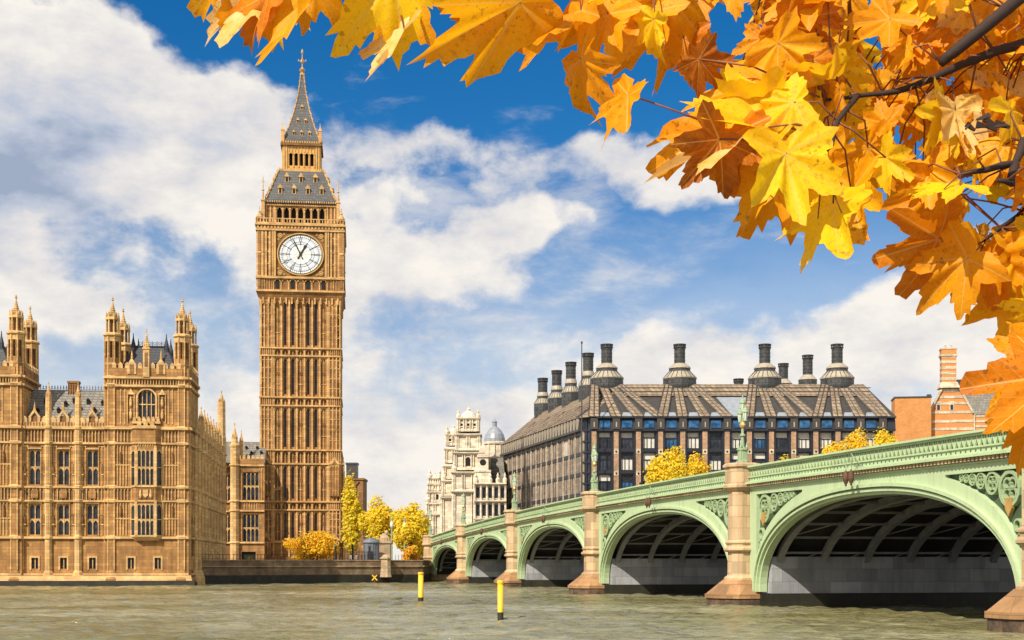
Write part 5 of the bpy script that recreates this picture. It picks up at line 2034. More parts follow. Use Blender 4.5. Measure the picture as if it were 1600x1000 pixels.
fan.build('roof_strips', [M['bronze_tile'], M['bronze_dark']], roof)
for a, b in ((1137, 1168),):
    sk = MB()
    slab(sk, on_front(a + 6, .06), on_front(a + 13, .06), on_front(b + 6, .60), on_front(a - 18, .60), fn, .08)
    sk.build('skylight', M['lead'], roof)
for x in [945 + 34.6 * k for k in range(13)]:
    sk = MB()
    slab(sk, on_front(x - 8, .02), on_front(x + 8, .02), on_front(x + 6, .13), on_front(x - 6, .13), fn, .10)
    sk.build('skylight', M['lead'], roof)
# side roof strips
sn_ = ((E0 - E1).cross(R1v - E1)).normalized()
if sn_.z < 0:
    sn_ = -sn_
sf_ = MB()


def on_side(u, t):
    a = E0 + (E1 - E0) * u
    b = Cc + (R1v - Cc) * u
    return a + (b - a) * t


for k in range(5):
    u0 = .04 + k * .19
    for j, q in enumerate((-.06, -.02, .03, .07)):
        slab(sf_, on_side(u0 + .1 + q * 1.3 - .016, 0), on_side(u0 + .1 + q * 1.3 + .016, 0), on_side(u0 + .1 + q * .6 + .012, .98), on_side(u0 + .1 + q * .6 - .012, .98), sn_, .2 + .01 * j)
slab(sf_, on_side(.01, .6), on_side(.99, .6), on_side(.99, 1), on_side(.01, 1), sn_, .15)
sf_.build('roof_strips', M['bronze_tile'], roof)
# long side wall: closely set piers with dark windows between
TSd = Matrix.Translation(C0_) @ Matrix.Rotation(math.atan2(-SV.y, -SV.x), 4, 'Z')      # x runs from the corner along -SV, so use negative x
sw = MB(); sw.T = TSd
nb = 15
bp = SLEN / nb
fl = [zp(y) for y in (676, 708, 740, 772, 804, 836)]
sw.quad((-SLEN, .5, 1), (0, .5, 1), (0, .5, EZ), (-SLEN, .5, EZ), 0)
for k in range(nb + 1):
    x = -k * bp
    sw.box(x - .36, x + .36, -.16, .5, 1, zp(673), 1)
    if k < nb:
        for q in (.34, .67):
            sw.box(x - bp * q - .15, x - bp * q + .15, .0, .5, 1, zp(675), 1)
for z in fl:
    sw.box(-SLEN, 0, -.08, .5, z - .38, z + .38, 0)
sw.box(-SLEN - .3, .3, -.9, .5, zp(673), zp(670), 2)
sw.hexa([(-SLEN, -.85, zp(670)), (0, -.85, zp(670)), (0, .5, zp(670)), (-SLEN, .5, zp(670)), (-SLEN, -.5, EZ), (0, -.5, EZ), (0, .5, EZ), (-SLEN, .5, EZ)], 2)
for k in range(nb * 2):
    x = -k * bp / 2 - .5
    sw.box(x - .28, x + .28, -1.0, 0, zp(670), EZ - .1, 3)
sw.build('side_wall', [M['blue_black'], M['side_pier'], M['bronze_dark'], M['pale_metal']], office)
for k in range(nb):
    for i in range(len(fl) - 1):
        g = MB(); g.T = TSd
        x0, x1 = -(k + 1) * bp + .37, -k * bp - .37
        z0, z1 = fl[i + 1] + .33, fl[i] - .33
        g.quad((x0, .12, z0), (x1, .12, z0), (x1, .12, z1), (x0, .12, z1))
        g.build('side_window', M['glass'] if random.random() < .9 else M['blind'], office)
# glazed chamfer between the two fronts
ch = MB()
qa, qb = C0_, Vector((-.3, 0, 0))
ch.quad((qa.x, qa.y, 1), (qb.x, qb.y, 1), (qb.x, qb.y, EZ), (qa.x, qa.y, EZ), 0)
dd = (qb - qa).normalized()
nn = Vector((dd.y, -dd.x, 0))
for t in (0, .33, .66, 1):
    p = qa + (qb - qa) * t
    ch.bar((p.x, p.y, 1), (p.x, p.y, EZ), .22, .5, 1, nn)
for y in (653, 672, 689, 706, 722, 738, 755, 772, 790, 806):
    ch.bar(qa + nn * .1 + Vector((0, 0, zp(y))), qb + nn * .1 + Vector((0, 0, zp(y))), .35, .3, 1, nn)
ch.build('corner_glazing', [M['glass'], M['blue_black']], office)
w = MB()
w.quad((LEN, 0, 1), (LEN, 17, 1), (LEN, 17, EZ), (LEN, 0, EZ), 0)
for k in range(5):
    w.box(LEN, LEN + .3, 1 + k * 3.6, 2 + k * 3.6, 1, zp(674), 1)
w.build('end_wall', [M['blue_black'], M['brick_pier']], office)


def chimney(px, ytop, Yw, ybase, wide=True, fl=1.0):
    """flared bronze base, dark riveted shaft, slotted cap"""
    s = Yw / F
    x, y = (px - 800) * s - PX0, Yw - PY0
    z = lambda q: EYE + (880 - q) * s
    b = MB()
    zt_, zb_ = z(ytop), z(ybase)
    h = (zt_ - zb_)
    r = 1.16
    if wide:
        b.lathe(x, y, [(3.3 * fl, zb_ - (1.4 if fl == 1 else 4)), (3.55 * fl, zb_), (3.5 * fl, zb_ + h * .17)], 16, 0)
        b.lathe(x, y, [(3.6 * fl, zb_ + h * .17), (3.6 * fl, zb_ + h * .2), (2.3 * fl, zb_ + h * .34)], 16, 1)
        b.lathe(x, y, [(2.25 * fl, zb_ + h * .34), (2.25 * fl, zb_ + h * .42)], 16, 0)
        b.lathe(x, y, [(2.35 * fl, zb_ + h * .42), (2.3 * fl, zb_ + h * .45), (1.25, zb_ + h * .54)], 16, 1)
        for k in range(20):
            a = 2 * math.pi * k / 20
            b.bar((x + 3.62 * fl * math.cos(a), y + 3.62 * fl * math.sin(a), zb_ + h * .19), (x + 2.3 * fl * math.cos(a), y + 2.3 * fl * math.sin(a), zb_ + h * .345), .12, .1, 0, (math.cos(a), math.sin(a), .8))
        z0 = zb_ + h * .53
    else:
        b.lathe(x, y, [(2.2, zb_ - 1), (2.2, zb_ + .6)], 14, 0)
        b.lathe(x, y, [(2.3, zb_ + .6), (1.2, zb_ + 1.8)], 14, 1)
        z0 = zb_ + 1.7
    o = b.build('chimney', [M['chimney_metal'], M['pale_metal']], office)
    sh = MB()
    sh.lathe(x, y, [(r, z0), (r, zt_ - .75)], 16)
    k = int((zt_ - z0) / .9)
    for i in range(1, k + 1):
        zz = z0 + (zt_ - .75 - z0) * i / (k + .5)
        sh.lathe(x, y, [(r + .05, zz - .06), (r + .05, zz + .06)], 16)
    so = sh.build('shaft', M['chimney_metal'], o)
    c = MB()
    c.lathe(x, y, [(r + .05, zt_ - .95), (r + .2, zt_ - .8), (r + .2, zt_ - .68)], 16)
    c.lathe(x, y, [(r * .72, zt_ - .68), (r * .72, zt_ - .2)], 12, 1)
    for k in range(10):
        a = 2 * math.pi * k / 10
        c.bar((x + (r + .05) * math.cos(a), y + (r + .05) * math.sin(a), zt_ - .68), (x + (r + .05) * math.cos(a), y + (r + .05) * math.sin(a), zt_ - .2), .22, .14, 0, (math.cos(a), math.sin(a), 0))
    c.lathe(x, y, [(r + .22, zt_ - .2), (r + .22, zt_ - .02), (r, zt_)], 16)
    c.build('cap', [M['chimney_metal'], M['pale_metal']], o)


for px in (948, 1062, 1195, 1308):
    chimney(px, 538, 284.5, 604)
for px, yt, Yw, yb, wd in ((919, 552, 303, 614, True), (892, 566, 314, 624, True), (870, 579, 324, 632, True), (848, 591, 334, 640, True),
                           (1262, 555, 318, 598, False), (1224, 568, 334, 604, False), (1154, 592, 340, 620, False)):
    chimney(px, yt, Yw, yb, wd, .62)

# flagpole by the corner
fp = empty('flagpole', (at(909, 880, 268).x, 268, 0), 0, 'tall thin dark flagpole at the corner of the office block', 'flagpole')
m = MB()
m.lathe(0, 0, [(.22, 2.9), (.16, 20), (.10, 46.8)], 8)
m.build('pole', M['bronze_dark'], fp)
m = MB()
m.lathe(0, 0, [(.12, 46.8), (.2, 47), (.2, 47.2), (.05, 47.4)], 8)
m.build('finial', M['bronze_dark'], fp)

# ================================================================== WHITE BUILDING
WY = 330.0
WX = (705 - 800) * WY / F
wb = empty('white_building', (WX, WY, 0), 0, 'ornate white stone building with stacked baroque turrets and grey dome', 'building')


def wx(px, Y=WY):
    return (px - 800) * Y / F - WX


def zw(y, Y=WY):
    return (880 - y) * Y / F + EYE


def arch_stage(mb, cx, cy, hw, z0, z1, n=3, kind='arch'):
    """square stage with pilasters, openings and a cornice"""
    mb.sq(cx, cy, [(hw * .94, z0), (hw * .94, z1)], 0)
    for k in range(4):
        T0 = mb.T
        mb.T = Matrix.Translation((cx, cy, 0)) @ Matrix.Rotation(k * math.pi / 2, 4, 'Z') @ Matrix.Translation((0, -hw * .94, 0))
        w_ = 2 * hw / n
        h = z1 - z0
        for i in range(n):
            x = -hw + (i + .5) * w_
            if kind == 'arch' or (kind == 'tall' and i == n // 2):
                q = w_ * (.19 if kind == 'arch' else .26)
                mb.box(x - q, x + q, -.04, -.002, z0 + h * .22, z0 + h * .62, 1)
                mb.ring(x, z0 + h * .62, 0, q, -.04, -.002, 8, 1, 1, 0, math.pi)
                mb.ring(x, z0 + h * .62, q, q * 1.5, -.18, 0, 8, 0, 1, 0, math.pi)
            elif kind == 'oculus':
                mb.ring(x, z0 + h * .5, 0, w_ * .22, -.04, -.002, 12, 1)
                mb.ring(x, z0 + h * .5, w_ * .22, w_ * .36, -.2, 0, 12, 0)
            elif kind == 'panel':
                mb.box(x - w_ * .3, x + w_ * .3, -.12, 0, z0 + h * .2, z0 + h * .75, 0)
        for i in range(n + 1):
            x = -hw * .97 + i * (hw * 1.94 / n)
            for e in (-.28, .28):
                mb.lathe(x + e, -.22, [(.24, z0), (.2, z0 + .3), (.17, z1 - .5), (.28, z1 - .25)], 8, 0)
        mb.T = T0
    mb.sq(cx, cy, [(hw * 1.0, z1 - .45), (hw * 1.05, z1 - .3), (hw * 1.18, z1 - .08), (hw * 1.2, z1 + .16), (hw * .98, z1 + .3)], 0)
    mb.sq(cx, cy, [(hw * 1.08, z0 - .1), (hw * 1.08, z0 + .35), (hw * 1.0, z0 + .6)], 0)


def cupola(mb, cx, cy, r, z0, h, mat=0, n=12):
    mb.lathe(cx, cy, [(r, z0)] + [(r * math.cos(t * math.pi / 2 / 6), z0 + h * .66 * math.sin(t * math.pi / 2 / 6)) for t in range(1, 6)] +
             [(r * .2, z0 + h * .68), (r * .24, z0 + h * .8), (r * .3, z0 + h * .82), (r * .1, z0 + h * .92), (.03, z0 + h)], n, mat)


def white_tower(pxc, stages, top, Yoff, hw_base):
    m = MB()
    cx, cy = wx(pxc), Yoff
    for y0, y1, wpx, n, op in stages:
        arch_stage(m, cx, cy, wpx * WY / F / 2, zw(y0), zw(y1), n, op)
    y1, wpx = stages[-1][1], stages[-1][2]
    for sx in (-1, 1):
        for sy in (-1, 1):
            q = stages[-1][2] * WY / F / 2
            m.lathe(cx + sx * q, cy + sy * q, [(.5, zw(y1)), (.55, zw(y1) + .8), (.2, zw(y1) + 1.2), (.3, zw(y1) + 1.6), (.05, zw(y1) + 2.3)], 8, 0)
            q2 = stages[1][2] * WY / F / 2 * .95
            z2 = zw(stages[1][1])
            m.lathe(cx + sx * q2, cy + sy * q2, [(.6, z2), (.7, z2 + 1.2), (.3, z2 + 1.7), (.36, z2 + 2.2), (.06, z2 + 3.2)], 8, 0)
    cupola(m, cx, cy, wpx * WY / F / 2 * .82, zw(y1) + .25, zw(top) - zw(y1) - .2)
    m.build('turret', [M['white_stone'], M['void']], wb)


white_tower(731, [(890, 768, 46, 3, 'panel'), (768, 738, 46, 3, 'panel'), (733, 707, 42, 3, 'tall'), (702, 678, 36, 2, 'panel'), (672, 652, 31, 3, 'oculus')], 633, 5, 20)
white_tower(705.5, [(890, 775, 36, 2, 'panel'), (772, 748, 33, 2, 'panel'), (744, 724, 30, 2, 'tall'), (718, 696, 25, 2, 'panel'), (690, 673, 21, 2, 'oculus')], 656, 12, 16)
white_tower(672, [(890, 800, 25, 2, 'panel'), (798, 782, 23, 2, 'panel'), (779, 763, 21, 2, 'tall'), (760, 750, 19, 2, 'panel'), (748, 740, 16, 2, 'panel')], 730, 20, 16)
blk = MB()
x0, x1 = wx(742), wx(790)
z_ = [zw(y) for y in (884, 835, 812, 784, 757)]
hol = []
for i in range(4):
    for k in range(5):
        xc = x0 + (k + .5) * (x1 - x0) / 5
        hol.append((xc - .45, xc + .45, z_[i] + .9, z_[i + 1] - .7))
blk.wall(x0, x1, 1, z_[4], hol, 0, .4, 0)
for z in z_[1:]:
    blk.box(x0 - .2, x1 + .2, -.5, 0, z - .35, z + .05, 0)
    blk.box(x0 - .2, x1 + .2, -.9, 0, z + .05, z + .35, 0)
for k in range(6):
    xc = x0 + k * (x1 - x0) / 5
    for i in range(1, 4):
        blk.lathe(xc, -.3, [(.34, z_[i] + .4), (.27, z_[i] + .8), (.25, z_[i + 1] - .8), (.4, z_[i + 1] - .4)], 8, 0)
blk.quad((x1, 0, 1), (x1, 20, 1), (x1, 20, z_[4]), (x1, 0, z_[4]), 0)
blk.quad((x0, 0, z_[4]), (x1, 0, z_[4]), (x1, 16, z_[4]), (x0, 16, z_[4]), 0)
# stepped attic and gable
blk.box(x0, wx(766), .5, 6, z_[4], zw(735), 0)
blk.box(x0 - .2, wx(767), .3, 6, zw(737), zw(734), 0)
blk.box(wx(746), wx(763), .8, 6, zw(735), zw(712), 0)
blk.box(wx(745), wx(764), .5, 6, zw(714), zw(711), 0)
blk.plate([(wx(746), zw(711)), (wx(763), zw(711)), (wx(759), zw(698)), (wx(754.5), zw(692)), (wx(750), zw(698))], 1.2, 3, 0)
blk.ring(wx(754.5), zw(722), .0, .8, .76, .79, 12, 1)
for px in (743, 766, 778, 789):
    blk.lathe(wx(px), .4, [(.5, z_[4] + .3), (.6, z_[4] + 1.3), (.25, z_[4] + 1.7), (.35, z_[4] + 2.2), (.05, z_[4] + 3)], 8, 0)
blk.build('front_wall', [M['white_stone'], M['void']], wb)
for h in hol:
    g = MB()
    g.quad((h[0], .38, h[2]), (h[1], .38, h[2]), (h[1], .38, h[3]), (h[0], .38, h[3]))
    o = g.build('window', M['glass'], wb)
    f = MB()
    f.box(h[0] - .15, h[1] + .15, -.14, -.003, h[3], h[3] + .25)
    f.box(h[0] - .15, h[1] + .15, -.14, -.003, h[2] - .2, h[2])
    for e in (h[0] - .13, h[1] + .01):
        f.box(e, e + .12, -.12, -.004, h[2] - .1, h[3] + .1)
    f.build('frame', M['white_stone'], o)
rf = MB()
rf.hexa([(wx(764), 6.2, z_[4]), (x1, 1, z_[4]), (x1, 20, z_[4]), (wx(764), 20, z_[4]), (wx(766), 9, zw(712)), (wx(786), 6, zw(712)), (wx(786), 18, zw(712)), (wx(766), 18, zw(712))])
rf.build('roof', M['slate'], wb)
dmb = MB()
cx, cy = wx(772.6, 345), 15 + 3
zb = zw(712)
dmb.lathe(cx, cy, [(2.9, zb - 4), (2.9, zw(694, 345)), (3.2, zw(693, 345)), (3.2, zw(690, 345)), (2.75, zw(689, 345))], 16, 1)
for k in range(12):
    a = 2 * math.pi * k / 12
    dmb.lathe(cx + 2.95 * math.cos(a), cy + 2.95 * math.sin(a), [(.22, zb - 3), (.22, zw(694, 345))], 6, 1)
    dmb.bar((cx + 2.75 * math.cos(a), cy + 2.75 * math.sin(a), zw(689, 345)), (cx + 2.3 * math.cos(a), cy + 2.3 * math.sin(a), zw(677, 345)), .12, .12, 0, (math.cos(a), math.sin(a), 0.3))
dmb.lathe(cx, cy, [(2.75, zw(689, 345)), (2.7, zw(684, 345)), (2.35, zw(677, 345)), (1.6, zw(670, 345)), (.8, zw(665.5, 345)), (.6, zw(665, 345)), (.6, zw(658, 345)), (.75, zw(657.5, 345)), (.4, zw(655, 345)), (.1, zw(653, 345)), (.04, zw(649, 345))], 16, 0)
dmb.build('dome', [M['lead'], M['white_stone']], wb)

# ================================================================== BRICK BUILDINGS behind the bridge
BY = 300.0
bk = empty('brick_block', ((1398 - 800) * BY / F, BY, 0), R(-9), 'plain flat topped orange brick block behind the bridge parapet', 'building')
sc_ = BY / F
wd = 55 * sc_
m = MB()
m.box(0, wd, 0, 6, 2, EYE + (880 - 622) * sc_)
m.build('wall', M['brick_dark'], bk)
m = MB()
m.box(-.15, wd + .15, -.15, 6.1, EYE + (880 - 622) * sc_ + .002, EYE + (880 - 622) * sc_ + .3)
m.box(wd - .9, wd + .02, -.02, .8, EYE + (880 - 622) * sc_ + .3, EYE + (880 - 622) * sc_ + .7)
m.build('coping', M['bronze_dark'], bk)

gb = empty('gabled_house', ((1453 - 800) * BY / F, BY + 1, 0), R(-9), 'striped orange brick gabled house with cream bands and tall striped chimney', 'building')


def gx(px):
    return (px - 1453) * sc_


def gz(y):
    return EYE + (880 - y) * sc_


# gable end: alternating brick and cream courses, each course a little proud where it is cream
m = MB()
lv_ = [(720, 672, 0), (672, 668, 1), (668, 660, 0), (660, 656, 1), (656, 646, 0), (646, 642, 1), (642, 632, 0), (632, 628, 1), (628, 622, 0), (622, 618, 1), (618, 612, 0), (612, 608, 1), (608, 603, 0), (603, 598, 1)]


def half(y):
    if y >= 645:
        return gx(1451), gx(1521)
    t = (645 - y) / (645 - 598)
    return gx(1455) + (gx(1476) - gx(1455)) * t, gx(1519) - (gx(1519) - gx(1496)) * t


for a, b, c in lv_:
    (l0, r0), (l1, r1) = half(a - .01), half(b)
    y0 = -.10 if c else 0
    e = .06 if c else 0
    m.hexa([(l0 - e, y0, gz(a)), (r0 + e, y0, gz(a)), (r0 + e, 1.2, gz(a)), (l0 - e, 1.2, gz(a)), (l1 - e, y0, gz(b)), (r1 + e, y0, gz(b)), (r1 + e, 1.2, gz(b)), (l1 - e, 1.2, gz(b))], c)
m.box(gx(1521), gx(1523), -.2, 1.4, gz(700), gz(646), 1)
for s0, s1 in (((1520, 646), (1496, 600)), ((1453, 646), (1476, 600))):
    m.bar((gx(s0[0]), -.1, gz(s0[1])), (gx(s1[0]), -.1, gz(s1[1])), .45, .7, 1)
m.box(gx(1523), gx(1590), .2, 8, 2, gz(652), 0)
for y in (668, 660, 652):
    m.box(gx(1523), gx(1590), .1, .198, gz(y), gz(y - 3), 1)
m.build('gable_wall', [M['brick'], M['band_white']], gb)
for px in (1468, 1488):
    g = MB()
    g.box(gx(px) - .3, gx(px) + .3, -.03, -.004, gz(640), gz(631))
    o = g.build('window', M['glass'], gb)
    f = MB()
    f.box(gx(px) - .48, gx(px) - .3, -.12, -.002, gz(641), gz(629))
    f.box(gx(px) + .3, gx(px) + .48, -.12, -.002, gz(641), gz(629))
    f.box(gx(px) - .52, gx(px) + .52, -.14, -.003, gz(629) - .1, gz(629) + .3)
    f.build('frame', M['band_white'], o)
rf = MB()
rf.hexa([(gx(1519), .3, gz(648)), (gx(1600), .3, gz(648)), (gx(1600), 12, gz(648)), (gx(1519), 12, gz(648)), (gx(1500), 5.5, gz(588)), (gx(1600), 5.5, gz(588)), (gx(1600), 6, gz(588)), (gx(1500), 6, gz(588))])
rf.build('roof', M['slate'], gb)
c = MB()
ya, n_ = 598, 10
for k in range(n_):
    a, b = 598 - k * 4.4, 598 - (k + 1) * 4.4
    e = .07 if k % 2 else 0
    c.box(gx(1473) - e, gx(1495) + e, .1 - e, 2.6 + e, gz(a), gz(b), k % 2)
c.box(gx(1471), gx(1497), -.1, 2.8, gz(556), gz(553), 1)
c.box(gx(1472.5), gx(1495.5), .05, 2.65, gz(553), gz(545), 0)
c.box(gx(1471.5), gx(1496.5), -.05, 2.75, gz(545), gz(543), 1)
c.sq((gx(1473) + gx(1495)) / 2, 1.35, [(2.2, gz(606)), (1.75, gz(597))], 1)
for q in (.3, .7):
    x = gx(1473) + (gx(1495) - gx(1473)) * q
    c.lathe(x, 1.3, [(.25, gz(543)), (.2, gz(539)), (.26, gz(538.5)), (.26, gz(538))], 8, 1)
c.build('chimney', [M['brick'], M['band_white']], gb)

# distant block behind the tower
db = empty('distant_block', (at(556, 880, 400).x, 400, 0), 0, 'far brown stone block with square chimney just right of the clock tower', 'building')
s4 = 400 / F
q4 = lambda y: EYE + (880 - y) * s4
m = MB()
m.box(-5, 2.2, 0, 10, 2, q4(748))
m.box(-5.3, 2.5, -.4, 10, q4(750), q4(748) + .2)
panel_ribs(m, -5, 2.2, q4(790), q4(752), 2.2, .5, .5, 0)
m.build('wall', M['gold_panel'], db)
m = MB()
m.box(-2.8, .4, -.5, 3, q4(748) + .2, q4(724))
m.box(-3, .6, -.7, 3.2, q4(726), q4(723))
m.build('chimney', M['bronze_dark'], db)


# ================================================================== TREES
def tree(name, pxc, Yw, y_top, y_bot, wpx, mats, label, group=None, n=2600, leaf=.42, base=2.9, lumps=15, stems=1, seed=1):
    n = int(n * 1.7)
    leaf *= 1.25
    rnd = random.Random(seed)
    s = Yw / F
    X = (pxc - 800) * s
    zt_, zb_ = EYE + (880 - y_top) * s, EYE + (880 - y_bot) * s
    rx = wpx * s / 2
    o = empty(name, (X, Yw, base), 0, label, 'tree' if name == 'tree' else 'shrub', group)
    zb_, zt_ = zb_ - base, zt_ - base
    cz, rz = (zb_ + zt_) / 2, (zt_ - zb_) / 2
    t = MB()
    tips = []
    for k in range(stems):
        ox = (k - (stems - 1) / 2) * .5
        t.tube([(ox, 0, -.3), (ox * 1.3 + rnd.uniform(-.1, .1), 0, zb_ * .5 + .2), (ox * 1.8 + rnd.uniform(-.2, .2), rnd.uniform(-.2, .2), cz), (ox * 2, 0, zt_ - rz * .4)], max(.08, rx * .055), 7, 0, .05)
    # clumps of leaves on limbs: an uneven crown with gaps
    cl = []
    for k in range(lumps):
        for _ in range(40):
            p = Vector((rnd.uniform(-1, 1), rnd.uniform(-1, 1), rnd.uniform(-1, 1)))
            if .25 < p.length < 1:
                break
        q = rnd.uniform(.30, .46)
        p = Vector((p.x * rx * (1 - q * .8), p.y * rx * (1 - q * .8), cz + p.z * rz * (1 - q * .8)))
        cl.append((p, q))
        t.tube([(0, 0, max(.2, cz - rz * .5)), ((p.x) * .5, p.y * .5, (cz - rz * .3 + p.z) / 2), p], max(.04, rx * .018), 5, 0, .03)
    t.build('trunk', M['bark'], o)
    f = MB()
    for k in range(n):
        p, q = rnd.choice(cl)
        d = Vector((rnd.gauss(0, 1), rnd.gauss(0, 1), rnd.gauss(0, 1))).normalized() * (rnd.random() ** .28) * rnd.choice((1, 1, 1, 1.22))
        c = p + Vector((d.x * rx * q * 1.05, d.y * rx * q * 1.05, d.z * rz * q * 1.05))
        nrm = (d.normalized() * .9 + Vector((rnd.gauss(-.2, .45), rnd.gauss(-.35, .45), rnd.gauss(.35, .45)))).normalized()
        a = nrm.orthogonal().normalized()
        a = Matrix.Rotation(rnd.uniform(0, 6.28), 3, nrm) @ a
        b = nrm.cross(a)
        l = leaf * rnd.uniform(.55, 1.25)
        f.add([c - a * l * .5, c + b * l * .32 + nrm * l * .1, c + a * l * .55, c - b * l * .32 + nrm * l * .1], [(0, 1, 2, 3)], rnd.choices(range(len(mats)), weights=(5, 2, 1)[:len(mats)])[0])
    f.build('crown', mats, o)
    return o


Yl, Gd, Gn, Or = M['fol_yellow'], M['fol_gold'], M['fol_green'], M['fol_orange']
tree('tree', 547, 252, 738, 868, 44, [Yl, Gn, Gd], 'narrow yellow green tree close against the right side of the clock tower', 'yellow trees on the far embankment', 2600, .5, seed=2, lumps=16)
tree('tree', 585, 250, 774, 872, 66, [Yl, Gd, Gn], 'round yellow tree second to the right of the clock tower', 'yellow trees on the far embankment', 4200, .5, seed=3, lumps=20)
tree('tree', 642, 247, 783, 872, 68, [Yl, Gd, Gn], 'broad yellow tree beside the left turret of the white building', 'yellow trees on the far embankment', 4200, .5, seed=4, lumps=20)
tree('shrub', 486, 247, 826, 884, 84, [Gd, Or, Gn], 'wide golden shrub in front of the clock tower base', None, 5200, .38, seed=5, lumps=26, stems=4)
tree('shrub', 641, 236, 850, 882, 30, [Or, Gd, Gn], 'small round orange shrub by the bridge abutment', None, 1400, .34, seed=6, lumps=12, stems=2)
tree('shrub', 391, 240, 868, 884, 9, [Gn, Gn, Yl], 'tiny green bush at the foot of the low stone range', None, 260, .25, seed=16, lumps=6)
tree('tree', 1050, 258, 700, 800, 86, [Yl, Gd, Gn], 'golden tree behind the bridge left of the tall lamp', 'golden trees behind the bridge', 4600, .52, seed=7, lumps=22)
tree('tree', 1090, 261, 702, 800, 56, [Gd, Yl, Gn], 'smaller golden tree overlapping the one behind the bridge left of the tall lamp', 'golden trees behind the bridge', 2600, .52, seed=8, lumps=16)
tree('tree', 1240, 262, 700, 780, 50, [Yl, Gn, Gd], 'low yellow tree just showing over the parapet right of the tall lamp', 'golden trees behind the bridge', 2000, .5, seed=9, lumps=14)
tree('tree', 1302, 262, 680, 770, 66, [Gd, Yl, Gn], 'golden tree in the middle of the three right of the tall lamp', 'golden trees behind the bridge', 3000, .5, seed=10, lumps=18)
tree('tree', 1348, 264, 672, 765, 72, [Gd, Yl, Gn], 'golden tree against the right end of the dark office block', 'golden trees behind the bridge', 3000, .5, seed=11, lumps=18)
tree('tree', 1386, 266, 664, 760, 58, [Yl, Gd, Gn], 'yellow tree beside the plain orange brick block', 'golden trees behind the bridge', 2600, .5, seed=12, lumps=16)


# ================================================================== PEOPLE
def person(loc, rz, coat, label, group, h=1.72, arm=0.0):
    o = empty('person', loc, rz, label, 'person', group)
    me = bpy.data.meshes.new('body')
    J = [(0, 0, .95), (0, 0, 1.15), (0, -.01, 1.40), (0, 0, 1.50), (0, -.02, 1.60), (0, -.02, 1.72),
         (.19, 0, 1.41), (.25, .02, 1.14), (.26, -.06 - arm, .90 + arm), (.26, -.10 - arm * 1.3, .80 + arm * 1.4),
         (-.19, 0, 1.41), (-.25, .02, 1.14), (-.26, -.06, .90), (-.26, -.09, .80),
         (.10, 0, .90), (.11, -.02, .50), (.11, .03, .08), (.12, -.13, .04),
         (-.10, 0, .90), (-.11, -.02, .50), (-.11, .03, .08), (-.12, -.13, .04)]
    E = [(0, 1), (1, 2), (2, 3), (3, 4), (4, 5), (2, 6), (6, 7), (7, 8), (8, 9), (2, 10), (10, 11), (11, 12), (12, 13), (0, 14), (14, 15), (15, 16), (16, 17), (0, 18), (18, 19), (19, 20), (20, 21)]
    rad = [.15, .13, .15, .055, .09, .07, .06, .045, .036, .03, .06, .045, .036, .03, .09, .062, .045, .035, .09, .062, .045, .035]
    me.from_pydata(J, E, [])
    b = bpy.data.objects.new('body', me)
    COL.objects.link(b)
    b.parent = o
    sk_ = b.modifiers.new('skin', 'SKIN')
    for v, r in zip(me.skin_vertices[0].data, rad):
        v.radius = (r, r * .85)
    me.skin_vertices[0].data[0].use_root = True
    ss = b.modifiers.new('smooth', 'SUBSURF')
    ss.levels = ss.render_levels = 2
    me.materials.append(M['skin'])
    c = MB()
    c.lathe(0, 0, [(.20, .62), (.21, .95), (.18, 1.15), (.215, 1.38), (.16, 1.46), (.075, 1.50)], 14, 0, 0, 1, .72)
    for sx in (-1, 1):
        c.tube([(sx * .17, 0, 1.42), (sx * .25, .02, 1.15), (sx * .262, -.06 - (arm if sx > 0 else 0), .90 + (arm if sx > 0 else 0))], .078, 8, 0, .056)
    c.build('coat', coat, o, True)
    t = MB()
    for sx in (-1, 1):
        t.tube([(sx * .10, 0, .92), (sx * .11, -.02, .50), (sx * .11, .03, .08)], .115, 8, 0, .075)
    t.build('trousers', M['cloth_dark'], o, True)
    hh = MB()
    hh.lathe(0, .015, [(.098, 1.60), (.112, 1.67), (.098, 1.75), (.05, 1.80), (.01, 1.81)], 12, 0, 0, 1, 1.05)
    hh.build('hair', M['hair'], o, True)
    o.scale = (h / 1.75,) * 3
    return o


def on_bridge(s, y):
    return br(s, y, par(s) - 1.13)


gp = 'people walking on the bridge'
for s, y, rz, coat, lab in ((144.2, 1.7, BR_ANG, 'cloth_dark', 'person in dark coat on the bridge beside the tall lamp pillar'),
                            (142.6, 2.2, BR_ANG + 3, 'cloth_red', 'person in red coat on the bridge left of the tall lamp pillar'),
                            (87.0, 1.6, BR_ANG + 1.6, 'cloth_blue', 'person in blue coat on the bridge over the third arch'),
                            (84.5, 1.5, BR_ANG, 'cloth_dark', 'person in dark coat on the bridge over the third arch'),
                            (52.0, 1.6, BR_ANG + 3, 'cloth_dark', 'person in dark coat on the bridge over the second arch'),
                            (20.0, 1.7, BR_ANG, 'cloth_red', 'person in red coat on the bridge over the first arch'),
                            (13.5, 1.6, BR_ANG + 3.1, 'cloth_dark', 'person in dark coat on the bridge over the first arch')):
    person(on_bridge(s, y), rz, M[coat], lab, gp, 1.75 + (s % 3) * .05)
for s, y, rz, coat, lab in ((90.5, 2.0, BR_ANG + 2, 'cloth_pale', 'person in pale coat on the bridge over the third arch'),
                            (17.0, 2.2, BR_ANG + 1, 'cloth_pale', 'person in pale coat on the bridge over the first arch'),
                            (118.0, 1.6, BR_ANG, 'cloth_blue', 'person in blue coat on the bridge left of the golden tree'),
                            (49.0, 2.0, BR_ANG + 3, 'cloth_red', 'person in red coat on the bridge over the second arch')):
    person(on_bridge(s, y), rz, M[coat], lab, gp, 1.72)
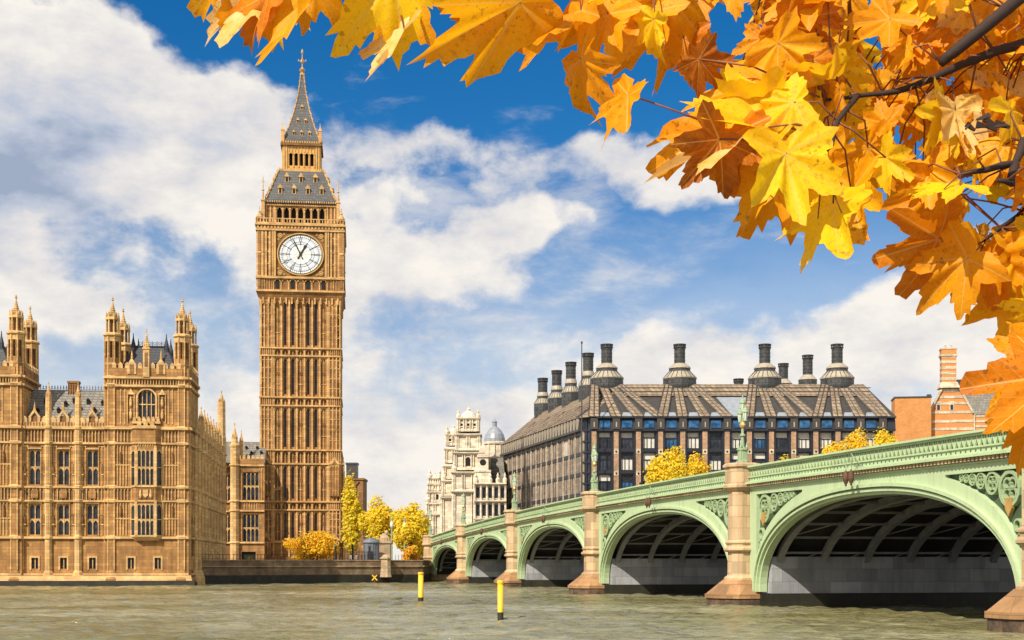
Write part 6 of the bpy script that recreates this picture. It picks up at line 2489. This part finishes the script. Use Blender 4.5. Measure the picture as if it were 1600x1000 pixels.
for px, coat, lab in ((549, 'cloth_pale', 'person in pale coat by the iron gate, left of the pair'), (557, 'cloth_pale', 'person in pale coat by the iron gate, right of the pair')):
    p = at(px, 880, 224)
    person((p.x, 224, 2.9), .4, M[coat], lab, 'people by the gate', 1.75)

# ================================================================== SMALL THINGS on the far embankment
p = at(580, 880, 226)
kk = empty('kiosk', (p.x, 226, 2.9), 0, 'blue grey kiosk with curved roof beside the quay pillar', 'kiosk')
m = MB()
m.lathe(0, 0, [(1.3, 0), (1.3, 3.6)], 20)
m.build('wall', M['kiosk'], kk, False)
m = MB()
for k in range(10):
    a = 2 * math.pi * k / 10
    m.lathe(1.32 * math.cos(a), 1.32 * math.sin(a), [(.05, .1), (.05, 3.6)], 5)
m.lathe(0, 0, [(1.45, 3.6), (1.45, 3.75), (1.2, 4.1), (.7, 4.4), (.05, 4.5)], 20)
m.build('roof', M['kiosk'], kk)
m = MB()
m.box(-.45, .45, -1.36, -1.2, .05, 2.2)
m.build('door', M['blue_black'], kk)
p = at(601, 880, 230)
mo = empty('stone_monument', (p.x, 230, 2.9), 0, 'pale stone pedestal with a crouching statue behind the quay wall', 'monument')
m = MB()
m.sq(0, 0, [(1.3, 0), (1.3, .5), (1.05, .8), (1.05, 3.4), (1.25, 3.6), (1.25, 3.9), (1.0, 4.0)])
m.build('pedestal', M['quay_top'], mo)
m = MB()
m.lathe(0, 0, [(.9, 4.0), (.85, 4.5), (.55, 5.0), (.35, 5.3)], 12, 0, 0, 1, .7)
m.lathe(.35, -.1, [(.1, 5.0), (.3, 5.2), (.34, 5.5), (.2, 5.8), (.02, 5.9)], 10)
m.tube([(.3, -.2, 5.0), (.7, -.4, 4.5), (.85, -.5, 4.05)], .16, 6, 0, .12)
m.tube([(-.6, 0, 4.3), (-1.0, .1, 4.4), (-1.0, .1, 4.9)], .1, 6, 0, .06)
m.build('statue', M['quay_top'], mo)
p = at(551, 880, 221)
ga = empty('iron_gate', (p.x, 221, 2.9), 0, 'black iron gate and railing right of the clock tower base', 'gate')
m = MB()
for k in range(22):
    x = -2.6 + k * .25
    m.tube([(x, 0, 0), (x, 0, 2.2 + .5 * math.cos((x) * .8))], .03, 4)
for z in (.3, 1.2, 2.0):
    m.box(-2.7, 2.8, -.03, .03, z, z + .07)
m.build('railing', M['black'], ga)
m = MB()
for x in (-2.8, 0, 2.8):
    m.sq(x, 0, [(.16, 0), (.16, 2.9), (.22, 2.95), (.05, 3.4)])
m.build('gate_post', M['black'], ga)
# two small embankment lamps behind the quay
lp = None
for px, yt, Yw, lab in ((612, 812, 238, 'small green embankment lamp left of the abutment, nearer the monument'), (632, 806, 244, 'small green embankment lamp left of the abutment, nearer the bridge')):
    p = at(px, 880, Yw)
    if lp is None:
        lp = empty('embankment_lamp', (p.x, Yw, 2.9))
        m = MB()
        m.lathe(0, 0, [(.35, 0), (.3, .6), (.14, .8), (.1, 5.2), (.18, 5.4)], 8)
        m.build('post', M['lamp_green'], lp)
        m = MB()
        m.lathe(0, 0, [(.12, 5.4), (.24, 5.6), (.26, 5.9), (.2, 6.2), (.05, 6.4)], 10)
        lo_ = m.build('lantern', M['lamp_glass'], lp)
        m = MB()
        m.lathe(0, 0, [(.2, 6.42), (.12, 6.6), (.16, 6.7), (.03, 7.1)], 8)
        m.build('lantern_frame', M['lamp_green'], lo_)
        o = lp
    else:
        o = copy_tree(lp)
    o.location = (p.x, Yw, 2.9)
    o.scale = (1.2, 1.2, 1.2)
    tag(o, lab, 'street lamp', 'lamps on the far embankment')


# ================================================================== THE MAPLE near the viewer
def maple_leaf_mat(name, c_main, c_alt, c_edge, trans=0.38):
    m, g, bs, co, out = new_mat(name)
    uv = g.n('ShaderNodeUVMap')
    sep = g.n('ShaderNodeSeparateXYZ')
    g.link(uv.outputs[0], sep.inputs[0])
    u = g.m('ABSOLUTE', g.m('SUBTRACT', sep.outputs[0], 0.5))
    v = g.m('SUBTRACT', sep.outputs[1], 0.25)
    n1 = g.noise(co, 11, 4, 0.6)
    n2 = g.noise(co, 60, 4, 0.65)
    n3 = g.noise(co, 220, 2, 0.5)
    c = g.mix(g.ramp(n1, [(0.36, 0.0), (0.64, 1.0)]), c_main, c_alt)
    r = g.m('SQRT', g.m('ADD', g.m('MULTIPLY', u, u), g.m('MULTIPLY', v, v)))
    e = g.m('MULTIPLY', g.ramp(g.m('ADD', r, g.m('MULTIPLY', g.m('SUBTRACT', n2, 0.5), 0.5)), [(0.28, 0.0), (0.52, 1.0)]), 0.65)
    c = g.mix(e, c, c_edge)
    c = g.mix(g.m('MULTIPLY', g.ramp(n2, [(0.56, 0.0), (0.72, 1.0)]), 0.6), c, tuple(q * 0.45 for q in c_alt))
    c = g.mix(g.m('MULTIPLY', g.ramp(n3, [(0.45, 0.0), (0.7, 1.0)]), 0.25), c, tuple(q * 0.5 for q in c_main))
    n5 = g.noise(g.mapping(co, (1, 1, 1), (5, 3, 9)), 95, 2, 0.5)
    n6 = g.noise(g.mapping(co, (1, 1, 1), (2, 8, 1)), 9, 3, 0.6)
    c = g.mix(g.m('MULTIPLY', g.m('MULTIPLY', g.ramp(n5, [(0.60, 0.0), (0.66, 1.0)]), g.ramp(n6, [(0.44, 0.0), (0.6, 1.0)])), 0.75), c, (0.20, 0.075, 0.012))
    # radiating veins
    vein = None
    for a in (0.0, 46.0, 104.0):
        ca, sa = math.cos(R(a)), math.sin(R(a))
        d = g.m('ABSOLUTE', g.m('SUBTRACT', g.m('MULTIPLY', u, ca), g.m('MULTIPLY', v, sa)))
        t = g.m('ADD', g.m('MULTIPLY', u, sa), g.m('MULTIPLY', v, ca))
        k = g.m('MULTIPLY', g.m('LESS_THAN', d, g.m('SUBTRACT', 0.0075, g.m('MULTIPLY', t, 0.010))), g.m('GREATER_THAN', t, 0.0))
        # side veins
        sv = g.m('LESS_THAN', g.m('FRACT', g.m('MULTIPLY', g.m('SUBTRACT', t, g.m('MULTIPLY', d, 1.1)), 13.0)), 0.10)
        k2 = g.m('MULTIPLY', g.m('MULTIPLY', sv, g.m('LESS_THAN', d, g.m('MULTIPLY', t, 0.42))), 0.35)
        kk_ = g.m('MAXIMUM', k, k2)
        vein = kk_ if vein is None else g.m('MAXIMUM', vein, kk_)
    c = g.mix(g.m('MULTIPLY', vein, 0.5), c, (0.80, 0.55, 0.16))
    g.link(c, bs.inputs['Base Color'])
    bs.inputs['Roughness'].default_value = 0.5
    bs.inputs['Specular IOR Level'].default_value = 0.2
    bump(g, bs, g.m('ADD', g.m('MULTIPLY', vein, -0.8), n2), 0.5, 0.004)
    tr = g.n('ShaderNodeBsdfTranslucent')
    g.link(g.mix(0.5, c, c_main), tr.inputs['Color'])
    mx = g.n('ShaderNodeMixShader')
    mx.inputs[0].default_value = trans
    g.link(bs.outputs[0], mx.inputs[1])
    g.link(tr.outputs[0], mx.inputs[2])
    g.link(mx.outputs[0], out.inputs['Surface'])
    return m


LM = {
    'y': maple_leaf_mat('bright yellow maple leaf', (0.95, 0.68, 0.012), (0.94, 0.56, 0.010), (0.90, 0.46, 0.010), .5),
    'g': maple_leaf_mat('golden maple leaf', (0.90, 0.46, 0.006), (0.84, 0.35, 0.005), (0.74, 0.27, 0.005), .45),
    'o': maple_leaf_mat('orange maple leaf', (0.86, 0.39, 0.004), (0.78, 0.30, 0.004), (0.68, 0.22, 0.005), .5),
    'd': maple_leaf_mat('dark orange maple leaf', (0.72, 0.25, 0.004), (0.58, 0.17, 0.005), (0.44, 0.11, 0.006), .40),
    'b': maple_leaf_mat('russet maple leaf', (0.50, 0.16, 0.006), (0.34, 0.09, 0.006), (0.22, 0.05, 0.006), .35),
    'c': maple_leaf_mat('pale dry maple leaf', (0.84, 0.62, 0.26), (0.80, 0.44, 0.07), (0.62, 0.28, 0.03), .35),
}
HALF = [(0, 1.0), (3, .92), (7, .88), (8, .79), (13, .80), (15, .70), (19, .62), (24, .55), (28, .56), (31, .66), (35, .72), (37, .82), (42, .86), (46, .97),
        (49, .88), (54, .85), (56, .76), (61, .73), (64, .63), (70, .55), (76, .48), (82, .52), (87, .60), (93, .62), (97, .69), (105, .76), (109, .67), (115, .62), (119, .54), (127, .49), (133, .40), (144, .33), (158, .25), (170, .16)]
OUT = [(a, r) for a, r in HALF] + [(-a, r) for a, r in reversed(HALF[1:])]
TREE0 = Vector((5.6, 1.4, 1.5))
maple = empty('maple_tree', TREE0, 0, 'maple tree with hanging orange and yellow autumn leaves close to the viewer', 'tree')
rl_ = random.Random(11)


def leaf_geo(size, fold, curl, wavy, seed, sx=1.0):
    """curved maple blade: joint at the origin, tip along +y, face +z"""
    rnd = random.Random(seed)
    ph = rnd.uniform(0, 6)
    asym = rnd.uniform(-.12, .12)
    vs, uv = [(0, 0, 0)], [(0.5, 0.25)]
    rings = (.3, .6, .82, 1.0)
    jit = [1 + rnd.uniform(-.11, .06) for _ in OUT]
    for q in rings:
        for k, (a, r) in enumerate(OUT):
            t = R(a)
            rr = (r if q > .9 else min(r, .42 + .58 * r)) * q * (jit[k] if q == 1 else 1)
            x, y = math.sin(t) * rr * (1 + asym * math.copysign(1, a)), math.cos(t) * rr
            z = -curl * (x * x * .7 + max(0, y) ** 2 * .9 + (.3 * y * y if y < 0 else 0)) + fold * abs(x)
            z += wavy * rr * rr * math.sin(t * 5 + ph) * .5 + wavy * .25 * rr * math.sin(t * 11 + ph * 2)
            z -= .05 * rr * math.cos(t * 7.4)
            vs.append((x * size * sx, y * size, z * size))
            uv.append((x * .5 + .5, y * .5 + .25))
    n = len(OUT)
    fs = [(0, 1 + (k + 1) % n, 1 + k) for k in range(n)]
    for j in range(len(rings) - 1):
        o0, o1 = 1 + j * n, 1 + (j + 1) * n
        for k in range(n):
            k2 = (k + 1) % n
            fs.append((o0 + k, o0 + k2, o1 + k2, o1 + k))
    return vs, fs, uv


def leaf_frame(base, tip_dir, yaw):
    """orient a blade: tip along tip_dir, face turned towards the open side (-y) and rolled by yaw"""
    t = tip_dir.normalized()
    n = Vector((0, -1, 0))
    n = (n - t * n.dot(t))
    n = n.normalized() if n.length > 1e-3 else Vector((0, 0, 1))
    n = Matrix.Rotation(yaw, 3, t) @ n
    x = t.cross(n).normalized()
    m = Matrix((x, t, n)).transposed().to_4x4()
    m.translation = base
    return m


def make_mesh(name, vs, fs, uvs, mats, mis=None):
    me = bpy.data.meshes.new(name)
    me.from_pydata(vs, [], fs)
    for m in mats:
        me.materials.append(m)
    if mis:
        me.polygons.foreach_set('material_index', mis)
    ul = me.uv_layers.new(name='UVMap')
    idx = [0] * len(me.loops)
    me.loops.foreach_get('vertex_index', idx)
    flat = []
    for i in idx:
        flat.extend(uvs[i])
    ul.data.foreach_set('uv', flat)
    me.polygons.foreach_set('use_smooth', [True] * len(fs))
    return me


twigs = MB()
stem_list = []


def blade(base, tip, yaw, depth, seed):
    """matrix and size of a blade from its joint and tip in the photograph and its distance"""
    rnd = random.Random(seed)
    pb = at(base[0], base[1], depth)
    pt = at(tip[0], tip[1], depth + rnd.uniform(-.05, .05))
    L = (pt - pb).length
    return leaf_frame(pb, pt - pb, yaw), L


HAND = [
    # joint, tip, roll in degrees, colour, distance
    ((408, -6), (292, 44), 25, 'c', 2.70), ((392, -20), (338, 66), -20, 'o', 2.75), ((420, -8), (372, 82), 35, 'd', 2.65), ((500, -14), (392, 108), 62, 'g', 2.6),
    ((492, -30), (474, 44), -15, 'o', 2.8), ((445, -34), (415, 58), 30, 'y', 2.85), ((452, -20), (380, 30), -45, 'g', 2.9), ((355, -40), (335, 52), 30, 'o', 2.9),
    ((612, -42), (528, 86), -18, 'y', 2.6), ((618, -22), (590, 100), 10, 'g', 2.75), ((650, -42), (652, 50), 12, 'd', 2.85), ((632, 46), (576, 128), 58, 'c', 2.6),
        ((812, 4), (636, 104), -52, 'g', 2.55), ((806, -26), (772, 92), 22, 'o', 2.65), ((770, -34), (705, 72), -25, 'd', 2.75), ((908, 16), (796, 84), 58, 'o', 2.6), ((912, 12), (862, 78), 62, 'y', 2.65),
    ((950, 22), (905, 118), 30, 'g', 2.65), ((908, 92), (946, 182), 66, 'o', 2.6), ((982, 148), (930, 234), 60, 'o', 2.5), ((1000, -20), (950, 82), -15, 'o', 2.75), ((1010, 20), (968, 108), 20, 'g', 2.7),
    ((1030, -16), (1068, 138), -30, 'o', 2.7), ((1022, 30), (1020, 104), 60, 'y', 2.6), ((1000, -40), (1000, 60), 5, 'd', 2.95), ((1064, -40), (1042, 72), 15, 'o', 2.9),
    ((1092, 92), (1136, 146), 18, 'b', 2.6), ((1086, -30), (1112, 38), -10, 'o', 2.9), ((1140, -36), (1150, 34), 15, 'g', 2.9), ((1068, 60), (1072, 132), 25, 'd', 2.8),
    ((1124, 218), (1062, 298), -18, 'b', 2.45), ((1138, 216), (1134, 296), 28, 'd', 2.5), ((1118, 208), (1006, 258), 40, 'o', 2.55), ((1186, 200), (1066, 152), 45, 'y', 2.5), ((1196, 168), (1088, 196), -40, 'y', 2.55),
    ((1210, 146), (1076, 122), 40, 'g', 2.6), ((1164, 222), (1012, 238), 66, 'c', 2.5), ((1240, 160), (1140, 190), 20, 'y', 2.5), ((1190, 60), (1160, 118), 30, 'o', 2.7),
    ((1228, 240), (1250, 366), -8, 'y', 2.4), ((1224, 250), (1148, 352), 18, 'g', 2.5), ((1214, 262), (1166, 378), -35, 'o', 2.6), ((1302, 318), (1234, 428), 58, 'y', 2.45), ((1330, 300), (1346, 388), 48, 'g', 2.55), ((1276, 250), (1310, 350), 30, 'g', 2.6),
    ((1466, 372), (1362, 416), -40, 'd', 2.55), ((1512, 404), (1424, 484), 18, 'o', 2.5), ((1530, 396), (1490, 476), -25, 'g', 2.6), ((1544, 400), (1562, 500), 30, 'o', 2.6), ((1590, 400), (1598, 486), -20, 'g', 2.6), ((1470, 290), (1376, 330), -20, 'o', 2.6),
    ((1652, 586), (1540, 690), 34, 'd', 2.3), ((1640, 570), (1562, 738), 46, 'o', 2.35), ((1650, 566), (1524, 600), 50, 'o', 2.4), ((1660, 610), (1530, 660), 20, 'o', 2.5), ((1612, 460), (1560, 556), 25, 'g', 2.6), ((1626, 470), (1580, 520), -30, 'y', 2.5),
    ((1384, 246), (1424, 282), 50, 'y', 2.5), ((1356, 230), (1400, 300), 40, 'g', 2.6), ((1500, 290), (1420, 296), 66, 'y', 2.45), ((1390, 30), (1330, 80), 30, 'o', 2.6),
]
DENSE = [(1110, -20), (1700, -20), (1700, 500), (1560, 440), (1530, 400), (1450, 392), (1420, 330), (1400, 300), (1360, 270), (1320, 300), (1230, 310), (1180, 300), (1160, 230), (1110, 190), (1120, 160), (1150, 110), (1150, 70)]
HOLES = [(1355, 32, 34), (1385, 42, 28), (1475, 132, 26), (1362, 116, 22), (1290, 216, 26), (1385, 232, 26), (1418, 240, 22), (1345, 285, 30), (1532, 336, 36), (1568, 352, 26), (1180, 92, 30), (1150, 46, 34), (1585, 60, 22), (1510, 150, 10), (1480, 270, 16), (1590, 130, 14)]


def inside(p, poly):
    c = False
    for (x0, y0), (x1, y1) in zip(poly, poly[1:] + poly[:1]):
        if (y0 > p[1]) != (y1 > p[1]) and p[0] < (x1 - x0) * (p[1] - y0) / (y1 - y0) + x0:
            c = not c
    return c


AUTO = []
tries = 0
while len(AUTO) < 380 and tries < 20000:
    tries += 1
    bx, by = rl_.uniform(1080, 1680), rl_.uniform(-50, 480)
    ang = rl_.gauss(math.pi * .58, .75)        # mostly hanging, leaning to the left
    L = rl_.uniform(46, 92)
    tx, ty = bx + L * math.cos(ang), by + L * math.sin(ang)
    mid = ((bx + tx) / 2, (by + ty) / 2)
    if not (inside(mid, DENSE) and inside((tx, ty), DENSE) and (inside((bx, by), DENSE) or by < 0)):
        continue
    if any(math.hypot(mid[0] - h[0], mid[1] - h[1]) < h[2] + L * .36 for h in HOLES):
        continue
    col = rl_.choices('yogdbc', weights=(4, 9, 7, 1.6, .3, .3))[0]
    if mid[0] < 1330 and 130 < mid[1] < 330:
        col = rl_.choices('yogdbc', weights=(7, 3, 5, 1, .5, .8))[0]
    AUTO.append(((bx, by), (tx, ty), rl_.gauss(0, 38), col, rl_.uniform(2.55, 3.45)))
AUTO.sort(key=lambda a: a[4])
nparts = 100 - len(HAND)
bulk_v, bulk_f, bulk_uv, bulk_m = [], [], [], []
keys = 'ygodbc'
allv = HAND + AUTO
for i, (b_, t_, yaw, col, dep) in enumerate(allv):
    mtx, L = blade(b_, t_, R(yaw), dep, i)
    rr = random.Random(1000 + i)
    vs, fs, uv = leaf_geo(L, rr.uniform(.05, .42), rr.uniform(-.12, .50), rr.uniform(.08, .30), i, rr.uniform(.80, 1.0) if L < .2 else .62)
    vs = [tuple(mtx @ Vector(v) - TREE0) for v in vs]
    if i < 100:
        me = make_mesh('leaf', vs, fs, uv, [LM[col]])
        o = bpy.data.objects.new('leaf', me)
        COL.objects.link(o)
        o.parent = maple
    else:
        k = len(bulk_v)
        bulk_v += vs
        bulk_f += [tuple(q + k for q in f) for f in fs]
        bulk_uv += uv
        bulk_m += [keys.index(col)] * len(fs)
    stem_list.append((at(b_[0], b_[1], dep), dep, i))
me = make_mesh('leaves', bulk_v, bulk_f, bulk_uv, [LM[c] for c in keys], bulk_m)
bo = bpy.data.objects.new('leaves', me)
COL.objects.link(bo)
bo.parent = maple
bo['kind'] = 'stuff'


# branches: heavy limb outside the frame, thin ones among the leaves
def limb(px_pts, r0, r1, mb, n=7):
    pts = [at(x, y, d) - TREE0 for x, y, d in px_pts]
    # soften the polyline a little
    sm_ = [pts[0]]
    for a, b in zip(pts, pts[1:]):
        sm_ += [a + (b - a) * .5 + Vector((random.uniform(-.006, .006),) * 3), b]
    mb.tube(sm_, r0, n, 0, r1)
    return [p + TREE0 for p in sm_]


tk = MB()
tk.tube([(0, 0, -.1), (.02, .0, .5), (-.02, .05, 1.6), (.05, .1, 3.0), (.0, .2, 4.6), (.1, .2, 6.5)], .26, 12, 0, .12)
tk.build('trunk', M['bark'], maple, True)
bm = MB()
root_px = lambda v: v
main = [
    [(1760, 20, 2.75), (1660, 60, 2.7), (1600, 68, 2.68), (1555, 80, 2.66), (1500, 102, 2.64), (1430, 134, 2.62), (1380, 146, 2.62), (1340, 150, 2.62), (1290, 156, 2.6)],
    [(1700, -90, 2.75), (1572, 14, 2.58), (1488, 84, 2.56), (1470, 98, 2.57)],
    [(1780, 190, 2.8), (1650, 200, 2.65), (1598, 222, 2.55), (1586, 256, 2.52), (1540, 266, 2.5), (1500, 272, 2.5)],
    [(1586, 256, 2.52), (1580, 288, 2.5), (1560, 282, 2.49)],
    [(1340, 150, 2.62), (1308, 190, 2.5), (1300, 226, 2.45), (1276, 252, 2.42)],
    [(1740, -120, 2.9), (1450, -60, 2.8), (1200, -45, 2.8), (1000, -50, 2.75), (820, -55, 2.72), (620, -60, 2.7), (430, -50, 2.7)],
    [(1780, 420, 2.7), (1660, 470, 2.5), (1630, 540, 2.4)],
    [(1650, 200, 2.65), (1600, 330, 2.65), (1530, 380, 2.6)],
]
rads = [(.013, .003), (.014, .010), (.013, .004), (.009, .004), (.006, .003), (.020, .006), (.012, .004), (.008, .003)]
nodes = []
for pts, (a, b) in zip(main, rads):
    nodes += limb(pts, a, b, bm)
# heavy connections to the trunk
for px, py, d, z in ((1760, 20, 2.75, 2.6), (1700, -90, 2.75, 3.0), (1780, 190, 2.8, 2.3), (1740, -120, 2.9, 3.2), (1780, 420, 2.7, 1.9)):
    p = at(px, py, d) - TREE0
    bm.tube([(0, .05, z - .4), (p.x * .5, p.y * .5 + .05, (p.z + z) / 2 - .1), p], .07, 8, 0, .02)
bm.build('branch', M['wood_dark'], maple, True)
# leaf stalks run from the blade joint back to the nearest twig
st = MB()
for p, dep, i in stem_list:
    q = min(nodes, key=lambda n_: (n_ - p).length)
    d = q - p
    if d.length > .34:
        d = d.normalized() * rl_.uniform(.12, .22)
    mid = p + d * .5 + Vector((rl_.uniform(-.02, .02), 0, rl_.uniform(.0, .03)))
    st.tube([p - TREE0, mid - TREE0, p + d - TREE0], .0016, 5, 0, .0022)
st.build('leaf_stalks', M['twig'], maple, True)['kind'] = 'stuff'
# extra fine twigs and a cluster of dark winged seeds among the leaves
for k in range(26):
    n_ = rl_.choice(nodes[:60])
    a = n_ - TREE0
    v = Vector((rl_.uniform(-1, .6), rl_.uniform(-.5, .1), rl_.uniform(-.7, .6))).normalized() * rl_.uniform(.05, .13)
    tw = MB()
    tw.tube([a, a + v * .5 + Vector((0, 0, .01)), a + v], .0022, 5, 0, .0012)
    tw.build('twig', M['twig'], maple, True)
sd2 = MB()
for k in range(9):
    c = at(1536 + rl_.uniform(-34, 34), 192 + rl_.uniform(-9, 9), 2.44) - TREE0
    a = rl_.uniform(0, 3.1)
    t = Vector((math.cos(a), 0, math.sin(a) * .5))
    s_ = Vector((-t.z, .3, t.x))
    L = rl_.uniform(.010, .016)
    sd2.hexa([c - t * L - s_ * .002, c + t * L - s_ * .006, c + t * L + s_ * .006, c - t * L + s_ * .002] + [q + Vector((0, -.005, 0)) for q in (c - t * L - s_ * .002, c + t * L - s_ * .006, c + t * L + s_ * .006, c - t * L + s_ * .002)])
sd2.build('seed_cluster', M['wood_dark'], maple)
